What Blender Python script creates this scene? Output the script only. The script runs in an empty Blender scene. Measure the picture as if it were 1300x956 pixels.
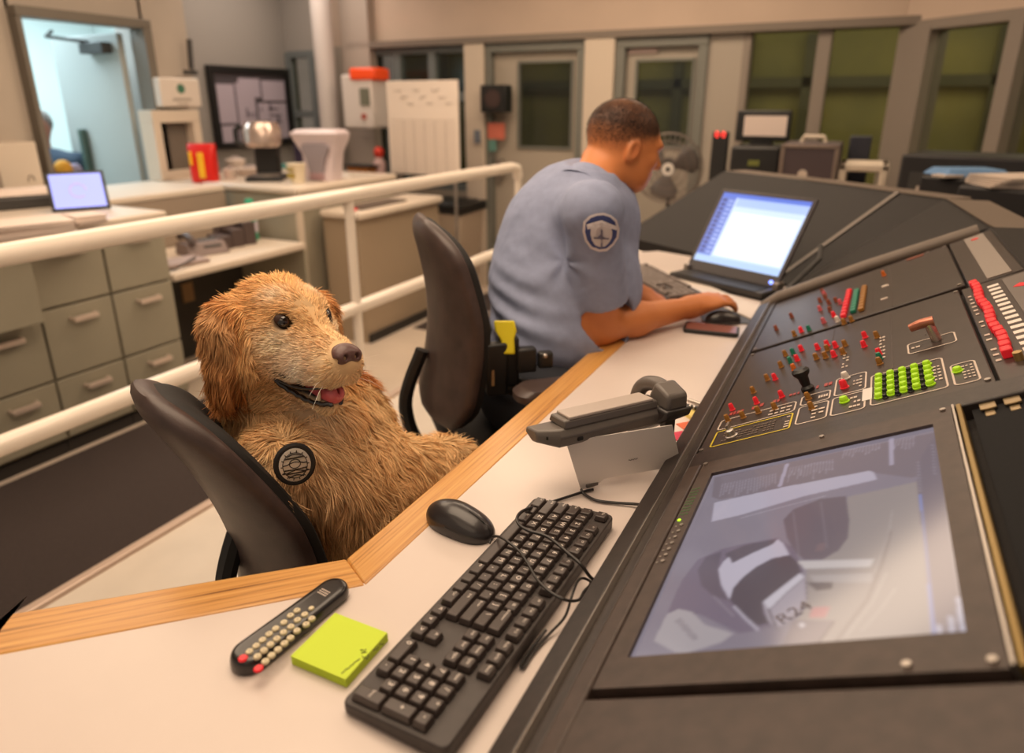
import bpy, math, random
import numpy as np
from mathutils import Vector, Matrix, Euler
random.seed(7); RNG = np.random.default_rng(7)
SC = bpy.context.scene
COL = SC.collection
# ---------------------------------------------------------------- camera, world, lights, exposure
EYE = 1.342                       # camera height above the raised operator floor (z = 0)
FPX, CXP, CYP = 870.0, 650.0, 433.0
PITCH = math.atan(301/870.0); YAW = math.radians(27)
cam_d = bpy.data.cameras.new('camera'); cam = bpy.data.objects.new('camera', cam_d); COL.objects.link(cam)
cam_d.sensor_width = 36; cam_d.lens = 36*FPX/1300; cam_d.shift_y = -45/1300.0
cam_d.clip_start = 0.02; cam_d.clip_end = 60
cam.location = (0, 0, EYE); cam.rotation_euler = (math.pi/2-PITCH, 0, YAW)
cam_d.dof.use_dof = True; cam_d.dof.focus_distance = 1.06; cam_d.dof.aperture_fstop = 2.4
SC.camera = cam
SC.view_settings.view_transform = 'Standard'; SC.view_settings.look = 'None'
SC.view_settings.gamma = 1; SC.view_settings.use_curve_mapping = False
SC.view_settings.exposure = 0.0
SC.cycles.max_bounces = 6
wd = bpy.data.worlds.new('world'); SC.world = wd; wd.use_nodes = True
wd.node_tree.nodes['Background'].inputs[0].default_value = (1.0, 0.80, 0.62, 1)
wd.node_tree.nodes['Background'].inputs[1].default_value = 0.34

def area(name, loc, size, power, color, rot=(0, 0, 0)):
    d = bpy.data.lights.new(name, 'AREA'); d.shape = 'RECTANGLE'; d.size, d.size_y = size
    d.energy = power; d.color = color
    o = bpy.data.objects.new(name, d); COL.objects.link(o); o.location = loc; o.rotation_euler = rot
    return o
WARM = (1.0, 0.76, 0.54)
area('ceiling_area_light', (-0.9, 1.0, 2.58), (1.6, 1.6), 44, WARM)
area('ceiling_area_light', (-2.9, 2.2, 2.58), (1.4, 2.2), 44, WARM)
area('ceiling_area_light', (-1.4, 3.9, 2.58), (2.4, 1.0), 52, (1.0, .76, .54))
area('ceiling_area_light', (1.0, 2.6, 2.58), (1.0, 1.6), 17, (1.0, .74, .52))
area('ceiling_area_light', (-4.3, 4.45, 2.58), (.9, 1.0), 17, (1.0, .84, .70))  # unseen fill light, added to brighten the alcove walls
area('corridor_lamp_light', (-5.9, 3.2, 2.4), (1.2, 2.4), 130, (0.74, 0.92, 1.0))
area('ceiling_area_light', (-0.6, -0.9, 2.5), (1.8, 1.2), 9, WARM)
area('back_room_lamp_light', (-1.0, 6.9, 2.5), (5.0, 1.0), 60, (1.0, .92, .6))

# ---------------------------------------------------------------- geometry of the lens, for laying out points
_th, _yw = PITCH, YAW
CF = np.array([-math.sin(_yw)*math.cos(_th), math.cos(_yw)*math.cos(_th), -math.sin(_th)])
CR = np.array([math.cos(_yw), math.sin(_yw), 0.0]); CU = np.cross(CR, CF)
def ray(px, py): return CR*(px-CXP)/FPX - CU*(py-CYP)/FPX + CF
def P(px, py, z):                 # point on the horizontal plane z
    d = ray(px, py); t = (z-EYE)/d[2]; return Vector((d*t)+np.array([0, 0, EYE]))
def PX(px, py, x):
    d = ray(px, py); return Vector(d*(x/d[0])+np.array([0, 0, EYE]))
def PY(px, py, y):
    d = ray(px, py); return Vector(d*(y/d[1])+np.array([0, 0, EYE]))
def V(px, py, dep): return Vector(ray(px, py)*dep+np.array([0, 0, EYE]))
def Va(px, py, dep): return ray(px, py)*dep+np.array([0, 0, EYE])

# ---------------------------------------------------------------- materials
def lin(h):
    if isinstance(h, str):
        h = h.lstrip('#'); c = [int(h[i:i+2], 16)/255 for i in (0, 2, 4)]
    else: c = h
    return tuple((v/12.92 if v <= .04045 else ((v+.055)/1.055)**2.4) for v in c)
MATS = {}
def mat(name, color='#808080', rough=.5, metal=0, emit=None, estr=1, noise=0, nscale=20, bump=0, bscale=200, spec=.5,
        attr=None, color2=None, trans=0, coat=0, stretch=None, alpha=1):
    if name in MATS: return MATS[name]
    m = bpy.data.materials.new(name); m.use_nodes = True; nt = m.node_tree; N = nt.nodes; L = nt.links
    b = N['Principled BSDF']; c = lin(color)
    b.inputs['Base Color'].default_value = (*c, 1); b.inputs['Roughness'].default_value = rough
    b.inputs['Metallic'].default_value = metal; b.inputs['Specular IOR Level'].default_value = spec
    b.inputs['Coat Weight'].default_value = coat; b.inputs['Transmission Weight'].default_value = trans
    b.inputs['Alpha'].default_value = alpha
    tc = N.new('ShaderNodeTexCoord')
    src = tc.outputs['Object']
    if stretch:
        mp = N.new('ShaderNodeMapping'); mp.inputs['Scale'].default_value = stretch[:3]
        if len(stretch) > 3: mp.inputs['Rotation'].default_value = (0, 0, stretch[3])
        L.new(src, mp.inputs['Vector']); src = mp.outputs['Vector']
    if attr:
        a = N.new('ShaderNodeAttribute'); a.attribute_name = attr
        L.new(a.outputs['Color'], b.inputs['Base Color'])
        if emit == 'attr':
            L.new(a.outputs['Color'], b.inputs['Emission Color']); b.inputs['Emission Strength'].default_value = estr
            b.inputs['Base Color'].default_value = (.01, .01, .01, 1)
            L.remove([l for l in L if l.to_socket == b.inputs['Base Color']][0])
    elif noise or color2:
        n = N.new('ShaderNodeTexNoise'); n.inputs['Scale'].default_value = nscale; n.inputs['Detail'].default_value = 5
        L.new(src, n.inputs['Vector'])
        r = N.new('ShaderNodeValToRGB'); c2 = lin(color2) if color2 else tuple(max(0, v*(1-noise)) for v in c)
        c1 = c if color2 else tuple(min(1, v*(1+noise)) for v in c)
        r.color_ramp.elements[0].position = .32; r.color_ramp.elements[1].position = .68
        r.color_ramp.elements[0].color = (*c2, 1); r.color_ramp.elements[1].color = (*c1, 1)
        L.new(n.outputs['Fac'], r.inputs['Fac']); L.new(r.outputs['Color'], b.inputs['Base Color'])
    if emit and emit != 'attr':
        b.inputs['Emission Color'].default_value = (*lin(emit), 1); b.inputs['Emission Strength'].default_value = estr
    if bump:
        n2 = N.new('ShaderNodeTexNoise'); n2.inputs['Scale'].default_value = bscale; n2.inputs['Detail'].default_value = 3
        L.new(tc.outputs['Object'], n2.inputs['Vector'])
        bp = N.new('ShaderNodeBump'); bp.inputs['Strength'].default_value = bump; bp.inputs['Distance'].default_value = .002
        L.new(n2.outputs['Fac'], bp.inputs['Height']); L.new(bp.outputs['Normal'], b.inputs['Normal'])
    MATS[name] = m; return m

# ---------------------------------------------------------------- mesh builder
def rotm(rot): return Euler(rot).to_matrix() if rot is not None else Matrix.Identity(3)
class MB:
    def __init__(s): s.v = []; s.f = []
    def add(s, vs, fs):
        k = len(s.v); s.v += [tuple(p) for p in vs]; s.f += [tuple(i+k for i in f) for f in fs]; return s
    def box(s, c, size, rot=None):
        R = rotm(rot); c = Vector(c); hx, hy, hz = [d/2 for d in size]
        vs = [c+R@Vector((x*hx, y*hy, z*hz)) for x in (-1, 1) for y in (-1, 1) for z in (-1, 1)]
        return s.add(vs, [(0, 1, 3, 2), (4, 6, 7, 5), (0, 4, 5, 1), (2, 3, 7, 6), (0, 2, 6, 4), (1, 5, 7, 3)])
    def taper(s, c, b, t, h, rot=None, sh=(0, 0)):      # box with bottom size b, top size t
        R = rotm(rot); c = Vector(c); vs = []
        for z, (sx, sy), (ox, oy) in ((0, b, (0, 0)), (h, t, sh)):
            for x, y in ((-1, -1), (1, -1), (1, 1), (-1, 1)): vs.append(c+R@Vector((x*sx/2+ox, y*sy/2+oy, z)))
        return s.add(vs, [(0, 3, 2, 1), (4, 5, 6, 7), (0, 1, 5, 4), (1, 2, 6, 5), (2, 3, 7, 6), (3, 0, 4, 7)])
    def cyl(s, a, b, r, r2=None, n=20, caps=True):
        a, b = Vector(a), Vector(b); r2 = r if r2 is None else r2; d = (b-a).normalized()
        u = d.orthogonal().normalized(); w = d.cross(u); vs = []
        for p, rr in ((a, r), (b, r2)):
            for i in range(n): t = 2*math.pi*i/n; vs.append(p+(u*math.cos(t)+w*math.sin(t))*rr)
        fs = [(i, (i+1) % n, n+(i+1) % n, n+i) for i in range(n)]
        if caps: fs += [tuple(range(n-1, -1, -1)), tuple(range(n, 2*n))]
        return s.add(vs, fs)
    def tube(s, pts, r, n=8, closed=False, rs=None):
        pts = [Vector(p) for p in pts]; m = len(pts); vs = []; pu = None
        for i, p in enumerate(pts):
            if closed: d = pts[(i+1) % m]-pts[i-1]
            else: d = pts[min(i+1, m-1)]-pts[max(i-1, 0)]
            d = d.normalized()
            if pu is None: u = d.orthogonal().normalized()
            else:
                u = pu-d*pu.dot(d); u = u.normalized() if u.length > 1e-6 else d.orthogonal().normalized()
            pu = u; w = d.cross(u); rr = rs[i] if rs else r
            for k in range(n): t = 2*math.pi*k/n; vs.append(p+(u*math.cos(t)+w*math.sin(t))*rr)
        fs = []
        for i in range(m if closed else m-1):
            j = (i+1) % m
            for k in range(n): fs.append((i*n+k, i*n+(k+1) % n, j*n+(k+1) % n, j*n+k))
        if not closed: fs += [tuple(range(n-1, -1, -1)), tuple(range((m-1)*n, m*n))]
        return s.add(vs, fs)
    def lathe(s, c, prof, n=24, rot=None, sx=1, sy=1):
        R = rotm(rot); c = Vector(c); vs = []
        for r, z in prof:
            for k in range(n): t = 2*math.pi*k/n; vs.append(c+R@Vector((r*sx*math.cos(t), r*sy*math.sin(t), z)))
        fs = []
        for i in range(len(prof)-1):
            for k in range(n): fs.append((i*n+k, i*n+(k+1) % n, (i+1)*n+(k+1) % n, (i+1)*n+k))
        fs += [tuple(range(n-1, -1, -1)), tuple(range((len(prof)-1)*n, len(prof)*n))]
        return s.add(vs, fs)
    def ell(s, c, r, rot=None, n=16, m=10):
        prof = [(math.sin(math.pi*i/m)+1e-5, -math.cos(math.pi*i/m)) for i in range(m+1)]
        R = rotm(rot) if not isinstance(rot, Matrix) else rot; c = Vector(c); vs = []
        for q, z in prof:
            for k in range(n): t = 2*math.pi*k/n; vs.append(c+R@Vector((q*r[0]*math.cos(t), q*r[1]*math.sin(t), z*r[2])))
        fs = []
        for i in range(m):
            for k in range(n): fs.append((i*n+k, i*n+(k+1) % n, (i+1)*n+(k+1) % n, (i+1)*n+k))
        return s.add(vs, fs)
    def prism(s, poly, z0, z1, fn=None):                # polygon in xy (CCW) extruded z0..z1
        n = len(poly); vs = [(x, y, z0) for x, y in poly]+[(x, y, z1) for x, y in poly]
        if fn: vs = [fn(*p) for p in vs]
        return s.add(vs, [tuple(range(n-1, -1, -1)), tuple(range(n, 2*n))]+[(i, (i+1) % n, n+(i+1) % n, n+i) for i in range(n)])
    def quad(s, a, b, c, d): return s.add([a, b, c, d], [(0, 1, 2, 3)])
    def loft(s, rings, caps=True):
        n = len(rings[0]); vs = [p for r in rings for p in r]; fs = []
        for i in range(len(rings)-1):
            for k in range(n): fs.append((i*n+k, i*n+(k+1) % n, (i+1)*n+(k+1) % n, (i+1)*n+k))
        if caps: fs += [tuple(range(n-1, -1, -1)), tuple(range((len(rings)-1)*n, len(rings)*n))]
        return s.add(vs, fs)
def rrect(w, h, r, n=4):
    out = []
    for cx, cy, a0 in ((w/2-r, h/2-r, 0), (-w/2+r, h/2-r, 90), (-w/2+r, -h/2+r, 180), (w/2-r, -h/2+r, 270)):
        for i in range(n+1): a = math.radians(a0+90*i/n); out.append((cx+r*math.cos(a), cy+r*math.sin(a)))
    return out
def worldm(o):
    m = o.matrix_parent_inverse @ o.matrix_basis
    return worldm(o.parent) @ m if o.parent else m
def link(name, me, parent=None, world=False):
    o = bpy.data.objects.new(name, me); COL.objects.link(o)
    if parent is not None:
        o.parent = parent
        if world: o.matrix_parent_inverse = worldm(parent).inverted()
    return o
def obj(name, mb, m, parent=None, bevel=0, smooth=False, world=False, loc=None, rot=None, seg=2, sub=0, auto=True):
    me = bpy.data.meshes.new(name); me.from_pydata([tuple(p) for p in mb.v], [], mb.f)
    import bmesh
    bm = bmesh.new(); bm.from_mesh(me); bmesh.ops.recalc_face_normals(bm, faces=bm.faces[:]); bm.to_mesh(me); bm.free()
    me.materials.append(m)
    o = link(name, me, parent, world)
    if loc is not None: o.location = loc
    if rot is not None: o.rotation_euler = rot
    if bevel:
        md = o.modifiers.new('bevel', 'BEVEL'); md.width = bevel; md.segments = seg; md.limit_method = 'ANGLE'; md.angle_limit = math.radians(40)
    if sub:
        md = o.modifiers.new('sub', 'SUBSURF'); md.levels = md.render_levels = sub
    if smooth or bevel:
        me.polygons.foreach_set('use_smooth', [True]*len(me.polygons))
        if not sub:
            try: me.set_sharp_from_angle(angle=math.radians(38))
            except Exception: pass
    return o
def tag(o, label=None, cat=None, group=None, kind=None):
    if label: o['label'] = label
    if cat: o['category'] = cat
    if group: o['group'] = group
    if kind: o['kind'] = kind
    return o
def thing(name, label, cat, loc=(0, 0, 0), rz=0, group=None, rot=None):
    o = bpy.data.objects.new(name, None); COL.objects.link(o); o.empty_display_size = .05
    o.location = loc; o.rotation_euler = rot if rot else (0, 0, rz)
    return tag(o, label, cat, group)
def struct(name, mb, m, **k): return tag(obj(name, mb, m, **k), kind='structure')
def copy_tree(o, parent=None):
    c = o.copy(); COL.objects.link(c)
    if parent is not None: c.parent = parent
    for ch in list(o.children): copy_tree(ch, c)
    return c
_tx = {}
def text_mesh(s, size, align='CENTER', ext=0.0):
    key = (s, size, align, ext)
    if key in _tx: return _tx[key]
    cu = bpy.data.curves.new('lettering', 'FONT'); cu.body = s; cu.size = size; cu.align_x = align; cu.align_y = 'CENTER'; cu.extrude = ext; cu.resolution_u = 2
    t = bpy.data.objects.new('lettering', cu); COL.objects.link(t)
    dg = bpy.context.evaluated_depsgraph_get(); dg.update()
    me = bpy.data.meshes.new_from_object(t.evaluated_get(dg))
    bpy.data.objects.remove(t); bpy.data.curves.remove(cu)
    _tx[key] = me; return me
def text(name, s, size, m, parent, loc, rot=(0, 0, 0), align='CENTER'):
    me = text_mesh(s, size, align).copy(); me.materials.clear(); me.materials.append(m)
    o = link(name, me, parent); o.location = loc; o.rotation_euler = rot; return o

# ---------------------------------------------------------------- signed-distance modelling for bodies
class SDF:
    def __init__(s, lo, hi, h):
        s.lo = np.array(lo, float); s.h = h
        s.n = np.ceil((np.array(hi)-s.lo)/h).astype(int)+1
        s.F = np.full(s.n, 0.3, np.float32)
        s.ax = [s.lo[i]+h*np.arange(s.n[i]) for i in range(3)]
    def _reg(s, lo, hi, pad):
        sl = []
        for i in range(3):
            a = int(max(0, math.floor((lo[i]-pad-s.lo[i])/s.h))); b = int(min(s.n[i], math.ceil((hi[i]+pad-s.lo[i])/s.h)+1))
            if b <= a: return None, None
            sl.append(slice(a, b))
        X, Y, Z = np.meshgrid(*[s.ax[i][sl[i]] for i in range(3)], indexing='ij')
        return tuple(sl), (X, Y, Z)
    def _comb(s, sl, d, k, sub):
        A = s.F[sl]; d = d.astype(np.float32)
        if sub:
            d = -d; h = np.maximum(k-np.abs(A-d), 0)/max(k, 1e-6); s.F[sl] = np.maximum(A, d)+h*h*k/4
        else:
            h = np.maximum(k-np.abs(A-d), 0)/max(k, 1e-6); s.F[sl] = np.minimum(A, d)-h*h*k/4
    def ell(s, c, r, R=None, k=.03, sub=False):
        c = np.array(c, float); r = np.array(r, float); m = r.max()
        sl, G = s._reg(c-m, c+m, .03+k)
        if sl is None: return s
        q = np.stack([G[i]-c[i] for i in range(3)], -1)
        if R is not None: q = q @ np.array(R)            # R columns = local axes
        k0 = np.linalg.norm(q/r, axis=-1); k1 = np.linalg.norm(q/(r*r), axis=-1)
        s._comb(sl, k0*(k0-1)/np.maximum(k1, 1e-9), k, sub); return s
    def cone(s, a, b, r1, r2, k=.03, sub=False):
        a = np.array(a, float); b = np.array(b, float); m = max(r1, r2)
        sl, G = s._reg(np.minimum(a, b)-m, np.maximum(a, b)+m, .03+k)
        if sl is None: return s
        p = np.stack([G[i]-a[i] for i in range(3)], -1); ba = b-a; L2 = ba @ ba
        t = np.clip(p @ ba/L2, 0, 1)
        d = np.linalg.norm(p-t[..., None]*ba, axis=-1)-(r1+(r2-r1)*t)
        s._comb(sl, d, k, sub); return s
    def chain(s, pts, rs, k=.02):
        for i in range(len(pts)-1): s.cone(pts[i], pts[i+1], rs[i], rs[i+1], k)
        return s
    def mesh(s):
        F = s.F; I = F < 0
        nx, ny, nz = F.shape
        # cells with mixed corners
        C = np.zeros((nx-1, ny-1, nz-1), np.uint8)
        for dx in (0, 1):
            for dy in (0, 1):
                for dz in (0, 1): C += I[dx:nx-1+dx, dy:ny-1+dy, dz:nz-1+dz]
        act = (C > 0) & (C < 8); idx = np.argwhere(act)
        ids = np.full(act.shape, -1, np.int64); ids[act] = np.arange(len(idx))
        acc = np.zeros((len(idx), 3)); cnt = np.zeros(len(idx))
        corners = [(a, b, c) for a in (0, 1) for b in (0, 1) for c in (0, 1)]
        for a in corners:
            for ax in range(3):
                if a[ax] == 0:
                    b = list(a); b[ax] = 1
                    fa = F[idx[:, 0]+a[0], idx[:, 1]+a[1], idx[:, 2]+a[2]]; fb = F[idx[:, 0]+b[0], idx[:, 1]+b[1], idx[:, 2]+b[2]]
                    mk = (fa < 0) != (fb < 0); t = np.where(mk, fa/np.where(mk, fa-fb, 1), 0)
                    p = np.array(a, float)[None]+np.zeros((len(idx), 3)); p[:, ax] += t
                    acc[mk] += p[mk]; cnt[mk] += 1
        vs = (idx+acc/cnt[:, None])*s.h+s.lo
        quads = []
        for ax in range(3):
            o1, o2 = [(1, 2), (2, 0), (0, 1)][ax]
            sa = [slice(None)]*3; sb = [slice(None)]*3; sa[ax] = slice(0, -1); sb[ax] = slice(1, None)
            X = np.argwhere(I[tuple(sa)] != I[tuple(sb)])
            X = X[(X[:, o1] > 0) & (X[:, o2] > 0) & (X[:, o1] < F.shape[o1]-1) & (X[:, o2] < F.shape[o2]-1)]
            flip = I[X[:, 0], X[:, 1], X[:, 2]]
            def g(d1, d2):
                Y = X.copy(); Y[:, o1] -= d1; Y[:, o2] -= d2; return ids[Y[:, 0], Y[:, 1], Y[:, 2]]
            q = np.stack([g(1, 1), g(0, 1), g(0, 0), g(1, 0)], 1)
            q[~flip] = q[~flip][:, ::-1]
            quads.append(q)
        return vs, np.concatenate(quads)
def mesh_np(name, vs, quads, m, parent=None, world=True, smooth=True):
    me = bpy.data.meshes.new(name); n = len(vs); k = quads.shape[1]
    me.vertices.add(n); me.vertices.foreach_set('co', np.asarray(vs, np.float32).ravel())
    me.loops.add(quads.size); me.loops.foreach_set('vertex_index', quads.astype(np.int32).ravel())
    me.polygons.add(len(quads)); me.polygons.foreach_set('loop_start', np.arange(0, quads.size, k, dtype=np.int32))
    me.polygons.foreach_set('use_smooth', np.ones(len(quads), bool) if smooth else np.zeros(len(quads), bool))
    me.update(calc_edges=True); me.materials.append(m)
    return link(name, me, parent, world)
def set_col(o, cols, name='tint'):                       # cols: linear rgb per vertex
    a = o.data.color_attributes.new(name, 'FLOAT_COLOR', 'POINT')
    c = np.ones((len(cols), 4), np.float32); c[:, :3] = cols; a.data.foreach_set('color', c.ravel())
def smooth_mesh(vs, quads, it=3, lam=.5):
    e = np.concatenate([quads[:, [0, 1]], quads[:, [1, 2]], quads[:, [2, 3]], quads[:, [3, 0]]])
    for _ in range(it):
        s = np.zeros_like(vs); c = np.zeros(len(vs))
        for a, b in ((0, 1), (1, 0)):
            for ax in range(3): s[:, ax] += np.bincount(e[:, a], vs[e[:, b], ax], len(vs))
            c += np.bincount(e[:, a], minlength=len(vs))
        vs = vs*(1-lam)+lam*s/np.maximum(c, 1)[:, None]
    return vs
def normals(vs, q):
    fn = np.cross(vs[q[:, 2]]-vs[q[:, 0]], vs[q[:, 3]]-vs[q[:, 1]]); n = np.zeros_like(vs)
    for k in range(4):
        for ax in range(3): n[:, ax] += np.bincount(q[:, k], fn[:, ax], len(vs))
    return n/np.maximum(np.linalg.norm(n, axis=1), 1e-12)[:, None], np.linalg.norm(fn, axis=1)/2
def vnoise(p, scale, seed=0):                            # cheap smooth value noise in [-1,1]
    r = np.random.default_rng(seed); out = np.zeros(len(p))
    for _ in range(6):
        w = r.normal(size=3)*scale; ph = r.uniform(0, 6.28); w2 = r.normal(size=3)*scale
        out += np.sin(p @ w+ph+1.5*np.sin(p @ w2))
    return out/6
# ================================================================ SETTING
M_wall = mat('wall_paint', '#b3a79a', .8, noise=.04, nscale=3)
M_header = mat('header_paint', '#c0ab9a', .8, noise=.04, nscale=3)
M_frame = mat('green_grey_frame', '#6f6f68', .55)
M_pil = mat('pale_pilaster', '#c6b7a6', .7)
M_panel = mat('partition_panel', '#a0968a', .6)
M_tile = mat('pale_floor_tile', '#d9cfc2', .35, noise=.05, nscale=5)
M_carpet = mat('dark_carpet', '#3d3331', .95, noise=.25, nscale=300, bump=.6, bscale=500)
M_glassd = mat('dark_window_glass', '#20262a', .12, spec=.6, alpha=.45)
M_glass = mat('tinted_window_glass', '#2c2b1c', .08, spec=.5, alpha=.35)
M_steel = mat('brushed_steel', '#b8b0a8', .35, metal=.9)
M_white = mat('white_plastic', '#d8d2cc', .45)
M_black = mat('black_plastic', '#1b1a1a', .45)
M_dgrey = mat('dark_grey_plastic', '#3b3938', .5)
M_cream = mat('cream_paint', '#cdbfae', .6)
XP = -1.91      # edge of the raised platform
struct('floor', MB().box((1.29, 1.6, -.1), (6.4, 4.5, .2)), M_tile)
struct('floor_lower', MB().box((-2.0, 3.5, -.23), (11, 9, .06)), mat('lower_floor_tile', '#cfc0b0', .3, noise=.06, nscale=4))
tag(obj('carpet', MB().box((-2.52, .95, -.198), (1.16, 2.9, .006)), M_carpet), 'dark brown carpet runner in front of the grey drawer cabinets', 'carpet')
tag(obj('carpet', MB().box((-1.6, 4.45, -.199), (2.4, 1.1, .003)), M_carpet), 'dark floor mat before the two doors of the back wall', 'carpet')
struct('trim_1', MB().box((XP, 1.6, .0), (.035, 4.5, .03)), mat('nosing_metal', '#c9b3a4', .4, metal=.3), bevel=.006)
struct('trim_2', MB().box((1.2, 3.86, .0), (6.2, .035, .03)), MATS['nosing_metal'], bevel=.006)
struct('ceiling', MB().box((-2, 3.2, 2.66), (11, 9.2, .06)), mat('ceiling_paint', '#8c8078', .9))
# left wall with the open doorway
XW = -4.5
wl = MB()
wl.box((XW-.06, .3, 1.2), (.12, 4.46, 2.9)).box((XW-.06, 3.53, 1.2), (.12, .36, 2.9)).box((XW-.06, 2.94, 2.25), (.12, .86, .8))
struct('wall_left', wl, M_wall)
M_jamb = mat('door_jamb', '#6d665c', .5)
fr = MB()
fr.box((XW+.01, 2.528, .81), (.15, .03, 2.005)).box((XW+.01, 3.335, .81), (.15, .06, 2.005)).box((XW+.01, 2.94, 1.842), (.151, .851, .056))
d3 = struct('door_3', fr, M_jamb, bevel=.004)
lf = MB().box((0, -.39, 0), (.045, .78, 1.98))
leaf = obj('door_leaf', lf, mat('blue_grey_door', '#a9aeac', .5), d3, bevel=.004, loc=(-4.62, 3.27, .80), rot=(0, 0, math.radians(-92)))
leaf['label'] = 'open blue-grey door leaf'
obj('push_bar', MB().box((.05, -.56, .06), (.05, .05, .62)), mat('green_bar', '#41564f', .5), leaf, bevel=.01)
cb = MB().box((.06, -.2, .9), (.07, .26, .07)).tube([(.06, -.25, .94), (.25, -.42, .97), (.35, -.16, .98)], .012)
obj('door_closer', cb, M_dgrey, leaf, bevel=.005)
M_corr = mat('corridor_paint', '#c6d2d0', .7)
struct('wall_corridor', MB().box((-7.3, 3.2, 1.1), (.1, 4.6, 2.7)).box((-6.24, 4.9, 1.1), (2.0, .1, 2.7)).box((-5.94, 1.2, 1.1), (2.6, .1, 2.7)), M_corr)
# alcove walls behind the counters
struct('wall_alcove', MB().box((-4.86, 3.67, 1.2), (.60, .06, 2.9)).box((-5.15, 4.5, 1.2), (.1, 1.7, 2.9)), mat('alcove_paint', '#98928c', .8))
# back wall
YB = 5.3
def wx(px, py=110): return PY(px, py, YB).x
def wz(py, px=700): return PY(px, py, YB).z
HZ = 1.83
hd = MB().box((-2.28, YB+.06, 2.24), (4.78, .16, .82))
struct('wall_back', hd, M_header)
low = MB()
def bw(mb, p0, p1, z0, z1, t=.1, off=0): mb.box(((wx(p0)+wx(p1))/2, YB+off, (z0+z1)/2), (wx(p1)-wx(p0), t, z1-z0)); return mb
bw(low, 425, 465, -.2, HZ)
bw(low, 465, 604, -.2, .62)
bw(low, 896, 945, -.2, HZ)
bw(low, 945, 1158, -.2, .62)
struct('wall_back_partition', low, M_panel)
pil = MB(); bw(pil, 598, 622, -.2, HZ, .16, -.03); bw(pil, 747, 784, -.2, HZ, .16, -.03)
struct('trim_3', pil, M_pil, bevel=.005)
struct('trim_4', bw(MB(), 455, 1158, HZ-.03, HZ+.02, .2, -.02), mat('header_dark_trim', '#776c62', .7))  # darker brown strip along the bottom of the header
def window(n, p0, p1, z0, z1, cols, rows, fmat, gmat, fw=.045):
    f = MB(); x0, x1 = wx(p0), wx(p1)
    for i in range(cols+1):
        x = x0+(x1-x0)*i/cols; f.box((x, YB, (z0+z1)/2), (fw, .09, z1-z0))
    for z in rows: f.box(((x0+x1)/2, YB, z), (x1-x0, .085, fw))
    w = struct('window_%d' % n, f, fmat, bevel=.004)
    obj('pane', MB().box(((x0+x1)/2, YB, (z0+z1)/2), (x1-x0-.02, .008, z1-z0-.02)), gmat, w)
    return w
M_fblue = mat('blue_grey_frame', '#6a7071', .5)
window(1, 467, 598, .62, HZ-.04, 3, (.64, 1.40, HZ-.05), M_fblue, M_glassd, .07)
window(2, 372, 432, .62, 1.80, 2, (.64, 1.25, 1.78), M_fblue, M_glass, .06)
struct('wall_back_left', MB().box((-4.95, YB+.06, 2.23), (.6, .16, .88)), MATS['alcove_paint'])
struct('wall_back_left_side', MB().box(((wx(374)-5.1)/2, YB+.01, .8), (wx(374)+5.1, .1, 1.98)), MATS['alcove_paint'])
struct('wall_back_left_low', bw(MB(), 366, 430, -.2, .62), MATS['alcove_paint'])
def door(n, p0, p1, w0, w1, wz0, wz1, leafc):
    x0, x1 = wx(p0), wx(p1); f = MB()
    f.box((x0+.035, YB-.01, .765), (.07, .14, 1.93)).box((x1-.035, YB-.01, .765), (.07, .14, 1.93)).box(((x0+x1)/2, YB-.01, HZ-.065), (x1-x0, .141, .068))
    d = struct('door_%d' % n, f, M_frame, bevel=.004)
    a, b = wx(w0), wx(w1); X0, X1 = x0+.07, x1-.07; L = MB()
    L.box(((X0+a)/2, YB+.01, .78), (a-X0, .05, 1.94)).box(((b+X1)/2, YB+.01, .78), (X1-b, .05, 1.94))
    L.box(((a+b)/2, YB+.01, (wz1+1.75)/2), (b-a, .05, 1.75-wz1)).box(((a+b)/2, YB+.01, (wz0-.19)/2), (b-a, .05, wz0+.19))
    lf = obj('door_leaf', L, mat('door_leaf_%s' % leafc[1:], leafc, .5), d)
    obj('pane', MB().box(((a+b)/2, YB+.01, (wz0+wz1)/2), (b-a, .01, wz1-wz0)), M_glassd, d)
    g = MB()
    for x, z, sx, sz in ((a, (wz0+wz1)/2, .02, wz1-wz0), (b, (wz0+wz1)/2, .02, wz1-wz0), ((a+b)/2, wz0, b-a, .02), ((a+b)/2, wz1, b-a, .02)): g.box((x, YB-.02, z), (sx, .02, sz))
    obj('glazing_bead', g, M_frame, d)
    obj('door_handle', MB().box((X0+.06, YB-.05, .82), (.05, .03, .18)).box((X0+.10, YB-.07, .82), (.12, .02, .025)), M_steel, d, bevel=.004)
    return d
door(1, 620, 747, 660, 728, wz(188), wz(78), '#a59a8c')
dd = door(2, 784, 898, 808, 880, wz(182), wz(80), '#a1978a')
sg = obj('door_sign', MB().box((wx(815), YB-.03, wz(66)), (.22, .01, .07)), mat('mauve_sign', '#a58f88', .5), dd)
# small things seen through the panes: the next rooms
struct('wall_far_room', MB().box((-1.0, 8.0, 1.1), (9.5, .1, 2.9)), mat('far_room_paint', '#8c8348', .8, color2='#6d6a40', nscale=1.2))
fr = MB()
for x in (-6.0, -5.0, -4.0, -3.2, -2.0, -1.3, -.7, .2, .9, 1.6, 2.5): fr.box((x, 7.9, .9), (.09, .08, 2.2))
fr.box((-1, 7.9, 1.55), (9.5, .08, .1)).box((-1, 7.9, .35), (9.5, .08, .1))
struct('trim_5', fr, mat('far_frame', '#4c4a33', .7))
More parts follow.
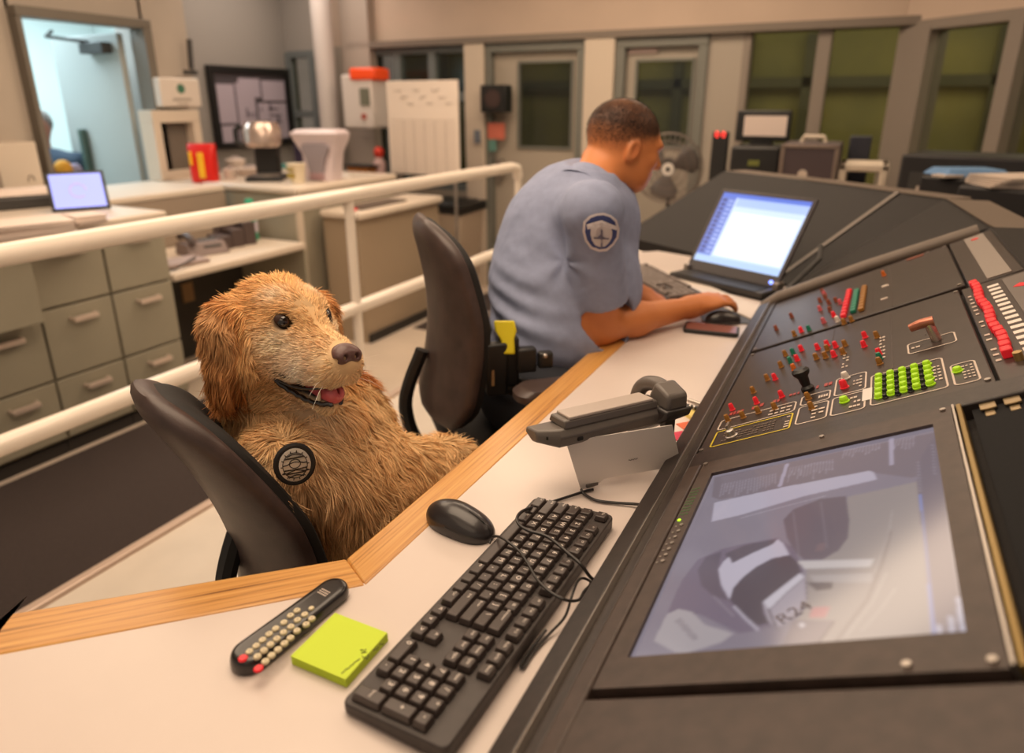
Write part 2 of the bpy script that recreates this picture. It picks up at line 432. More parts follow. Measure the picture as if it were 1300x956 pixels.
# windows right of the doors
f = MB()
for px, w in ((945, .05), (1040, .085), (1150, .05)):
    f.box((wx(px), YB, 1.22), (w, .12, 1.24))
f.box(((wx(945)+wx(1150))/2, YB, .64), (wx(1150)-wx(945), .12, .06))
w3 = struct('window_3', f, mat('mullion_paint', '#857a70', .6), bevel=.005)
obj('pane', MB().box(((wx(945)+wx(1150))/2, YB+.02, 1.22), (wx(1150)-wx(945), .008, 1.2)), M_glass, w3)
# angled right wall: runs at 45 degrees from the corner
C0 = Vector((.10, YB, 0)); RD = Vector((.722, -.692, 0)); RN = Vector((-.692, -.722, 0)); RA = math.atan2(RD.y, RD.x)
def rb(mb, s0, s1, z0, z1, t=.12): c = C0+RD*((s0+s1)/2); mb.box((c.x, c.y, (z0+z1)/2), (s1-s0, t, z1-z0), (0, 0, RA)); return mb
def rs(px, py):                   # pixel -> distance along that wall
    d = ray(px, py); o = np.array([0, 0, EYE]); n = np.array(RN); t = ((np.array(C0)-o) @ n)/(d @ n); h = o+d*t
    return (Vector(h)-C0).dot(RD), h[2]
sA = rs(1150, 120)[0]; sB = rs(1178, 120)[0]; sC = rs(1272, 130)[0]; sD = rs(1292, 130)[0]; zt = rs(1230, 27)[1]
rw = MB(); rb(rw, 0, 4.0, zt, 2.66); rb(rw, 0, 4.0, -.2, .62)
struct('wall_right', rw, M_header)
f = MB()
for a, b in ((-.02, sB), (sC, sD), (sD+1.0, sD+1.15), (sD+2.0, sD+2.1)): rb(f, a, b, .6, zt, .16)
rb(f, 0, 4, .60, .66, .148); rb(f, 0, 4, zt-.03, zt+.03, .148)
w4 = struct('window_4', f, MATS['mullion_paint'], bevel=.005)
obj('pane', rb(MB(), 0, 4, .6, zt, .008), M_glass, w4)
far = MB(); c = C0+RD*2.2-RN*2.2; far.box((c.x, c.y, 1.1), (5.5, .1, 2.9), (0, 0, RA)); struct('wall_side_room', far, MATS['far_room_paint'])
ff = MB()
for s in (-.2, .35, .8, 1.15, 1.9, 2.4, 3.0):
    c = C0+RD*s-RN*2.1; ff.box((c.x, c.y, .9), (.08, .08, 2.2), (0, 0, RA))
c = C0+RD*1.6-RN*2.1; ff.box((c.x, c.y, 1.5), (5, .08, .1), (0, 0, RA)).box((c.x, c.y, .7), (5, .08, .06), (0, 0, RA))
struct('trim_6', ff, MATS['far_frame'])
area('side_room_lamp_light', (2.2, 5.6, 2.45), (2, 1), 60, (1.0, .92, .55))

# ================================================================ RAILING
M_rail = mat('cream_rail_paint', '#f0e4d6', .3, coat=.4)
rl = thing('handrail', 'cream tubular steel railing along the platform edge behind the dog', 'railing', (XP, 2.25, 0))
R_ = .030
top = [(XP, -.6, .98), (XP, 1.5, .985), (XP, 3.74, .985), (XP, 3.81, .975), (XP, 3.83, .92)]
obj('top_rail', MB().tube(top, R_, 14), M_rail, rl, smooth=True, world=True)
obj('lower_rail', MB().tube([(XP, -.6, .50), (XP, 3.72, .505), (XP+.03, 3.81, .51), (XP+.12, 3.84, .51), (-.62, 3.84, .52)], R_*.95, 14), M_rail, rl, smooth=True, world=True)
for y in (.68, 2.255, 3.83):
    obj('post', MB().cyl((XP, y, .0), (XP, y, .97), .021, n=14), M_rail, rl, smooth=True, world=True)
obj('post', MB().cyl((-.66, 3.84, 0), (-.66, 3.84, .52), .021, n=14), M_rail, rl, smooth=True, world=True)

# ================================================================ LEFT CABINETS AND COUNTERS
M_cab = mat('grey_green_laminate', '#9c9684', .5, noise=.03, nscale=4)
M_top = mat('pale_worktop', '#d6c8b8', .4)
M_dark = mat('dark_recess', '#2a2522', .7)
M_hand = mat('satin_handle', '#d9c8bb', .3, metal=.5)
XC = -3.14
def drawer(parent, y0, y1, z0, z1, handle=True, zh=None):
    d = obj('drawer', MB().box((XC+.008, (y0+y1)/2, (z0+z1)/2), (.022, y1-y0-.012, z1-z0-.012)), M_cab, parent, bevel=.003, world=True)
    if handle:
        yc = (y0+y1)/2+.01; zh = zh or z1-.062
        m = MB().tube([(XC+.02, yc-.055, zh), (XC+.05, yc-.055, zh-.004), (XC+.05, yc+.055, zh-.004), (XC+.02, yc+.055, zh)], .009, 8)
        m.box((XC+.05, yc, zh-.004), (.016, .11, .022))
        obj('handle', m, M_hand, d, bevel=.003)
    return d
cols = [(-.7, -.04), (-.04, .62), (.62, 1.28), (1.28, 1.61), (1.61, 1.94), (1.94, 2.27)]
names = {3: 'grey two-drawer cabinet at the left frame edge under a deep top box', 4: 'grey three-drawer cabinet between two others left of the dark kneehole',
         5: 'grey three-drawer cabinet right beside the dark kneehole'}
for i, (y0, y1) in enumerate(cols):
    if i < 2: continue
    lab = names.get(i, 'grey cabinet mostly cut off by the left frame edge')
    c = thing('drawer_cabinet', lab, 'cabinet', (XC-.25, (y0+y1)/2, -.2), group='grey drawer cabinets under the left counter')
    obj('carcass', MB().box((XC-.28, (y0+y1)/2, .32), (.55, y1-y0-.004, .92)), M_cab, c, world=True)
    obj('plinth', MB().box((XC-.03, (y0+y1)/2, -.165), (.05, y1-y0-.004, .07)), M_dark, c, world=True)
    if i == 3:
        obj('top_box', MB().box((XC+.06, (y0+y1)/2-.02, .62), (.14, y1-y0-.05, .30)), M_cab, c, bevel=.004, world=True)
        drawer(c, y0, y1, .165, .455, True, .40); drawer(c, y0, y1, -.12, .165)
    elif i > 3:
        drawer(c, y0, y1, .49, .79); drawer(c, y0, y1, .165, .49); drawer(c, y0, y1, -.12, .165)
    else: drawer(c, y0, y1, .3, .79); drawer(c, y0, y1, -.12, .3)
tag(obj('worktop', MB().box((-3.60, .80, .812), (.94, 3.02, .045)), M_top, bevel=.012), 'pale worktop over the grey drawer cabinets, papers and tablet on it', 'worktop')
# set-back ledge and the L of counters
lc_ = thing('ledge_counter', 'pale set-back ledge on a taupe upright, against the wall below the open doorway', 'counter', (-4.1, 2.8, -.2))
obj('worktop', MB().box((-4.14, 2.785, .815), (.70, .93, .04)), M_top, lc_, bevel=.01, world=True)
obj('upright', MB().box((-3.81, 2.785, .30), (.035, .93, .985)), mat('taupe_laminate', '#9b8b7b', .6), lc_, world=True)
sh = thing('low_desk', 'low pale desk shelf with a dark kneehole left of the dog head', 'desk', (-3.45, 2.78, -.2))
obj('desk_top', MB().box((-3.45, 2.775, .487), (.63, .97, .045)), M_top, sh, bevel=.012, world=True)
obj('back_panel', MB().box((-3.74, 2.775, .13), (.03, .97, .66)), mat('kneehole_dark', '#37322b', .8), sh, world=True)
obj('side_panel', MB().box((-3.45, 3.262, .13), (.6, .02, .66)), M_cab, sh, world=True)
obj('outlet_plate', MB().box((-3.72, 2.80, .22), (.01, .08, .12)), mat('tan_outlet', '#8a6a42', .6), sh, bevel=.003, world=True)
bl = thing('counter_block', 'beige-grey counter block in the room corner under the coffee maker', 'counter', (-3.7, 3.75, -.2))
obj('carcass', MB().box((-3.85, 3.80, .30), (1.24, 1.02, 1.0)), mat('beige_laminate', '#97907f', .55, noise=.03, nscale=4), bl, bevel=.004, world=True)
obj('worktop', MB().box((-3.84, 3.80, .822), (1.32, 1.06, .045)), M_top, bl, bevel=.014, world=True)
obj('vertical_edge', MB().box((-3.225, 3.32, .30), (.02, .05, 1.0)), M_cream, bl, world=True)
ld = thing('side_desk', 'lower desk unit with a pale top standing behind the railing post', 'desk', (-3.0, 4.1, -.2))
obj('desk_top', MB().box((-3.0, 3.93, .665), (.34, .98, .05)), M_top, ld, bevel=.016, world=True)
obj('carcass', MB().box((-3.02, 3.94, .22), (.30, .93, .84)), mat('beige_front', '#a5927b', .55), ld, bevel=.004, world=True)
obj('carcass_foot', MB().box((-2.99, 3.94, -.17), (.28, .90, .06)), M_dark, ld, world=True)
# ================================================================ OPERATOR DESK
ZD = .75
M_lam = mat('white_laminate', '#d8cbc4', .32, noise=.02, nscale=6)
M_black_m = mat('black_powder_coat', '#2b2422', .38, noise=.25, nscale=90, bump=.12, bscale=600)
M_brown_m = mat('worn_dark_metal', '#40342f', .42, noise=.2, nscale=60, bump=.1, bscale=500)
def oak(name, ang):
    m = mat(name, '#d9a055', .38)
    nt = m.node_tree; N = nt.nodes; L = nt.links; b = N['Principled BSDF']
    tc = N.new('ShaderNodeTexCoord'); mp = N.new('ShaderNodeMapping'); mp.vector_type = 'TEXTURE'; mp.inputs['Rotation'].default_value = (0, 0, ang)
    mp2 = N.new('ShaderNodeMapping'); mp2.inputs['Scale'].default_value = (3.0, 150, 60)
    L.new(tc.outputs['Object'], mp.inputs['Vector']); L.new(mp.outputs['Vector'], mp2.inputs['Vector'])
    n = N.new('ShaderNodeTexNoise'); n.inputs['Scale'].default_value = 1.0; n.inputs['Detail'].default_value = 6; n.inputs['Roughness'].default_value = .65
    L.new(mp2.outputs['Vector'], n.inputs['Vector'])
    r = N.new('ShaderNodeValToRGB'); e = r.color_ramp.elements
    e[0].position = .30; e[0].color = (*lin('#6e4218'), 1); e[1].position = .72; e[1].color = (*lin('#dfae66'), 1)
    k = r.color_ramp.elements.new(.45); k.color = (*lin('#c98f49'), 1)
    L.new(n.outputs['Fac'], r.inputs['Fac']); L.new(r.outputs['Color'], b.inputs['Base Color'])
    b.inputs['Coat Weight'].default_value = .3; b.inputs['Coat Roughness'].default_value = .3
    return m
M_oakB = oak('oak_edging_along', math.radians(90)); M_oakA = oak('oak_edging_diagonal', math.radians(45)); M_oakC = oak('oak_edging_far', math.radians(135))
desk = thing('operator_desk', 'white laminate operator desk with a thick oak edge band, keyboard and phone on it', 'desk', (-.4, 1.0, 0))
o1 = (-.563, .603); i1 = (-.505, .571)
oc = P(13, 780, ZD); o0 = (oc.x, oc.y)                 # near left corner of the desk
s_ = (.707, .707)
_fi = P(0, 832, ZD); _dd = Vector((_fi.x-i1[0], _fi.y-i1[1])).normalized(); i0 = (i1[0]+_dd.x*.455, i1[1]+_dd.y*.455)
o2 = (-.563, 1.98); i2 = (-.505, 2.004); o3 = (-.563-.55, 1.98+.55); i3 = (-.505-.55, 2.004+.55)
e0 = (o0[0]+.51*.62, o0[1]-.86*.62); f0 = (e0[0]+.05, e0[1]+.03)
poly = [(i1[0]-.004,i1[1]+.004), i2, i3, (i3[0]+.24, i3[1]+.24), (-.20, 2.17), (-.20, -.28), (-.56, -.28), i0]
# laminate surface; its near left end follows the chamfered corner
poly = [(i1[0]-.004, i1[1]+.004), i2, i3, (i3[0]+.30, i3[1]+.30), (-.52, 2.78), (-.19, 2.45), (-.20, 2.17), (-.20, -.28), (e0[0]+.03, -.28), (e0[0]+.03, e0[1]+.01), (i0[0]-.008, i0[1]-.002)]
obj('desk_surface', MB().prism(poly[::-1], ZD-.032, ZD), M_lam, desk, world=True)
def band(name, a, b, c, d, m):
    return obj(name, MB().prism([a, b, c, d], ZD-.042, ZD+.0015), m, desk, bevel=.003, world=True)
band('oak_edge', i1, o1, o0, i0, M_oakA)
band('oak_edge', o1, i1, i2, o2, M_oakB)
band('oak_edge', o2, i2, i3, o3, M_oakC)
band('oak_edge', (i0[0]+.001, i0[1]-.002), (o0[0], o0[1]-.002), e0, (e0[0]+.055, e0[1]+.02), M_oakC)
for _y in (.55, 1.75): obj('desk_leg', MB().box((-.33, _y, .36), (.04, .4, .715)), M_dgrey, desk, world=True)
obj('modesty_panel', MB().box((-.30, 1.0, .45), (.02, 2.2, .52)), mat('modesty_panel_brown', '#3b2d24', .6), desk, world=True)

# ================================================================ CONTROL CONSOLE (local frame: x up the slope, y along, z off the panel)
AL = math.radians(28); PO = np.array([-.222, 0, .768]); PN = np.array([-math.sin(AL), 0, math.cos(AL)])
def S(px, py, off=.0):
    p0 = PO+PN*off; d = ray(px, py); o = np.array([0, 0, EYE]); t = (PN @ (p0-o))/(PN @ d); h = o+d*t
    return ((h[0]-p0[0])*math.cos(AL)+(h[2]-p0[2])*math.sin(AL)), h[1]
def cA(x, y): return S(880+x*.32308, 300+y*.32308)     # points read off the enlargement of the button panels
def cB(x, y): return S(700+x*.46154, 530+y*.46154)     # points read off the enlargement of the monitor
def sw(s, y, h): return Vector((PO[0]+s*math.cos(AL)-h*math.sin(AL), y, PO[2]+s*math.sin(AL)+h*math.cos(AL)))
con = thing('control_console', 'black sloping control console with rows of coloured push buttons right of the desk', 'control console', tuple(PO), rot=(0, -AL, 0))
M_leath = mat('black_console_vinyl', '#17110f', .72, noise=.15, nscale=40, bump=.25, bscale=350)
M_ledge = mat('grey_console_ledge', '#71655b', .5)
body = MB()
prof = [(-.225, .70), (-.225, .752), (-.215, .760), (.285, 1.026), (.30, 1.04), (.43, 1.045), (.44, 1.03), (.44, 0.0), (-.08, 0.0), (-.10, .70)]
rings = [[Vector((x, y, z)) for x, z in prof] for y in (-.35, 2.15)]
body.loft(rings)
obj('console_body', body, M_leath, con, world=True)
# far wing that turns towards the second operator
lo_ = [Vector((-.225, 2.15, .756)), Vector((-.19, 2.46, .756)), Vector((-.52, 2.80, .756)), Vector((-1.0, 3.1, .756))]
hi_ = [Vector((.30, 2.15, 1.04)), Vector((.24, 2.75, 1.04)), Vector((-.25, 3.19, 1.04)), Vector((-.62, 3.46, 1.04))]
m = MB()
def thick(a, b, c, d=None):
    ps = [a, b, c]+([d] if d is not None else []); dn = Vector((0, 0, -.05)); n = len(ps)
    m.add(ps+[p+dn for p in ps], [tuple(range(n)), tuple(range(2*n-1, n-1, -1))]+[(i, (i+1) % n, n+(i+1) % n, n+i) for i in range(n)])
thick(lo_[0], hi_[0], hi_[1], lo_[1]); thick(lo_[1], hi_[1], hi_[2], lo_[2]); thick(lo_[2], hi_[2], hi_[3], lo_[3])
obj('blank_wing_panel', m, M_leath, con, world=True)
m = MB()
for a, b in ((hi_[0], hi_[1]), (hi_[1], hi_[2]), (hi_[2], hi_[3])):
    n = Vector((b.y-a.y, a.x-b.x, 0)).normalized()*.13
    m.add([a, b, b+n, a+n]+[p+Vector((0, 0, -.9)) for p in (a, b, b+n, a+n)], [(0, 1, 2, 3), (7, 6, 5, 4), (0, 4, 5, 1), (1, 5, 6, 2), (2, 6, 7, 3), (3, 7, 4, 0)])
obj('rear_ledge', m, M_ledge, con, bevel=.006, world=True)
m = MB(); pA = lo_[0]+(hi_[1]-lo_[0])*1.0
def seam(p, q, w=.012):
    d = (q-p); n = d.cross(Vector((0, 0, 1))).normalized()*w/2; u_ = Vector((0, 0, .006))
    m.add([p-n+u_, q-n+u_, q+n+u_, p+n+u_], [(0, 1, 2, 3)])
mid_hi = hi_[1]+(hi_[2]-hi_[1])*.28; mid_lo = lo_[1]+(lo_[2]-lo_[1])*.15
seam(mid_lo, mid_hi, .016); seam(hi_[0], hi_[1], .01); seam(hi_[1], hi_[2], .01)
obj('seam_strip', m, M_ledge, con, world=True)
m = MB()
for y, h in ((2.085, .014), ):
    m.tube([sw(.0, y, .002), sw(.05, y+.005, h), sw(.3, y+.01, h), sw(.56, y, h*.5)], .018, 12)
obj('sheen_bar', m, M_ledge, con, smooth=True, world=True)  # added pale bar standing in for a curved sheen past the panel
def cb(name, s0, s1, y0, y1, h0, h1, mt, parent=None, bevel=.0):
    return obj(name, MB().box(((s0+s1)/2, (y0+y1)/2, (h0+h1)/2), (s1-s0, y1-y0, h1-h0)), mt, parent or con, bevel=bevel)
cb('front_trim', -.006, .026, -.34, 2.07, -.01, .016, M_black_m, bevel=.003)
cb('front_trim', .0265, .044, -.34, 2.07, -.012, .009, M_black_m, bevel=.002)
cb('silver_edge_line', .0258, .0272, -.34, 2.07, .0, .0165, M_steel)
cb('side_rail', .047, .071, -.34, .975, -.012, .014, M_brown_m, bevel=.003)
cb('cross_rail', .045, .58, .975, 1.030, -.012, .012, M_black_m, bevel=.003)
cb('cross_rail', .045, .58, -.34, .478, -.012, .012, M_brown_m, bevel=.003)
M_pan = mat('black_button_panel', '#352c28', .36, noise=.12, nscale=30)
pa = cb('button_panel', .046, .470, 1.034, 1.568, -.008, .008, M_pan, bevel=.002)
pb = cb('button_panel', .046, .484, 1.590, 2.045, -.008, .008, M_pan, bevel=.002)
pc = cb('breaker_panel', .474, .580, 1.034, 1.560, -.008, .008, M_pan, bevel=.002)
pd = cb('blank_panel', .488, .580, 1.570, 2.045, -.008, .008, M_pan, bevel=.002)
lbp = cb('grey_nameplate', .521, .562, 1.575, 2.03, .008, .0105, mat('nameplate_grey', '#8e847c', .45), pd)
def icyl(name, s, y, r, h, mt, parent, h0=.008, n=10, top=None):
    mb = MB().lathe((0, 0, 0), [(r*1.25, 0), (r*1.25, .0015), (r, .002), (r, h*.7), (r*.75, h)], n)
    return obj(name, mb, mt, parent, smooth=True, loc=(s, y, h0))
LC = dict(r=mat('red_button', '#d8202a', .35, emit='#d8202a', estr=.25), g=mat('teal_button', '#1f7d63', .4), a=mat('amber_button', '#9c6a2a', .4),
          o=mat('orange_button', '#d06a22', .4), b=mat('brown_button', '#8b4a34', .5), w=mat('white_button', '#e2d8d0', .4), k=M_black,
          l=mat('lime_button', '#a5d61e', .35, emit='#9fd016', estr=.2), p=mat('pink_button', '#d0626a', .4))
proto = {}
def lamp(c, s, y, parent, r=.0046, h=.013, h0=.008, nm='push_button'):
    key = (c, r, h, nm)
    if key not in proto:
        o = icyl(nm, s, y, r, h, LC[c], parent, h0); proto[key] = o; return o
    o = proto[key].copy(); COL.objects.link(o); o.parent = parent; o.location = (s, y, h0); return o
A_l = [(245, 622, 'a'), (300, 572, 'a'), (330, 570, 'r'), (353, 520, 'a'), (370, 475, 'a'), (400, 468, 'g'), (433, 455, 'r'), (417, 495, 'r'),
       (390, 503, 'g'), (404, 532, 'o'), (497, 450, 'r'), (535, 438, 'r'), (535, 456, 'a'), (568, 443, 'r'), (605, 438, 'a'), (492, 490, 'a'),
       (528, 485, 'a'), (562, 480, 'r'), (598, 470, 'a'), (683, 405, 'r'), (730, 405, 'a'), (680, 442, 'r'), (740, 475, 'r'), (742, 493, 'g'), (742, 512, 'a'),
       (162, 690, 'r'), (258, 665, 'r'), (357, 640, 'r'), (145, 735, 'a'), (205, 722, 'a'), (265, 703, 'a'), (330, 688, 'a'), (462, 650, 'a'), (475, 688, 'a')]
for x, y, c in A_l: lamp(c, *cA(x, y+8), pa)
lamp('w', *cA(608, 575), pa, .006, .012); lamp('r', *cA(603, 612), pa, .006, .014); lamp('l', *cA(603, 668), pa, .0065, .009)
B_l = [(333, 372, 'b'), (393, 322, 'b'), (405, 395, 'a'), (432, 380, 'r'), (462, 375, 'g'), (505, 262, 'b'), (515, 225, 'b'), (540, 270, 'b'), (505, 295, 'p'),
       (525, 248, 'b'), (520, 345, 'p'), (560, 320, 'r'), (575, 340, 'w'), (585, 270, 'p'), (522, 235, 'p'), (755, 158, 'o'), (545, 300, 'b'), (600, 350, 'a'), (630, 340, 'a'), (568, 262, 'b')]
for x, y, c in B_l: lamp(c, *cA(x, y+8), pb)
for c, (x0, y0, x1, y1) in dict(r=(620, 232, 598, 330), g=(650, 232, 636, 312), a=(680, 218, 668, 305)).items():
    a = cA(x0, y0); b = cA(x1, y1); nn = 9
    for i in range(nn):
        t = i/(nn-1); kcap = MB().box((0, 0, .004), (.012, .017, .009))
        o = obj('key_cap', kcap, LC[c], pb, bevel=.002, loc=(a[0]+(b[0]-a[0])*t, a[1]+(b[1]-a[1])*t, .008))
# 5 x 5 lime key block with dark knobs between
for i in range(5):
    for j in range(5):
        s = .326+.0172*i; y = 1.174-.0222*j
        lamp('l', s, y, pa, .0058, .007, nm='lime_key'); 
        if i < 4: lamp('k', s+.0086, y-.008, pa, .0036, .006, nm='dark_key')
lamp('l', *cA(1048, 550), pa, .0062, .007, nm='lime_key')
def outline(s0, s1, y0, y1, w, mt, parent, r=.010):
    cx, cy = (s0+s1)/2, (y0+y1)/2
    po = rrect(s1-s0, y1-y0, r); pi_ = rrect(s1-s0-2*w, y1-y0-2*w, max(r-w, .001)); n = len(po)
    vs = [(cx+x, cy+y, .0088) for x, y in po]+[(cx+x, cy+y, .0088) for x, y in pi_]
    return obj('printed_outline', MB().add(vs, [(i, (i+1) % n, n+(i+1) % n, n+i) for i in range(n)]), mt, parent)
M_pr = mat('white_print', '#cdbdb0', .5); M_yl = mat('yellow_print', '#c9b326', .5); M_rd = mat('red_print', '#a5413a', .5)
outline(.064, .197, 1.048, 1.113, .003, M_yl, pa, .006)
for bx in ((.062, .197, 1.119, 1.165), (.203, .252, 1.055, 1.129), (.203, .252, 1.134, 1.178), (.257, .307, 1.137, 1.222), (.256, .307, 1.055, 1.131),
           (.313, .417, 1.057, 1.190), (.423, .456, 1.055, 1.142), (.370, .443, 1.247, 1.304)): outline(*bx, .0026, M_pr, pa, .008)
def dashes(parent, s0, s1, y0, y1, rows, cols, mt, name='printed_lettering', fill=.55, seed=1):
    rg = random.Random(seed); mb = MB()
    for i in range(rows):
        yy = y0+(y1-y0)*(i+.5)/rows; hh = abs(y1-y0)/rows*fill
        for j in range(cols):
            if rg.random() < .12: continue
            ww = (s1-s0)/cols*rg.uniform(.5, .85); ss = s0+(s1-s0)*(j+.5)/cols
            mb.box((ss, yy, .0088), (ww, hh, .0006))
    return obj(name, mb, mt, parent)
dashes(pa, .072, .120, 1.175, 1.200, 1, 7, M_rd); dashes(pa, .128, .165, 1.180, 1.205, 1, 5, M_rd, seed=2); dashes(pa, .178, .205, 1.195, 1.212, 1, 4, M_rd, seed=3)
dashes(pa, .216, .252, 1.195, 1.220, 1, 5, M_rd, seed=4)
for a, b, c, d, r_, k in ((.285, .300, 1.15, 1.21, 4, 3), (.283, .300, 1.065, 1.12, 3, 3), (.225, .247, 1.062, 1.122, 4, 2), (.232, .248, 1.14, 1.17, 1, 4),
                          (.185, .194, 1.055, 1.105, 5, 1), (.08, .17, 1.06, 1.10, 4, 14), (.400, .412, 1.09, 1.16, 5, 2), (.436, .452, 1.07, 1.13, 5, 3),
                          (.262, .275, 1.27, 1.37, 6, 2), (.325, .336, 1.26, 1.40, 7, 2), (.15, .19, 1.125, 1.155, 2, 4), (.375, .39, 1.265, 1.285, 1, 2)):
    dashes(pa, a, b, c, d, r_, k, M_pr if (r_, k) != (4, 14) else mat('dim_print', '#6f6157', .5), seed=r_*7+k, fill=.35)
cb('tape_label', .302, .316, 1.085, 1.135, .008, .0092, M_white, pa)
for (s, y) in ((.235, 1.50), (.33, 1.24), (.40, 1.45)): cb('printed_line', s, s+.0012, y-.12, y+.06, .008, .0089, M_brown_m, pa)
cb('printed_line', .345, .347, 1.20, 1.56, .008, .0088, M_brown_m, pa); cb('printed_line', .35, .352, 1.60, 2.04, .008, .0088, M_brown_m, pb); cb('printed_line', .31, .3115, 1.62, 2.02, .008, .0088, M_brown_m, pb)
cb('white_tag', .33, .345, 1.80, 1.815, .008, .010, M_pr, pb); cb('white_tag', .328, .342, 1.68, 1.69, .008, .010, M_pr, pb)
cb('orange_tag', .39, .43, 2.015, 2.03, .008, .010, LC['b'], pb)
# joystick
j = obj('joystick_knob', MB().lathe((0, 0, 0), [(.011, 0), (.011, .006), (.0075, .010), (.009, .026), (.014, .032), (.015, .038), (.010, .042)], 16), M_black, pa, smooth=True, loc=(*cA(460, 622), .008))
# lever switch in its box
lv = cA(985, 415)
lo = obj('lever_switch', MB().cyl((0, 0, 0), (-.002, .0, .030), .0085, .0075, 14), mat('lever_metal', '#cdbdb2', .25, metal=.8), pa, smooth=True, loc=(.415, 1.285, .008))
obj('lever_grip', MB().tube([(-.030, .004, .031), (-.012, .001, .034), (.006, 0, .033)], .007, 10, rs=[.007, .0085, .009]), mat('copper_grip', '#b0705a', .3, metal=.6), lo, smooth=True)
key = cA(160, 805)
sw_ = obj('key_switch', MB().lathe((0, 0, 0), [(.011, 0), (.011, .003), (.008, .004), (.007, .012), (.004, .014)], 14).box((-.002, .010, .016), (.004, .020, .008)), M_steel, pa, smooth=True, loc=(*key, .008))
for s, y in ((.052, 1.045), (.462, 1.048), (.056, 1.555), (.465, 1.553)):
    obj('panel_screw', MB().cyl((s, y, .008), (s, y, .0105), .004, n=10), M_steel, pa, smooth=True)
for s, y in ((.055, 1.60), (.475, 1.60), (.478, 2.03), (.44, 2.03)):
    obj('panel_screw', MB().cyl((s, y, .008), (s, y, .0105), .004, n=10), M_steel, pb, smooth=True)
# breaker row
for i in range(18):
    y = 1.545-(1.545-1.12)*i/17; o = obj('breaker_switch', MB().box((.497+.002*math.sin(i), y, .015), (.014, .019, .014)), LC['r'], pc, bevel=.002)
for i in range(15):
    y = 1.515-(1.515-1.13)*i/14; cb('white_tag', .514, .532, y-.0075, y+.0065, .008, .0092, mat('tag_white', '#e5ddd4', .5), pc)
dashes(pc, .478, .487, 1.10, 1.50, 16, 1, M_pr, seed=5, fill=.3)
cb('grey_plate', .540, .578, 1.12, 1.54, .008, .010, mat('nameplate_grey2', '#6a625d', .45), pc)
obj('red_mark', MB().prism([(.548, 1.46), (.572, 1.44), (.574, 1.455), (.560, 1.475)], .010, .0108), LC['r'], pc)
obj('toggle_switch', MB().cyl((.505, 1.095, .008), (.505, 1.095, .02), .006, n=10).cyl((.53, 1.09, .008), (.53, 1.09, .018), .005, n=10), mat('brass', '#c8a870', .3, metal=.8), pc, smooth=True)
obj('red_mark', MB().lathe((.541, 1.985, .0105), [(.008, 0), (.008, .001)], 12), LC['r'], lbp)
# recess to the right of the monitor with its hinges
M_felt = mat('black_felt', '#0d0d10', .95, noise=.5, nscale=400)
cb('felt_lining', .434, .580, .478, .975, -.012, .002, M_felt)
for y0, s0 in ((.968, .452), (.968, .478), (.968, .535), (.968, .565)):
    obj('bracket_clip', MB().box((s0, y0, .006), (.018, .02, .003)).box((s0, y0-.016, .002), (.011, .014, .003)), mat('tan_metal', '#a08c6c', .4, metal=.7), con, bevel=.001)

# ================================================================ BUILT-IN MONITOR
mon = thing('console_monitor', 'large flat monitor set in the console showing camera footage of a patrol vehicle', 'monitor', tuple(PO+PN*.004), rot=(0, -AL, 0))
SX0, SX1, SY0, SY1 = .1000, .3915, .5260, .9235
bz = MB()
for s0, s1, y0, y1 in ((.0775, SX0, .484, .968), (SX1, .414, .484, .968), (SX0, SX1, SY1, .968), (SX0, SX1, .484, SY0)):
    bz.box(((s0+s1)/2, (y0+y1)/2, .002), (s1-s0, y1-y0, .022))
obj('bezel', bz, M_brown_m, mon)
obj('side_rail', MB().box((.4225, .728, .004), (.006, .482, .018)), mat('ochre_rail', '#8b7443', .35, metal=.6), mon, bevel=.001)
obj('side_rail', MB().box((.4165, .728, .002), (.0025, .482, .024)), M_steel, mon)
for s, y in ((.083, .960), (.255, .962), (.405, .958), (.35, .492), (.405, .492)):
    obj('screw', MB().cyl((s, y, .013), (s, y, .0155), .0035, n=10), M_steel, mon, smooth=True)
LEDG = mat('green_led', '#9bd020', .4, emit='#a8e020', estr=1.5)
g = cB(368, 314); obj('status_light', MB().ell((g[0]-.001, g[1], .0135), (.0025, .0025, .0015)), LEDG, mon, smooth=True)
mb = MB()
for i in range(7):
    x, y = 373-i*8.4, 328+i*17; p_ = cB(x, y); mb.cyl((p_[0], p_[1], .013), (p_[0], p_[1], .0145), .0026, n=8); p_ = cB(x-16, y+4); mb.cyl((p_[0], p_[1], .013), (p_[0], p_[1], .0138), .0016, n=8)
obj('control_knobs', mb, M_steel, mon)
rg = random.Random(4); mb = MB()
for i in range(9):
    x, y = 412-i*4.2, 225+i*9; p_ = cB(x, y)
    for q in range(3): mb.box((p_[0]-.005+.0045*q, p_[1]+rg.uniform(-.001, .001), .0132), (.0032, .0022, .0006))
obj('green_lettering', mb, mat('green_print', '#3f6a3a', .6), mon)
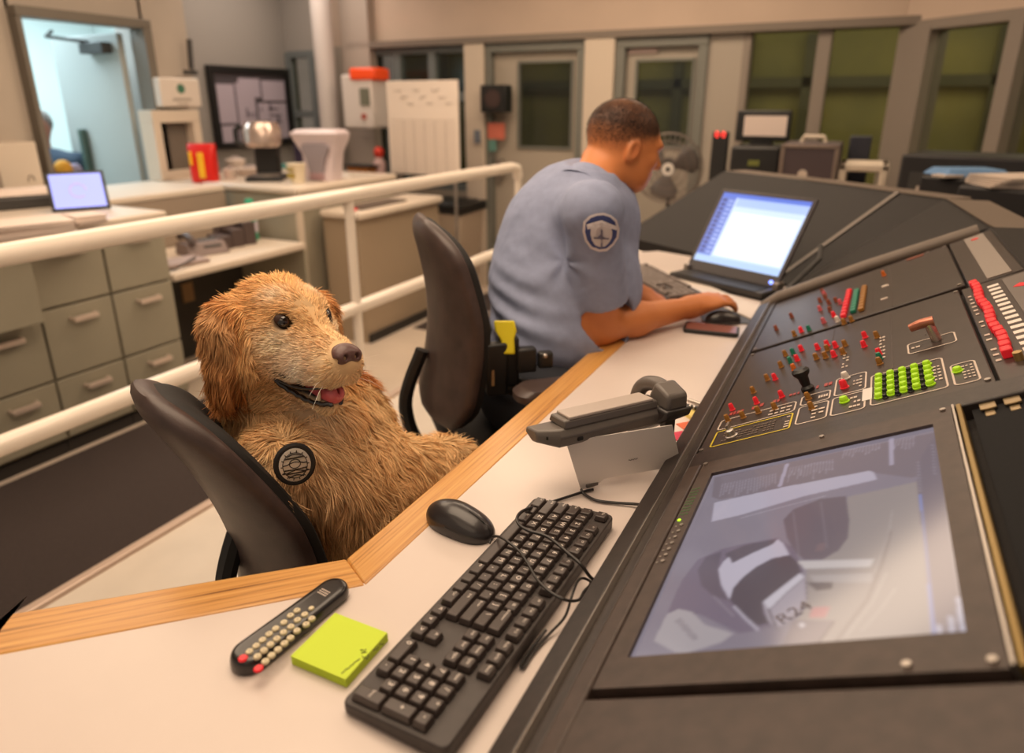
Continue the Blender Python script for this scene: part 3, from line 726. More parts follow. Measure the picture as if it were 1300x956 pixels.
# picture on the screen, drawn into a vertex colour grid in screen coordinates
NX, NY = 300, 400
gx = np.linspace(SX0, SX1, NX); gy = np.linspace(SY0, SY1, NY)
GX, GY = np.meshgrid(gx, gy, indexing='ij'); PTS = np.stack([GX.ravel(), GY.ravel()], 1)
def srgb(h): return np.array(lin(h))
img = np.zeros((NX*NY, 3))+srgb('#8b828f')
def inpoly(P_, poly):
    x, y = P_[:, 0], P_[:, 1]; ins = np.zeros(len(P_), bool); n = len(poly)
    for i in range(n):
        x0, y0 = poly[i]; x1, y1 = poly[(i+1) % n]
        c = ((y0 > y) != (y1 > y)); 
        with np.errstate(divide='ignore', invalid='ignore'): xi = (x1-x0)*(y-y0)/(y1-y0)+x0
        ins ^= c & (x < xi)
    return ins
def fill(px, col, a=1.0):
    m_ = inpoly(PTS, [cB(*q) for q in px]); img[m_] = img[m_]*(1-a)+srgb(col)*a
def stroke(px, w, col, a=1.0):
    pl = [np.array(cB(*q)) for q in px]; m_ = np.zeros(len(PTS), bool)
    for p_, q_ in zip(pl[:-1], pl[1:]):
        d = q_-p_; t = np.clip(((PTS-p_) @ d)/(d @ d), 0, 1); m_ |= np.linalg.norm(PTS-p_-t[:, None]*d, axis=1) < w/2
    img[m_] = img[m_]*(1-a)+srgb(col)*a
img += (vnoise(np.c_[PTS, PTS[:, :1]*0], 30, 3)*.02)[:, None]
def cB(x, y): return S(810+x*.33846, 560+y*.33846)     # from here on: points read off the enlargement of the screen
fill([(290, 240), (300, 165), (1135, 0), (1150, 150), (1040, 175), (905, 155), (320, 250)], '#7b6f78')
fill([(800, 245), (900, 225), (1060, 190), (1110, 500), (1130, 805), (560, 800), (640, 680), (650, 520), (720, 480), (770, 450), (806, 400)], '#9d928f')
fill([(300, 262), (560, 205), (880, 146), (900, 152), (912, 180), (640, 240), (400, 310), (290, 335)], '#c2bacb'); stroke([(400, 322), (560, 280), (720, 240)], .0012, '#c8c0cc', .7)
fill([(600, 290), (700, 252), (795, 242), (808, 330), (806, 400), (770, 450), (710, 485), (640, 485), (600, 450), (575, 400), (560, 330)], '#685b65')
for x, y0_, y1_ in ((622, 300, 478), (726, 262, 440)): stroke([(x-25, y0_), (x, y1_)], .0012, '#8a7e88', .8)
fill([(690, 425), (720, 420), (715, 450), (680, 455)], '#8d6e70', .5)
fill([(130, 680), (180, 560), (240, 480), (330, 440), (420, 420), (540, 400), (600, 440), (640, 520), (560, 740), (470, 755), (400, 765), (250, 690)], '#74677a')
fill([(240, 520), (270, 470), (330, 450), (315, 520), (330, 590), (360, 640), (300, 620), (255, 580)], '#5d5160')
fill([(340, 460), (420, 425), (530, 405), (560, 430), (520, 470), (380, 500)], '#564b58')
fill([(615, 490), (905, 485), (890, 515), (640, 520)], '#d2c9c8'); fill([(660, 545), (900, 540), (895, 575), (680, 572)], '#b2a8a7'); fill([(650, 572), (750, 572), (745, 598), (690, 605)], '#584e52')
fill([(318, 520), (335, 490), (358, 470), (370, 495), (450, 455), (520, 425), (540, 405), (560, 420), (585, 465), (520, 478), (460, 510), (410, 550), (375, 590), (362, 635), (330, 580)], '#cbc3d3')
fill([(375, 590), (410, 550), (460, 510), (520, 480), (585, 467), (615, 492), (630, 535), (560, 590), (485, 648), (490, 690), (520, 725), (465, 735), (400, 680), (362, 635)], '#463b47')
stroke([(378, 660), (420, 705), (470, 752)], .0028, '#c0b8c6'); stroke([(300, 620), (350, 670), (378, 700)], .0012, '#9b909c')
fill([(485, 645), (560, 585), (625, 535), (645, 550), (650, 640), (610, 690), (560, 735), (545, 755), (505, 715)], '#aea4b0')
fill([(488, 645), (560, 588), (625, 537), (642, 552), (575, 610), (512, 675)], '#d6cfda'); stroke([(508, 672), (525, 715), (545, 752)], .0022, '#5d525e'); stroke([(512, 676), (575, 612), (642, 555)], .0012, '#6f6470')
stroke([(648, 560), (652, 640)], .0014, '#6f6470')
fill([(78, 790), (125, 690), (170, 668), (220, 680), (270, 730), (380, 765), (330, 800), (200, 840), (160, 835)], '#b4abae')
for i in range(13): stroke([(158+i*5.5, 715+i*6), (178+i*5.5, 705+i*6.4)], .0012, '#6b606a')
fill([(672, 670), (742, 665), (720, 708), (660, 708)], '#c06d74', .75)
for i in range(4): stroke([(672+16*i, 706), (688+16*i, 668)], .0014, '#d9848a', .8)
fill([(600, 715), (755, 720), (690, 815), (560, 815)], '#776b78', .85); stroke([(755, 725), (720, 775), (690, 812)], .0022, '#5a4f5c'); fill([(622, 732), (632, 725), (648, 735), (636, 747)], '#ddd6de')
fill([(480, 740), (560, 738), (575, 800), (500, 812)], '#8a7f8b', .7)
stroke([(965, 380), (935, 500), (880, 640), (760, 805)], .0034, '#7f7374', .8); stroke([(950, 540), (900, 650), (800, 780)], .0018, '#c2b6b0', .6); stroke([(985, 600), (930, 680), (860, 760)], .0018, '#c2b6b0', .5)
stroke([(970, 300), (955, 400), (905, 540)], .0014, '#c2b6b0', .5)
fill([(1062, 190), (1075, 100), (1135, 0), (1250, 800), (1130, 805)], '#736874'); stroke([(1075, 240), (1105, 500), (1132, 800)], .0016, '#7793e0')
stroke([(572, 118), (546, 200)], .0052, '#b3aabf'); stroke([(964, 25), (966, 122)], .0052, '#b3aabf')
for k_, (xa, xb, ya, yb, L0) in enumerate(((330, 540, 190, 150, 60), (585, 755, 130, 98, 62), (790, 930, 62, 38, 40), (985, 1060, 30, 14, 45))):
    n_ = int((xb-xa)/11)
    for i in range(n_):
        t = i/n_; x = xa+(xb-xa)*t; y = ya+(yb-ya)*t; stroke([(x, y), (x-10*(1-t), y+L0*rg.uniform(.5, 1))], .0012, '#aaa1b0', .75)
for x, y, n_ in ((1218, 640, 9), (1190, 712, 7), (1235, 740, 5), (1146, 745, 3)):
    for i in range(n_): stroke([(x+i*1.5, y+i*11), (x+9+i*1.5, y+3+i*11)], .0026, '#d0d2ea', .9)
for x, y, n_ in ((1062, 115, 10), (1115, 50, 10)):
    for i in range(n_): stroke([(x+i, y+i*12), (x+8+i, y+3+i*12)], .0012, '#b9b6c8', .6)
_I = img.reshape(NX, NY, 3)
for _ in range(3):
    _I = (np.roll(_I, 1, 0)+np.roll(_I, -1, 0)+np.roll(_I, 1, 1)+np.roll(_I, -1, 1)+2*_I)/6
img = _I.reshape(-1, 3)*.80+srgb('#958a94')*.20
idx = np.arange(NX*NY).reshape(NX, NY); q = np.stack([idx[:-1, :-1], idx[1:, :-1], idx[1:, 1:], idx[:-1, 1:]], -1).reshape(-1, 4)
M_scr = mat('monitor_picture', '#000000', .12, emit='attr', estr=.80, attr='tint', spec=.5)
so = mesh_np('screen', np.c_[PTS, np.full(len(PTS), .0085)], q, M_scr, mon, world=False)
set_col(so, img)
_a, _b = cB(568, 722), cB(640, 655); _w = math.hypot(_b[0]-_a[0], _b[1]-_a[1])
text('screen_lettering', 'R24', _w*.78, mat('dark_lettering', '#4c444e', .4), so, ((_a[0]+_b[0])/2, (_a[1]+_b[1])/2, .0089), (0, 0, math.atan2(_b[1]-_a[1], _b[0]-_a[0])-.30))
# ================================================================ THINGS ON THE DESK
M_kb = mat('black_keyboard_plastic', '#3b3432', .5, noise=.1, nscale=80)
M_key = mat('keycap_plastic', '#453c39', .33)
M_leg = mat('keycap_legend', '#efe4da', .5)
U = .01905
_kc = {}
def keymesh(w, d=1):
    if (w, d) in _kc: return _kc[(w, d)]
    mb = MB().taper((0, 0, 0), (w*U-.0012, d*U-.0012), (w*U-.0055, d*U-.0055), .0075, sh=(0, .0006))
    o = obj('key', mb, M_key, None, bevel=.0012, smooth=False, seg=2)
    dg = bpy.context.evaluated_depsgraph_get(); dg.update()
    me = bpy.data.meshes.new_from_object(o.evaluated_get(dg)); bpy.data.objects.remove(o); _kc[(w, d)] = me; return me
def keyboard(label, group, legends=True):
    kb = thing('computer_keyboard', label, 'keyboard', group=group)
    W, D = .442, .130
    pts = [(x, y) for x, y in rrect(W, D, .009, 4)]
    base = MB().prism(pts, .002, .0135, fn=lambda x, y, z: (x, y, z+(y+D/2)*.06 if z > .01 else z))
    obj('keyboard_case', base, M_kb, kb, bevel=.002)
    x0 = -W/2+.008+U/2; yb = -D/2+.0165
    rows = []
    def row(y, items, x=0):
        for it in items:
            if isinstance(it, (int, float)): x += it; continue
            s, w = it if isinstance(it, tuple) else (it, 1)
            rows.append((s, x+w/2-.5, y, w, 1)); x += w
    r0 = 5.25
    row(r0, ['Esc', 1, 'F1', 'F2', 'F3', 'F4', .5, 'F5', 'F6', 'F7', 'F8', .5, 'F9', 'F10', 'F11', 'F12', .25, 'PrtSc', 'ScrLk', 'Pause'])
    row(4, list('`1234567890-=')+[('Backspace', 2), .25, 'Ins', 'Home', 'PgUp', .25, 'Num', '/', '*', '-'])
    row(3, [('Tab', 1.5)]+list('QWERTYUIOP[]')+[('\\', 1.5), .25, 'Del', 'End', 'PgDn', .25, '7', '8', '9'])
    row(2, [('Caps', 1.75)]+list("ASDFGHJKL;'")+[('Enter', 2.25), 3.5, '4', '5', '6'])
    row(1, [('Shift', 2.25)]+list('ZXCVBNM,./')+[('Shift', 2.75), 1.25, '^', 1.25, '1', '2', '3'])
    row(0, [('Ctrl', 1.5), '', ('Alt', 1.25), ('', 5.75), ('Alt', 1.25), '', '', ('Ctrl', 1.25), .25, '<', 'v', '>', .25, ('0', 2), '.'])
    rows.append(('+', 21.5, 2.5, 1, 2)); rows.append(('Enter', 21.5, .5, 1, 2))
    sx = (W-.014)/(22.5*U)
    for s, gxp, gyp, w, d in rows:
        o = link('key', keymesh(w, d), kb)
        x = x0*1.0+gxp*U*sx; y = yb+gyp*U; tilt = .06
        o.location = (x, y, .0145+(y+D/2)*tilt); o.rotation_euler = (tilt, 0, 0)
        if legends and s:
            big = len(s) == 1
            sz = .0095 if big else .0046
            me = text_mesh(s, sz); 
            if not me.materials: me.materials.append(M_leg)
            t = link('legend', me, o); t.location = (-.0032*(w > 1)-.001-(w-1)*U*.3*(w < 3), .0025, .00775)
    obj('indicator_strip', MB().box((.165, .052, .0168), (.05, .006, .001)), M_dgrey, kb)
    return kb
kb1 = keyboard('black wired keyboard with cables tangled across it on the white desk', None)
kb1.location = (-.331, .622, ZD); kb1.rotation_euler = (0, 0, math.radians(-90-1.6))
# mouse
def organic(name, prims, lo, hi, h, m, parent, it=2, world=False):
    s = SDF(lo, hi, h)
    for f_, a in prims: getattr(s, f_)(**a)
    vs, q = s.mesh(); vs = smooth_mesh(vs, q, it); return mesh_np(name, vs, q, m, parent, world), vs, q
ms = thing('computer_mouse', 'black wired mouse lying between the oak edge and the keyboard', 'mouse', (-.462, .738, ZD), math.radians(-8))
M_ms = mat('mouse_plastic', '#2c2829', .32, coat=.2)
sh_, _, _ = organic('mouse_shell', [('ell', dict(c=(-.008, 0, .008), r=(.052, .031, .030), k=.012)), ('ell', dict(c=(.025, 0, .006), r=(.034, .027, .022), k=.012)),
    ('ell', dict(c=(0, 0, -.05), r=(.12, .12, .05), k=.004, sub=True))], (-.07, -.04, -.01), (.07, .04, .05), .0022, M_ms, ms)
obj('scroll_wheel', MB().cyl((.028, -.0035, .0245), (.028, .0035, .0245), .0065, n=16), M_black, ms, smooth=True)
obj('button_seam', MB().tube([(.018, 0, .0352), (.034, 0, .0305), (.050, 0, .0235), (.058, 0, .015)], .0007, 6), M_black, ms)
obj('button_seam', MB().tube([(-.004, -.0305, .016), (.02, -.0285, .0125), (.045, -.019, .0105), (.0575, 0, .0095), (.045, .019, .0105), (.02, .0285, .0125)], .0008, 6), M_black, ms)
# cables
def k7(x, y, z=.785): return P(450+.3077*x, 620+.3077*y, z)
M_cab_ = mat('black_cable', '#231f1e', .4)
def catmull(pts, n=8):
    pts = [Vector(p) for p in pts]; out = []
    for i in range(len(pts)-1):
        p0, p1, p2, p3 = pts[max(i-1, 0)], pts[i], pts[i+1], pts[min(i+2, len(pts)-1)]
        for j in range(n):
            t = j/n; out.append(.5*((2*p1)+(-p0+p2)*t+(2*p0-5*p1+4*p2-p3)*t*t+(-p0+3*p1-3*p2+p3)*t*t*t))
    return out+[pts[-1]]
def cable(name, pts, r, label, m=None):
    o = obj(name, MB().tube(catmull(pts), r, 8), m or M_cab_, smooth=True); return tag(o, label, 'cable')
cable('mouse_cable', [k7(556, 228, .757), k7(572, 200, .765), k7(610, 205), k7(675, 255), k7(715, 310), k7(750, 370), k7(800, 422), k7(870, 460, .783), k7(925, 460, .768), k7(948, 425, .757), k7(985, 392, .756), k7(1010, 398, .754)], .0019,
      'thin mouse cable curling over the keyboard to the desk grommet')
cable('keyboard_cable', [k7(1012, 392, .756), k7(975, 368, .768), k7(935, 315, .784), k7(890, 275, .786), k7(800, 202, .788), k7(720, 175, .788), k7(680, 150, .788), k7(672, 118, .788), k7(705, 88, .780), k7(800, 60, .755), k7(880, 35, .754), k7(950, 12, .754), k7(985, 4, .754)], .0023,
      'thicker black cable looping from the phone stand over the keyboard corner')
cable('phone_cable', [k7(1020, 395, .756), k7(1025, 350, .757), k7(1055, 290, .758), k7(1105, 235, .765), k7(1175, 190, .778), k7(1228, 158, .785), k7(1244, 118, .785), k7(1225, 80, .778), k7(1170, 66, .758), k7(1080, 60, .754), k7(1000, 50, .754), k7(950, 25, .754), k7(935, 5, .754)], .0023,
      'black cable arching from the grommet up along the console edge to the phone')
cable('cable_bundle', [k7(1000, 402, .756), k7(950, 372, .762), k7(920, 385, .770), k7(895, 450, .7755), k7(868, 530, .765), k7(800, 605, .755), k7(735, 680, .754), k7(700, 735, .754), k7(690, 738, .754), k7(690, 720, .754), k7(740, 650, .754), k7(790, 585, .757)], .0017,
      'loop of thin black cable hanging off the rear edge of the keyboard')
gr = thing('cable_grommet', 'round black cable grommet in the desk against the console edge', 'grommet', tuple(P(763, 745, ZD)))
obj('grommet_ring', MB().lathe((0, 0, 0), [(.016, 0), (.016, .003), (.011, .0045), (.009, .002)], 20), M_black, gr, smooth=True)
# remote control
a = P(322, 838, ZD); b = P(422, 760, ZD)
rc = thing('remote_control', 'black remote control with round pale buttons and two red ones beside the sticky notes', 'remote control', tuple((a+b)/2), math.atan2(b.y-a.y, b.x-a.x))
sh_, _, _ = organic('remote_shell', [('cone', dict(a=(-.062, 0, .006), b=(.062, 0, .008), r1=.0225, r2=.0195, k=.006)),
    ('ell', dict(c=(0, 0, -.05), r=(.4, .3, .05), k=.003, sub=True)), ('ell', dict(c=(0, 0, .068), r=(.5, .3, .05), k=.004, sub=True))],
    (-.092, -.03, -.01), (.09, .03, .03), .0018, mat('remote_plastic', '#1f1b1b', .28, coat=.3), rc)
M_cr = mat('cream_button', '#d6c9a8', .45)
ri = rc.matrix_basis.inverted()
bt = [(495, 200), (465, 223), (435, 255), (397, 283), (367, 308), (337, 335), (308, 362), (277, 388), (530, 218), (497, 243), (467, 274), (433, 300), (402, 329),
      (373, 355), (343, 382), (313, 410), (563, 237), (537, 263), (495, 292), (465, 325), (437, 350), (408, 378), (378, 405), (350, 433), (561, 190)]
bm0 = bm1 = None
for i, (x, y) in enumerate(bt+[(247, 418), (318, 465)]):
    l = ri @ P(240+.2769*x, 720+.2769*y, ZD+.0185); red = i >= len(bt); small = i == len(bt)-1
    r = .0052 if red else (.0036 if small else .0044)
    l.z = .0175
    o = obj('red_button' if red else 'button', MB().lathe((0, 0, 0), [(r, 0), (r, .0015), (r*.8, .0026)], 14), LC['r'] if red else M_cr, rc, smooth=True, loc=tuple(l))
    if not red and not small:
        t = link('button_mark', text_mesh('oeuc3sna'[i % 8], .0045), o)
        if not t.data.materials: t.data.materials.append(M_dgrey)
        t.location = (0, 0, .0028)
rg = random.Random(2); mb = MB()
for i in range(3):
    for q in range(5): mb.box((.044+.0035*i, -.006+.003*q, .0181), (.0018, .0022, .0006))
obj('printed_mark', mb, M_pr, rc)
# sticky notes
M_note = mat('lime_paper', '#c8e03c', .7)
nt_ = thing('sticky_note_pad', 'lime yellow sticky note pad with black handwriting beside the keyboard', 'sticky notes', (-.457, .467, ZD), math.radians(1.5))
mb = MB()
for i in range(6): mb.box((.0003*math.sin(i*2.3), .0003*math.cos(i*3.1), .001+.002*i), (.076, .076, .0019))
obj('note_sheets', mb, M_note, nt_)
mb = MB()
def crop8(x, y): l = nt_.matrix_basis.inverted() @ P(240+.2769*x, 720+.2769*y, ZD+.012); l.z = .0124; return l
for st in ([(700, 488), (712, 478), (722, 466), (728, 470), (742, 452), (752, 448), (758, 438), (775, 428), (783, 422)], [(785, 382), (797, 380), (803, 390), (808, 380), (812, 378)], [(795, 408), (800, 420), (810, 412), (815, 425), (823, 410), (818, 402)],
           [(845, 385), (855, 375), (862, 380), (868, 365)], [(873, 358), (880, 352), (886, 358), (893, 350)], [(790, 395), (815, 390)]):
    mb.tube([crop8(*p) for p in st], .0005, 5)
obj('handwriting', mb, mat('ink', '#3a4a20', .6), nt_)

# ---------------------------------------------------------------- desk telephone seen from behind
e1 = Vector((.61, .79, 0)).normalized(); e2 = Vector((-.79, .61, 0)); zz = Vector((0, 0, 1))
ph = thing('desk_telephone', 'dark grey desk telephone seen from behind on a silver stand', 'telephone', (-.34, 1.05, ZD))
TA = V(714, 541, 1.05); 
e1 = (P(838, 512, TA.z)-TA); e1.z = 0; LW = e1.length; e1.normalize(); e2 = Vector((-e1.y, e1.x, 0))
M_ph = mat('phone_grey', '#67605b', .4); M_ph2 = mat('phone_dark', '#2e2928', .4)
def T(u_, v_, w_): return TA+e1*u_+e2*v_+zz*w_
# body: long housing whose back edge faces the camera, its left end cut at a slant, a thin display panel on top
def wedge(u0, u1, sec):
    return [[T(u_, v_, w_) for v_, w_ in sec] for u_ in (u0, u1)]
sec0 = [(-.002, -.036), (-.006, -.018), (.002, -.006), (.050, -.014), (.056, -.030), (.020, -.042)]
obj('phone_body', MB().loft([[T(u_, .004+(v_-.004)*f_+dv, w_*f_+dw) for v_, w_ in sec0] for u_, f_, dv, dw in ((-.034, .62, .022, -.008), (-.004, 1, 0, 0), (LW+.006, 1, 0, 0))]), M_ph, ph, bevel=.003, world=True)
obj('upper_shell', MB().loft([[T(u_, v_*f_, w_) for v_, w_ in ((-.001, -.008), (.002, .006), (.044, .002), (.05, -.012))] for u_, f_ in ((.004, 1), (LW-.004, 1))]), M_ph, ph, bevel=.003, world=True)
obj('display_unit', MB().loft(wedge(.014, LW-.012, [(.002, .0055), (.003, .0105), (.042, .0065), (.042, .0015)])), mat('phone_display_back', '#b3a69d', .35), ph, bevel=.0015, world=True)
for u_, v_, w_ in ((-.018, .010, -.020), (.030, -.005, -.026)): obj('port', MB().box(tuple(T(u_, v_, w_)), (.009, .004, .005), (0, 0, math.atan2(e1.y, e1.x))), M_black, ph, world=True)
# stand: bent metal sheet
M_st = mat('silver_sheet', '#ece4de', .4, metal=.05)
b1 = P(737, 621, ZD+.002); b2 = P(866, 598, ZD+.002); t1 = P(718, 560, TA.z-.030); t2 = b2+(t1-b1)
def sheet(pts, th=.002):
    n = (pts[1]-pts[0]).cross(pts[-1]-pts[0]).normalized()*th; k = len(pts)
    return MB().add(list(pts)+[p+n for p in pts], [tuple(range(k)), tuple(range(2*k-1, k-1, -1))]+[(i, (i+1) % k, k+(i+1) % k, k+i) for i in range(k)])
L_ = lambda a_, b_, t: a_+(b_-a_)*t
bb = [b1, L_(b1, b2, .12), L_(L_(b1, t1, .14), L_(b2, t2, .14), .24), L_(L_(b1, t1, .14), L_(b2, t2, .14), .80), L_(b1, b2, .9), b2]
obj('phone_stand', sheet(bb+[t2, t1]), M_st, ph, world=True)
ft = P(868, 600, ZD+.002)
obj('stand_foot', sheet([b2, L_(b1, b2, .86), L_(b1, b2, .86)+e2*.10, b2+e2*.10]), M_st, ph, world=True)
obj('stand_logo', MB().tube([L_(L_(b1, b2, .55), L_(t1, t2, .55), .44)+e2*-.003+Vector((.001*i-.006, .0012*i-.007, .001*math.sin(i*1.9))) for i in range(12)], .0007, 5), mat('logo_grey', '#7b706a', .4), ph, world=True)
obj('stand_clip', MB().box(tuple(L_(b1, b2, .1)+Vector((0, 0, .006))), (.022, .009, .006), (0, 0, math.atan2(e1.y, e1.x))), M_ph, ph, bevel=.001, world=True)
# handset on its cradle at the far right end
uh = LW+.022
hp = [T(uh, .005, .008), T(uh, .02, .016), T(uh, .045, .015), T(uh, .07, .004), T(uh, .085, -.014), T(uh, .09, -.03)]
obj('handset_grip', MB().tube(catmull(hp, 4), .013, 12), M_ph, ph, smooth=True, world=True)
obj('handset_earpiece', MB().loft([[T(uh+x*.021, v_, w_) for v_, w_ in ((-.018, .018), (.02, .030), (.032, .004), (.03, -.012), (-.02, -.010))] for x in (-1, 1)]), M_ph, ph, bevel=.006, world=True)
obj('handset_mouthpiece', MB().loft([[T(uh+x*.021, v_, w_) for v_, w_ in ((.075, -.02), (.105, -.034), (.10, -.062), (.07, -.055))] for x in (-1, 1)]), M_ph, ph, bevel=.006, world=True)
obj('cradle', MB().loft([[T(uh+x*.028, v_, w_) for v_, w_ in ((-.026, -.006), (-.02, -.022), (.075, -.09), (.085, -.07), (.03, -.008))] for x in (-1, 1)]), M_ph2, ph, bevel=.005, world=True)
obj('cradle_post', MB().box(tuple(T(uh+.006, .01, -.058)), (.022, .016, .075), (0, 0, math.atan2(e1.y, e1.x))), M_ph2, ph, bevel=.003, world=True)
obj('cradle_foot', MB().box(tuple(P(880, 572, ZD+.004)), (.03, .045, .008), (0, 0, math.atan2(e1.y, e1.x))), M_ph2, ph, bevel=.003, world=True)
pc_ = [T(LW*.75, .06, -.03), T(LW*.68, .062, -.012), T(LW*.6, .07, -.020), T(LW*.52, .062, -.010), T(LW*.45, .07, -.024), T(LW*.40, .07, -.05)]
obj('handset_cord', MB().tube(catmull(pc_), .003, 8), M_black, ph, smooth=True, world=True)
# pens and note slips between phone and console
def slip(px, py, w, d, rz, col, label, n=1, h=.004, z=ZD):
    p = P(px, py, z); o = thing('paper_slip', label, 'paper', (p.x, p.y, z), rz)
    obj('note_sheets', MB().box((0, 0, h/2), (w, d, h)), mat('paper_'+col[1:], col, .7), o); return o
slip(879, 541, .05, .035, math.radians(48), '#e0704c', 'orange note slip peeking out under the yellow pad by the phone', h=.002)
slip(868, 553, .05, .03, math.radians(48), '#d2405c', 'pink note slip nearest the phone stand beside the console', h=.002)
slip(889, 529, .055, .04, math.radians(48), '#e8d27c', 'pale yellow note pad between the phone handset and the console', h=.008)
def pen(p0, p1, z, col, cap, label):
    a_, b_ = P(*p0, z), P(*p1, z); d = (b_-a_); o = thing('pen', label, 'pen', tuple(a_), 0)
    obj('barrel', MB().cyl(a_, a_+d*.8, .0045, n=10), col, o, smooth=True, world=True)
    obj('pen_cap', MB().cyl(a_+d*.8, b_, .005, .004, n=10), cap, o, smooth=True, world=True)
    mb = MB()
    for i in range(4): mb.cyl(a_+d*(.2+.14*i), a_+d*(.25+.14*i), .0048, n=10)
    obj('grip_rings', mb, M_steel, o, smooth=True, world=True)
pen((868, 514), (906, 523), ZD+.013, M_black, LC['r'], 'black pen with a red cap lying on the yellow note pad')
pen((874, 508), (900, 517), ZD+.013, M_steel, M_black, 'silver and black pen lying behind the red-capped pen')

# ---------------------------------------------------------------- second operator position
kb2 = copy_tree(kb1); kb2['label'] = 'black keyboard in front of the laptop under the officer hand'
M_key2 = mat('pale_grey_keycaps', '#7d726c', .35)  # paler grey keycaps for the second keyboard
for _k in kb2.children:
    if _k.name.startswith('key') and _k.material_slots and not _k.name.startswith('keyboard'): _k.material_slots[0].link = 'OBJECT'; _k.material_slots[0].material = M_key2
kb2.location = (-.600, 2.275, ZD+.001); kb2.rotation_euler = (0, 0, math.radians(-49))
M_mat = mat('pale_desk_mat', '#d8ccc0', .5)
pts = [P(850, 344, ZD), P(972, 395, ZD), P(958, 409, ZD), P(838, 356, ZD)]
o = tag(obj('desk_mat', MB().add([p+Vector((0, 0, .001)) for p in pts]+[p+Vector((0, 0, .007)) for p in pts], [(3, 2, 1, 0), (4, 5, 6, 7), (0, 1, 5, 4), (1, 2, 6, 5), (2, 3, 7, 6), (3, 0, 4, 7)]), M_mat, bevel=.002),
        'long pale wrist rest strip between the laptop and the officer keyboard', 'wrist rest')
p0 = P(906, 424, ZD); p1 = P(902, 412, ZD)
sp = thing('smartphone', 'black smartphone lying on the desk below the officer forearm', 'phone', (-.325, 1.845, ZD), math.radians(7))
obj('phone_case', MB().prism(rrect(.145, .075, .010), .001, .011), M_black, sp, bevel=.002)
obj('phone_screen', MB().prism(rrect(.132, .064, .005), .0111, .0118), mat('reddish_screen', '#8d5b52', .2), sp)
m2 = copy_tree(ms); m2['label'] = 'black mouse under the officer right hand'; _mp = P(918, 406, ZD+.01); m2.location = (_mp.x, _mp.y, ZD); m2.rotation_euler = (0, 0, math.radians(30)); m2.scale = (.86, .86, .9)
pd2 = tag(obj('mouse_pad', MB().prism(rrect(.16, .19, .02), 0, .003), M_dgrey, loc=(-.318, 2.03, ZD+.0005), rot=(0, 0, math.radians(20))), 'dark mouse pad under the officer hand beside the console', 'mouse pad')
m2.location.z += .0035; sp.location.z += .0005
# laptop on a riser
lp = thing('laptop', 'open laptop with a glowing blue-white screen on a riser facing the officer', 'laptop', (-.36, 2.42, ZD))
BLc = Vector((-.507, 2.406, .835)); EW = Vector((.905, -.425, 0)).normalized(); NF = Vector((-EW.y, EW.x, 0))*-1   # NF faces the officer
tl = math.radians(29); EH = (zz*math.cos(tl)-NF*math.sin(tl)+EW*.05).normalized()
Wd, Hd = .340, .265
BLc = V(880, 334, 2.50); BLc.z = max(BLc.z, .808)
def LQ(u_, v_, w_): 
    nn = EW.cross(EH).normalized(); return BLc+EW*u_+EH*v_+nn*w_
def slab(u0, u1, v0, v1, w0, w1):
    ps = [LQ(u_, v_, w_) for w_ in (w0, w1) for u_, v_ in ((u0, v0), (u1, v0), (u1, v1), (u0, v1))]
    return MB().add(ps, [(3, 2, 1, 0), (4, 5, 6, 7), (0, 1, 5, 4), (1, 2, 6, 5), (2, 3, 7, 6), (3, 0, 4, 7)])
lid = obj('lid', slab(-.016, Wd+.014, -.040, Hd+.014, -.012, -.0006), mat('laptop_lid', '#3b3538', .4), lp, bevel=.004, world=True)
GXN, GYN = 160, 110
uu, vv = np.meshgrid(np.linspace(0, 1, GXN), np.linspace(0, 1, GYN), indexing='ij')
pp = [tuple(LQ(u_*Wd, v_*Hd, .0004)) for u_, v_ in zip(uu.ravel(), vv.ravel())]
c = np.zeros((GXN*GYN, 3))+srgb('#c8dcff'); u1_, v1_ = uu.ravel(), vv.ravel()
def rect(a0, a1, b0, b1, col): m_ = (u1_ >= a0) & (u1_ <= a1) & (v1_ >= b0) & (v1_ <= b1); c[m_] = srgb(col)
rect(0, 1, 0, .10, '#a9c6f2'); rect(0, 1, .94, 1, '#4f6fd0'); rect(.2, 1, .82, .94, '#a5bdf0'); rect(0, .18, .1, .94, '#5a74c8'); rect(.22, .97, .12, .74, '#f4f8ff')
for k in range(13):
    y0 = .13+.062*k; rect(.02, .08, y0, y0+.035, '#22306e'); rect(.10, .16, y0+.005, y0+.025, '#a9bdf0')
for k in range(9): rect(.26, .3+.06*((k*5) % 8), .2+.055*k, .2+.055*k+.018, '#d3e0f6')
_I = c.reshape(GXN, GYN, 3)
for _ in range(2): _I[1:-1, 1:-1] = (_I[:-2, 1:-1]+_I[2:, 1:-1]+_I[1:-1, :-2]+_I[1:-1, 2:]+_I[1:-1, 1:-1]*2)/6
idx = np.arange(GXN*GYN).reshape(GXN, GYN); q = np.stack([idx[:-1, :-1], idx[1:, :-1], idx[1:, 1:], idx[:-1, 1:]], -1).reshape(-1, 4)
M_ls = mat('laptop_screen_picture', '#000000', .3, emit='attr', estr=1.25, attr='tint')
ls = mesh_np('screen', np.array(pp), q, M_ls, lp, world=True); set_col(ls, _I.reshape(-1, 3))
ctr = BLc+EW*(Wd/2)
def flat(u0, u1, n0, n1, z0, z1):
    ps = [BLc+EW*u_+NF*n_+Vector((0, 0, z-BLc.z)) for z in (z0, z1) for u_, n_ in ((u0, n0), (u1, n0), (u1, n1), (u0, n1))]
    return MB().add(ps, [(3, 2, 1, 0), (4, 5, 6, 7), (0, 1, 5, 4), (1, 2, 6, 5), (2, 3, 7, 6), (3, 0, 4, 7)])
zb = BLc.z-.035
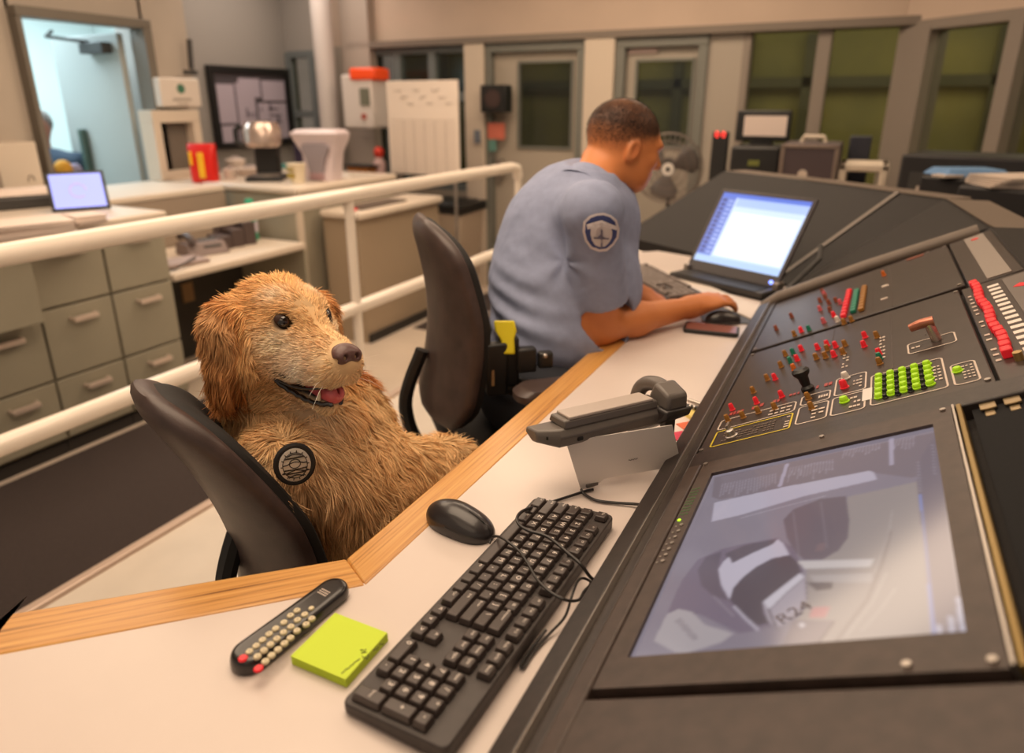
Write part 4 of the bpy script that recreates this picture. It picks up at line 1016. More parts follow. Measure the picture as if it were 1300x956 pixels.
obj('laptop_base', flat(-.016, Wd+.016, .0, .11, zb-.022, zb), M_dgrey, lp, bevel=.004, world=True)
obj('key_area', flat(.01, Wd-.01, .02, .11, zb, zb+.002), M_black, lp, world=True)
for u_ in (-.02, Wd-.0): obj('hinge', flat(u_, u_+.02, -.012, .03, zb-.01, zb+.02), M_steel, lp, bevel=.003, world=True)
obj('power_light', MB().ell(tuple(BLc+EW*(Wd-.012)+EH*(-.022)+NF*.004), (.007, .007, .007)), mat('blue_led', '#6f86ff', .4, emit='#7f96ff', estr=2.5), lp, smooth=True, world=True)
rs_ = thing('laptop_riser', 'black sloped riser under the laptop with folded side arms', 'stand', (ctr.x, ctr.y, ZD))
hgt = zb-.031-ZD
obj('riser_top', flat(-.03, Wd+.03, -.02, .12, zb-.028, zb-.0225), M_black, rs_, bevel=.001, world=True)
for u_ in (-.03, Wd+.015): obj('riser_side', flat(u_, u_+.015, -.02, .12, ZD+.001, zb-.028), M_black, rs_, world=True)
obj('side_arm', MB().tube([BLc+EW*(Wd+.05)+NF*.02+zz*(-.03), BLc+EW*(Wd+.08)-NF*.10+zz*.06, BLc+EW*(Wd+.05)-NF*.15+zz*.09], .008, 8), M_dgrey, rs_, world=True)
# ================================================================ OFFICE CHAIRS
M_ch = mat('dark_brown_chair_vinyl', '#463835', .42, noise=.2, nscale=25, bump=.15, bscale=400)
M_ch2 = mat('black_chair_fabric', '#191615', .75)
def chair(label, loc, face, seat_z, arms, back_lo, back_h, back_w, recline, width_top=.30, thick_=.07):
    t = thing('office_chair', label, 'chair', loc, face)     # local +Y is where the sitter looks
    def pad(name, w0, d0, z0, z1, m, cy=0):
        rings = []
        for k, (f_, z) in enumerate(((.90, z0), (1.0, z0+.012), (1.0, z1-.02), (.95, z1-.004), (.86, z1))):
            rings.append([Vector((x, y+cy, z-.05*max(0, (y/d0))**2)) for x, y in rrect(w0*f_, d0*f_, .09*f_, 6)])
        return obj(name, MB().loft(rings), m, t, smooth=True)
    pad('seat', .50, .48, seat_z-.075, seat_z, M_ch2, .02)
    # backrest: lofted curved slab, outer shell and inner cushion
    def slab_(w_mul, off0, off1, m, name, hm=1.0):
        rings = []; n = 26
        for i in range(n+1):
            v = (i/n)*(2-i/n) if False else 1-(1-i/n)**1.35; z = seat_z+back_lo+back_h*v*hm; y = -.235-recline*v+.035*math.sin(v*math.pi*1.1)
            e = max(0, (v-.55)/.45); eb = max(0, (.14-v)/.14); cap = max(0, (v-.80)/.20)
            w = (back_w*(1-e)+width_top*1.15*e)*math.sqrt(max(.02, 1-.85*cap**2.2))*(1-.18*eb**2)*w_mul
            tk = math.sqrt(max(.03, 1-.97*max(0, (v-.88)/.12)**2))*(1-.45*eb**3)
            ring = []
            m_ = 28; a_ = w/2; b_ = (off1-off0)/2*tk; yc = (off0+off1)/2
            for k in range(m_):
                th = 2*math.pi*k/m_; cx = math.copysign(abs(math.cos(th))**.55, math.cos(th))*a_; cy = math.copysign(abs(math.sin(th))**.7, math.sin(th))*b_
                ring.append(Vector((cx, y+yc+cy+.05*(2*cx/back_w)**2, z)))
            rings.append(ring)
        return obj(name, MB().loft(rings), m, t, smooth=True)
    slab_(1.0, -.045, .010, M_ch, 'backrest_shell'); slab_(.96, -.03, .034, M_ch2, 'backrest_cushion', .975)
    obj('back_bracket', MB().tube(catmull([(0, -.26, seat_z+.20), (0, -.31, seat_z+.05), (0, -.25, seat_z-.09), (0, -.05, seat_z-.11)]), .018, 8), M_black, t, smooth=True)
    obj('tilt_mechanism', MB().box((0, 0, seat_z-.105), (.20, .26, .05)), M_black, t, bevel=.01)
    obj('tilt_lever', MB().tube([(.08, -.02, seat_z-.11), (.24, -.04, seat_z-.11), (.27, -.05, seat_z-.13)], .007, 8), M_black, t, smooth=True)
    obj('tilt_lever', MB().tube([(-.08, -.08, seat_z-.12), (-.25, -.12, seat_z-.13)], .007, 8).ell((-.26, -.12, seat_z-.13), (.02, .02, .015)), M_black, t, smooth=True)
    obj('column', MB().cyl((0, 0, .09), (0, 0, seat_z-.13), .028, n=16).cyl((0, 0, .05), (0, 0, .12), .04, n=16), M_black, t, smooth=True)
    for k in range(5):
        a_ = k*2*math.pi/5+.3; c_, s_ = math.cos(a_), math.sin(a_)
        lg = obj('base_arm', MB().tube([(0, 0, .10), (.15*c_, .15*s_, .095), (.30*c_, .30*s_, .075)], .02, 8, rs=[.026, .02, .015]), M_black, t, smooth=True)
        cs = MB()
        for q in (-1, 1): cs.cyl((.30*c_-s_*.012*q, .30*s_+c_*.012*q, .0275), (.30*c_-s_*.028*q, .30*s_+c_*.028*q, .0275), .027, n=14)
        cs.box((.30*c_, .30*s_, .045), (.02, .02, .03)); obj('caster', cs, M_dgrey, lg, smooth=True)
    if arms:
        for sx in (-1, 1):
            ar = obj('armrest', MB().loft([[Vector((sx*.285+x, .03+yv, z_)) for x, yv in rrect(.085*f_, .27*f_, .035*f_, 5)] for f_, z_ in ((.85, seat_z+.155), (1, seat_z+.165), (1, seat_z+.18), (.88, seat_z+.19))]), mat('armrest_pad', '#4a3d3a', .4), t, smooth=True)
            obj('arm_support', MB().tube(catmull([(sx*.10, .0, seat_z-.08), (sx*.27, .0, seat_z-.09), (sx*.30, -.02, seat_z), (sx*.285, .0, seat_z+.16)]), .016, 8), M_black, ar, smooth=True)
    return t
CH1 = (-.744, .918, 0); CH2 = (-.755, 1.53, 0)
chair('dark brown office chair the dog sits on, its back rounded and scuffed', CH1, -math.radians(24), .50, False, -.02, .472, .315, .115, width_top=.185)
chair('dark swivel chair with armrests under the seated officer', CH2, -math.radians(46), .555, True, .05, .485, .42, -.015, width_top=.30)

# ================================================================ DOG
# head frame: hf = where the nose points, hl = the dog's left, hu = up
HC = Va(354, 419, 1.17)
f2 = np.array([-math.sin(YAW), math.cos(YAW), 0]); r2 = np.array([math.cos(YAW), math.sin(YAW), 0]); up = np.array([0, 0, 1.0])
ya = math.radians(51)
hf = r2*math.sin(ya)-f2*math.cos(ya)+up*.07; hf /= np.linalg.norm(hf)
hl = np.cross(up, hf); hl /= np.linalg.norm(hl); hl = hl-up*.13; hl -= hf*(hl @ hf); hl /= np.linalg.norm(hl); hu = np.cross(hf, hl)
HR = np.stack([hf, hl, hu], 1)
def hp_(x, y, z): return HC+hf*x+hl*y+hu*z
def er(ax, ang):                                        # small rotation of the head frame
    return HR @ np.array(Matrix.Rotation(ang, 3, ax))
s = SDF((-1.22, .45, .44), (-.44, 1.42, 1.16), .0042)
# body
nk = hp_(-.05, 0, -.05)
ch = Va(402, 575, 1.17); be = Va(440, 650, 1.22); sh1 = Va(335, 560, 1.16); sh2 = Va(478, 560, 1.30); rump = Va(425, 690, 1.36)
s.cone(nk, Va(380, 530, 1.26), .082, .110, k=.05)
s.ell(Va(395, 575, 1.27), (.135, .125, .15), k=.06)
s.ell(Va(322, 560, 1.30), (.070, .085, .12), k=.05)
s.ell(Va(452, 575, 1.33), (.072, .085, .13), k=.05)
s.ell(Va(425, 650, 1.28), (.13, .14, .15), k=.06)
s.ell(rump, (.14, .14, .13), k=.06)
s.cone(Va(395, 560, 1.30), rump, .11, .12, k=.06)
# hind thigh and leg far side
s.cone(Va(480, 670, 1.38), Va(520, 612, 1.44), .070, .044, k=.02)
s.cone(Va(520, 614, 1.44), Va(535, 685, 1.42), .043, .032, k=.03)
s.cone(Va(535, 690, 1.42), Va(575, 725, 1.38), .030, .024, k=.02)
# near hind thigh (behind the desk edge)
s.cone(np.array([-.74, 1.0, .60]), np.array([-.63, .92, .60]), .09, .07, k=.04)
# front legs reach down to the seat edge
s.chain([Va(360, 600, 1.12), np.array([-.70, .84, .66]), np.array([-.645, .90, .53])], [.07, .045, .034], k=.04)
s.chain([Va(460, 600, 1.24), np.array([-.66, 1.02, .66]), np.array([-.60, 1.06, .53])], [.07, .045, .034], k=.04)
for px_ in ((-.63, .905, .525), (-.585, 1.065, .525)): s.ell(px_, (.045, .035, .025), k=.02)
# tail
CHF = np.array([math.sin(math.radians(24)), math.cos(math.radians(24)), 0]); lam = math.atan(.14/.445)
CN = CHF*math.cos(lam)+up*math.sin(lam); CB = np.array(CH1)+CHF*(-.235+.050)+up*.50
X_, Y_, Z_ = np.meshgrid(*s.ax, indexing='ij'); hs = ((X_-CB[0])*CN[0]+(Y_-CB[1])*CN[1]+(Z_-CB[2])*CN[2]-.012).astype(np.float32)
s._comb((slice(None),)*3, hs, .02, True); s.F[hs < 0] = np.maximum(s.F[hs < 0], .004)
# head
s.ell(hp_(-.015, 0, .012), (.088, .079, .078), HR, k=.02)
s.ell(hp_(.045, .022, .026), (.052, .036, .040), HR, k=.03)
s.ell(hp_(.045, -.022, .026), (.052, .036, .040), HR, k=.03)
s.cone(hp_(.05, 0, -.012), hp_(.135, 0, -.026), .052, .036, k=.035)
s.cone(hp_(.125, .010, -.030), hp_(.168, .009, -.030), .034, .025, k=.02)
s.cone(hp_(.125, -.010, -.030), hp_(.168, -.009, -.030), .034, .025, k=.02)
s.cone(hp_(.09, .026, -.048), hp_(.158, .018, -.046), .026, .022, k=.02)      # flews
s.cone(hp_(.09, -.026, -.048), hp_(.158, -.018, -.046), .026, .022, k=.02)
for y in (-1, 1):
    s.ell(hp_(.022, y*.050, -.030), (.058, .030, .044), HR, k=.035)           # cheeks
    s.ell(hp_(-.02, y*.055, -.055), (.05, .030, .05), HR, k=.04)
# lower jaw, mouth open
s.cone(hp_(.03, 0, -.070), hp_(.138, 0, -.100), .036, .019, k=.03)
# mouth cavity
s.ell(hp_(.132, 0, -.0765), (.058, .042, .0125), er('Y', .22), k=.006, sub=True)
# eye sockets
EYE_L, EYE_R = hp_(.0745, .0385, .028), hp_(.0745, -.0385, .028)
for e_ in (EYE_L, EYE_R): s.ell(e_+hf*.010, (.013, .013, .011), HR, k=.012, sub=True)
# ears
for y in (-1, 1):
    Re = er('X', -y*.20) @ np.array(Matrix.Rotation(.12, 3, 'Y'))
    s.ell(hp_(-.022, y*.083, .020), (.044, .020, .036), Re, k=.03)
    s.ell(hp_(-.018, y*.099, -.025), (.042, .014, .058), Re, k=.02)
    s.ell(hp_(-.014, y*.103, -.070), (.027, .010, .035), Re, k=.015)
vs, q = s.mesh(); vs = smooth_mesh(vs, q, 2)
nrm, fa = normals(vs, q)
def dog_tint(p, n=None):
    l = (p-HC) @ HR; x, y, z = l[:, 0], l[:, 1], l[:, 2]; ay = np.abs(y)
    base = srgb('#d89850'); gold = srgb('#ebb26a'); pale = srgb('#f3d6a6'); white = srgb('#f2e2cc'); deep = srgb('#b46a2c')
    w = 1/(1+np.exp(-vnoise(p, 28, 5)*3)); c = base*(1-w[:, None])+gold*w[:, None]
    head = (np.linalg.norm(l-np.array([.05, 0, -.02]), axis=1) < .17) & (ay < .095)
    def mix(mk, col):
        nonlocal c
        mk = np.clip(mk, 0, 1)[:, None]; c = c*(1-mk)+col*mk
    g = lambda cx, cy, cz, r: np.exp(-(((x-cx)**2+(ay-cy)**2+(z-cz)**2)/r**2))
    mix((~head)*(.45+.5*np.clip(vnoise(p, 16, 9)+.2, 0, 1)), pale*.92)
    chest = np.exp(-np.sum((p-Va(385, 640, 1.10))**2, 1)/.13**2); mix(chest*.8, srgb('#cfa67c'))
    mix(np.exp(-np.sum((p-Va(300, 520, 1.15))**2, 1)/.07**2)*.6, pale)
    mix(head*g(.0, .0, .07, .07)*.3, gold); mix(head*np.clip((x-.075)/.06, 0, 1)*.45, pale)
    mix(head*g(.120, .040, -.048, .042)*.9, srgb('#efe4d8')); mix(head*np.clip(vnoise(p, 90, 41), 0, 1)*.35, deep); mix(head*g(.155, .0, -.05, .03)*.9, white)
    mix(head*g(.050, .030, .062, .020)*.8, white); mix(head*g(.085, .018, .022, .012)*.4, white); mix(head*g(.085, .055, -.005, .022)*.6, white)
    mix(head*g(.10, .0, -.115, .04)*.8, white); mix(head*g(.070, .050, -.004, .030)*.55, srgb('#f4e2c4')); mix(head*g(.075, .0, .045, .03)*.4, pale); mix(head*.18, srgb('#f6dcae'))
    ear = (ay > .078)*(x < .03)*(x > -.09)*(z < .07)*(z > -.13); mix(ear*(.45+.4*np.clip((-z)/.08, 0, 1)), deep)
    mix(g(-.01, .070, -.02, .03)*.35*(ay < .085), deep)
    return np.clip(c, 0, 1)
cols = dog_tint(vs)
loc_ = (vs-HC) @ HR; X_, Y_, Z_ = loc_.T; AY = np.abs(Y_)
eyed = np.minimum(np.linalg.norm(vs-EYE_L, axis=1), np.linalg.norm(vs-EYE_R, axis=1))
ring = np.exp(-np.clip(eyed-.0135, 0, 1)**2/.0045**2)[:, None]; cols = cols*(1-ring*.9)+srgb('#2c170e')*ring*.9
lip = np.exp(-((np.abs(Z_+.0765+(X_-.132)*.22)-.0115)/.0055)**2)*(X_ > .068)*(X_ < .19)*(AY < .07)
jawdark = ((Z_ < -.070)*(Z_ > -.0895-(X_-.132)*.22)*(X_ > .075))*1.0*(Z_ < -.066)
k_ = np.clip(lip+jawdark, 0, 1)[:, None]; cols = cols*(1-k_)+srgb('#1c1312')*k_
M_skin = mat('dog_coat_base', '#c98a4a', .75, attr='tint')
dog = thing('dog', 'golden retriever sitting on an office chair, mouth open, round badge on its collar', 'dog', (-.80, 1.0, .5))
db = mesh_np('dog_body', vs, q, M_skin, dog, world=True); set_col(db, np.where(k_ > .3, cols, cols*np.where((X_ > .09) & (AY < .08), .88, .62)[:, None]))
HRm = Matrix([[*r] for r in HR])
M_eye = mat('dog_eye', '#140b07', .06, coat=1)
for e_ in (EYE_L, EYE_R):
    eo = obj('eye', MB().ell(tuple(e_+hf*.0005), (.0125, .0125, .0125), HRm), M_eye, dog, smooth=True, world=True)
    obj('eyelid', MB().ell(tuple(e_+hf*-.0045+hu*.0035), (.0138, .0158, .0122), HRm), mat('dog_eyelid', '#3a2015', .6), dog, smooth=True, world=True)
    obj('iris', MB().ell(tuple(e_+hf*.0062), (.0072, .0075, .0075), HRm), mat('dog_iris', '#2e1608', .05, coat=1), eo, smooth=True, world=True)
sn = SDF(np.array(hp_(.185, 0, -.015))-.05, np.array(hp_(.185, 0, -.015))+.05, .0014)
sn.ell(hp_(.178, 0, -.012), (.017, .023, .015), HR, k=.01); sn.ell(hp_(.180, 0, -.026), (.013, .012, .016), HR, k=.012)
for y in (-1, 1):
    sn.ell(hp_(.187, y*.014, -.017), (.011, .011, .011), HR, k=.008); sn.ell(hp_(.197, y*.0105, -.016), (.007, .0042, .0045), HR, k=.003, sub=True)
    sn.ell(hp_(.190, y*.023, -.020), (.008, .003, .003), HR, k=.003, sub=True)
v2, q2 = sn.mesh(); mesh_np('nose', smooth_mesh(v2, q2, 1), q2, mat('dog_nose', '#5c3a36', .38, bump=.5, bscale=1500, coat=.3), dog)
# tongue and mouth lining
st = SDF(np.array(hp_(.11, 0, -.09))-.09, np.array(hp_(.11, 0, -.09))+.09, .0018)
st.cone(hp_(.075, 0, -.084), hp_(.150, 0, -.083), .020, .017, k=.01); st.ell(hp_(.12, 0, -.070), (.06, .0022, .01), er('Y', .15), k=.006, sub=True)
st.ell(hp_(.10, 0, -.125), (.1, .1, .028), er('Y', .22), k=.004, sub=True)
v2, q2 = st.mesh(); mesh_np('tongue', smooth_mesh(v2, q2, 1), q2, mat('dog_tongue', '#d8646a', .3, coat=.4), dog)
ml = MB()
def lipline(sg):
    return [hp_(x, sg*y, z) for x, y, z in ((.070, .053, -.066), (.088, .045, -.078), (.106, .036, -.088), (.125, .029, -.095), (.143, .020, -.098), (.157, .007, -.098))]
for sg in (-1, 1):
    p_ = catmull([Vector(v_) for v_ in lipline(sg)], 4); ml.tube([a_+Vector(hu)*(.0012*math.sin(i*2.2)) for i, a_ in enumerate(p_)], .0042, 8)
obj('lower_lip', ml, mat('dog_lip', '#1d1412', .25, coat=.5), dog, smooth=True, world=True)
ml = MB()
for sg in (-1, 1): ml.tube(catmull([Vector(hp_(x, sg*y, z)) for x, y, z in ((.070, .055, -.062), (.092, .050, -.069), (.118, .043, -.072), (.147, .033, -.070), (.172, .017, -.064))], 4), .0022, 8)
obj('upper_lip', ml, MATS['dog_lip'], dog, smooth=True, world=True)
for sg in (-1, 1):
    obj('tooth', MB().cyl(tuple(hp_(.138, sg*.020, -.092)), tuple(hp_(.143, sg*.0215, -.076)), .0036, .0008, n=8), mat('tooth', '#e8d8b8', .3), dog, smooth=True, world=True)
cam0 = np.array([0, 0, EYE]); _rd = ray(374, 589); _rd = _rd/np.linalg.norm(_rd); _t = (vs-cam0) @ _rd; _ds = np.linalg.norm(vs-cam0-_t[:, None]*_rd, axis=1)
bp = cam0+_rd*(_t[_ds < .02].min()-.030)
# fur: thin tapered blades following the lie of the coat
def fur(vs, q, nrm, fa, N, seed=3):
    rg = np.random.default_rng(seed)
    d_eye = eyed; nose_d = np.linalg.norm(vs-hp_(.185, 0, -.018), axis=1)
    qc = vs[q].mean(1); vis = (qc[:, 2] > .56)
    w = fa*vis
    lq = (qc-HC) @ HR; hd = (np.linalg.norm(lq-np.array([.03, 0, -.02]), axis=1) < .18); w = w*np.where(hd, 2.6, 1.0)
    idx = rg.choice(len(q), N, p=w/w.sum()); u_, v_ = rg.random(N), rg.random(N)
    A, B, C_, D = [vs[q[idx, k]] for k in range(4)]
    P0 = (A*(1-u_)[:, None]+B*u_[:, None])*(1-v_)[:, None]+(D*(1-u_)[:, None]+C_*u_[:, None])*v_[:, None]
    n = nrm[q[idx]].mean(1); n /= np.linalg.norm(n, axis=1)[:, None]+1e-9
    l = (P0-HC) @ HR; x, y, z = l.T; ay = np.abs(y)
    # flow direction
    face = np.clip(1-np.linalg.norm(l-np.array([.07, 0, -.02]), axis=1)/.16, 0, 1)
    back = -hf
    flow = np.zeros((N, 3))+np.array([0, 0, -1.0])
    isface = (x > -.02) & (ay < .078) & (z > -.125) & (np.linalg.norm(l, axis=1) < .24)
    ear = (ay > .074) & (x > -.10) & (x < .05) & (z < .075) & (z > -.14)
    skull = (~isface) & (np.linalg.norm(l, axis=1) < .13) & (~ear)
    flow[isface] = back+hl[None]*np.sign(y[isface])[:, None]*.35-hu*.25
    flow[skull] = back-hu*.6+hl[None]*np.sign(y[skull])[:, None]*.3
    flow[ear] = -hu*1.0-hf*.15
    clump = np.stack([vnoise(P0, 50, s_)+.7*vnoise(P0, 130, s_+7) for s_ in (11, 12, 13)], 1)
    flow = flow+clump*np.where(isface, .18, .75)[:, None]
    flow -= n*np.sum(flow*n, 1)[:, None]; flow /= np.linalg.norm(flow, axis=1)[:, None]+1e-9
    L = np.full(N, .046); L[isface] = .013+.012*np.clip((.09-x[isface])/.1, 0, 1); L[skull] = .018; L[ear] = .030
    neck = (z < -.06) & (x < .03) & (np.linalg.norm(l, axis=1) < .22) & (~isface); L[neck] = .05
    chst = (np.sum((P0-Va(400, 650, 1.15))**2, 1) < .14**2) & (z < -.15) & (np.linalg.norm(l, axis=1) > .2); L[chst] = .055
    L *= rg.uniform(.65, 1.15, N)
    de = np.minimum(np.linalg.norm(P0-EYE_L, axis=1), np.linalg.norm(P0-EYE_R, axis=1)); L *= np.clip((de-.0115)/.008, .0, 1)
    nd = np.linalg.norm(P0-hp_(.183, 0, -.018), axis=1); L *= np.clip((nd-.019)/.008, 0.0, 1)
    mth = (x > .072) & (x < .2) & (z < -.0655+.0*x) & (z > -.095-(x-.132)*.22) & (ay < .065); L[mth] = 0
    _bt = (P0-cam0) @ _rd; _bd = np.linalg.norm(P0-cam0-_bt[:, None]*_rd, axis=1); L[(_bd < .035) & (_bt < _t[_ds < .02].min()+.1)] *= .35
    keep = (L > .002) & (((P0+n*.02+flow*L[:, None]*.8)-CB) @ CN > .004)
    P0, n, flow, L, ef, isf, sk = P0[keep], n[keep], flow[keep], L[keep], ear[keep], isface[keep], skull[keep]; N = len(P0)
    lift = np.where(isf, .42, .42)[:, None]; lift = np.where(sk[:, None], .3, lift)
    d0 = flow*(1-lift)+n*lift; d0 /= np.linalg.norm(d0, axis=1)[:, None]
    side = np.cross(d0, n); side /= np.linalg.norm(side, axis=1)[:, None]+1e-9
    tw = rg.uniform(-1, 1, N)[:, None]; side = side*np.cos(tw)+n*np.sin(tw)
    wdt = (np.where(isf, .0008, .0009)*rg.uniform(.7, 1.3, N))[:, None]
    curl = rg.normal(size=(N, 3))*.16+clump[keep]*.5
    out = []; Ls = L[:, None]
    segs = ((0, 1.0), (.35, .9), (.7, .55), (1.0, 0))
    pos = P0-n*.002
    for i, (t, ww) in enumerate(segs):
        if i: 
            dt = t-segs[i-1][0]; d = d0+(flow-d0)*t*.9+curl*t+np.array([0, 0, -.25])*t*(~isf)[:, None]; d /= np.linalg.norm(d, axis=1)[:, None]; pos = pos+d*Ls*dt
        if ww > 0: out += [pos-side*wdt*ww, pos+side*wdt*ww]
        else: out += [pos]
    V_ = np.stack(out, 1).reshape(-1, 3); k = 7; b = (np.arange(N)*k)[:, None]
    tris = np.concatenate([b+np.array([t_]) for t_ in ((0, 1, 3), (0, 3, 2), (2, 3, 5), (2, 5, 4), (4, 5, 6))], 1).reshape(-1, 3)
    c = dog_tint(P0)*(np.where(isf, rg.uniform(.68, 1.28, N), rg.uniform(.78, 1.2, N)))[:, None]; c = np.clip(c, 0, 1)
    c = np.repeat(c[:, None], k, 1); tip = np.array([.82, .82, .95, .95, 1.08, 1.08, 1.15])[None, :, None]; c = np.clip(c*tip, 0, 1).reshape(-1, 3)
    return V_, tris, c
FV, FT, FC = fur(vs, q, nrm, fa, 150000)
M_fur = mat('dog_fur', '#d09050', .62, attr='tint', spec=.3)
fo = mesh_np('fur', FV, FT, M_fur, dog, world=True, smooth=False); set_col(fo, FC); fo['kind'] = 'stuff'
# whiskers
for sg in (-1, 1):
    for i in range(4):
        a_ = hp_(.148+.006*i, sg*.028, -.045-.004*i); b_ = a_+hl*sg*.045+hf*.03+hu*(.02-.016*i)
        obj('whisker', MB().tube([a_, (a_+b_)/2+hu*.004, b_], .00035, 4, rs=[.0004, .0003, .0001]), mat('whisker', '#efe6da', .4), dog, world=True)
# collar with its round badge
bn = cam0-bp; bn /= np.linalg.norm(bn); bn = bn+np.array([0.10, 0.0, -.35]); bn /= np.linalg.norm(bn)
cr_ = MB(); cc = Va(372, 520, 1.19)
nkp = [Va(322, 535, 1.16), Va(345, 562, 1.115), Va(374, 572, 1.10), Va(415, 560, 1.16), Va(450, 525, 1.24), Va(460, 495, 1.31), Va(440, 475, 1.36), Va(360, 475, 1.36), Va(315, 500, 1.28)]
pl = [nkp[-1]]+nkp+[nkp[0]]
cmp_ = catmull([Vector(p_) for p_ in nkp+[nkp[0]]], 6)[:-1]
obj_c = obj('collar', MB().tube(cmp_, .006, 8, closed=True), mat('black_leather_strap', '#171313', .5), dog, smooth=True, world=True)
Rb = Vector(bn).to_track_quat('Z', 'Y').to_matrix()
def bdg(prof, name, m, parent, off=0, sx=1.0, n=32):
    mb = MB(); c0 = Vector(bp)+Vector(bn)*off; vs_ = []
    for r, z in prof:
        for k in range(n): t = 2*math.pi*k/n; vs_.append(c0+Rb@Vector((r*sx*math.cos(t), r*math.sin(t), z)))
    fs = [(i*n+k, i*n+(k+1) % n, (i+1)*n+(k+1) % n, (i+1)*n+k) for i in range(len(prof)-1) for k in range(n)]+[tuple(range(n-1, -1, -1)), tuple(range((len(prof)-1)*n, len(prof)*n))]
    return obj(name, mb.add(vs_, fs), m, parent, smooth=True, world=True)
bd = bdg([(.030, -.004), (.0335, -.001), (.0335, .002), (.030, .004), (.027, .0035)], 'badge_holder', MATS['black_leather_strap'], obj_c, sx=.92)
M_sil = mat('badge_metal', '#d9cfc2', .34, metal=.45, bump=.5, bscale=260)
bdg([(.0262, .0035), (.0262, .005), (.024, .0058), (.016, .0066), (.008, .0075), (.001, .0078)], 'badge', M_sil, bd, sx=.88)
def badge_text(s_, r_, a0, a1, size):
    for i, chh in enumerate(s_):
        t = math.radians(a0+(a1-a0)*i/max(1, len(s_)-1)); pos = Vector(bp)+Vector(bn)*.0068+Rb@Vector((r_*.88*math.cos(t), r_*math.sin(t), 0))
        me = text_mesh(chh, size); 
        if not me.materials: me.materials.append(mat('badge_enamel', '#2a241f', .4))
        o = link('lettering', me, bd); o.matrix_parent_inverse = worldm(bd).inverted()
        o.matrix_basis = Matrix.Translation(pos) @ (Rb @ Matrix.Rotation(t-math.pi/2, 3, 'Z')).to_4x4()
mb = MB(); 
for i, z in enumerate((-.012, -.006, .012)):
    w_ = math.sqrt(max(0, .022**2-z*z))*.8
    pts = [Vector(bp)+Vector(bn)*(.0072)+Rb@Vector((x, z, 0)) for x in (-w_, w_)]; mb.tube(pts, .0012, 5)
mb.tube([Vector(bp)+Vector(bn)*.0076+Rb@Vector((.008*math.cos(t), .003+.007*math.sin(t), 0)) for t in np.linspace(0, 6.28, 17)[:-1]], .0008, 5, closed=True)
for i in range(14):
    t = 2*math.pi*i/14; mb.tube([Vector(bp)+Vector(bn)*.0068+Rb@Vector((r_*.88*math.cos(t), r_*math.sin(t), 0)) for r_ in (.0195, .0235)], .0007, 4)
for z_, w_ in ((.016, .010), (-.017, .011), (.004, .018), (-.009, .020)):
    mb.tube([Vector(bp)+Vector(bn)*.0076+Rb@Vector((x, z_+.002*math.cos(x*200), 0)) for x in np.linspace(-w_, w_, 7)], .0008, 4)
mb.tube([Vector(bp)+Vector(bn)*.0066+Rb@Vector((.0178*math.cos(t), .0200*math.sin(t), 0)) for t in np.linspace(0, 6.28, 33)[:-1]], .0006, 4, closed=True)
obj('badge_relief', mb, mat('badge_dark', '#3a322b', .4, metal=.5), bd, world=True)
obj('clip_light', MB().ell(tuple(Va(345, 573, 1.09)), (.005, .005, .004)), M_steel, obj_c, smooth=True, world=True)
obj('second_tag', MB().lathe(tuple(Va(352, 603, 1.11)), [(.016, 0), (.018, .001), (.016, .003)], 20, rot=(1.1, 0, .6)), mat('brass_tag', '#a8873c', .35, metal=.6), obj_c, smooth=True, world=True)
# ================================================================ OFFICER
M_flesh = mat('officer_skin', '#b9764c', .5, attr='tint', bump=.1, bscale=300)
M_shirt = mat('blue_uniform_shirt', '#8f98b6', .8, noise=.06, nscale=40, bump=.15, bscale=900)
M_navy = mat('navy_trousers', '#23262f', .85)
fd = np.array([math.sin(math.radians(50)), math.cos(math.radians(50)), 0]); rt = np.array([fd[1], -fd[0], 0])   # facing, his right
off = thing('person', 'seated person in a light blue short-sleeved uniform shirt leaning over a laptop', 'person', (-.70, 1.50, .55))
OH = Va(792, 186, 1.82)                                    # head centre
hd_f = fd-up*.28; hd_f /= np.linalg.norm(hd_f); hd_r = rt; hd_u = np.cross(hd_r, hd_f)
OR = np.stack([hd_f, hd_r, hd_u], 1)
def oh(x, y, z): return OH+hd_f*x+hd_r*y+hd_u*z
RS = Va(752, 272, 1.61); LS = Va(742, 258, 1.98)           # shoulders
RE = Va(764, 404, 1.78); RW = Va(876, 396, 1.95)           # right elbow, wrist
LE = Va(790, 360, 2.16); LW_ = Va(806, 372, 2.08)
RE[2] = .795; RW[2] = .797
s = SDF((-1.0, 1.25, .40), (-.12, 2.36, 1.46), .0042)
s.ell(oh(-.012, 0, .030), (.098, .077, .088), OR, k=.02)                  # cranium
s.ell(oh(.030, 0, -.030), (.062, .062, .078), OR, k=.04)                  # face block
s.ell(oh(.048, 0, -.078), (.040, .040, .030), OR, k=.035)                 # chin
for y in (-1, 1):
    s.ell(oh(.020, y*.045, -.060), (.045, .020, .035), OR, k=.03)         # jaw
    s.ell(oh(.060, y*.036, -.018), (.025, .022, .020), OR, k=.02)         # cheekbone
    s.ell(oh(-.004, y*.079, -.008), (.019, .008, .031), OR @ np.array(Matrix.Rotation(.2, 3, 'Y')), k=.006)   # ear
    s.ell(oh(-.001, y*.086, -.006), (.010, .006, .018), OR, k=.004, sub=True)
    s.ell(oh(.088, y*.031, .012), (.012, .014, .009), OR, k=.01, sub=True)  # eye socket
s.ell(oh(.080, 0, .026), (.020, .050, .010), OR, k=.02)                   # brow
s.cone(oh(.088, 0, .008), oh(.108, 0, -.024), .009, .013, k=.012)         # nose
for y in (-1, 1): s.ell(oh(.098, y*.013, -.028), (.010, .008, .007), OR, k=.008)
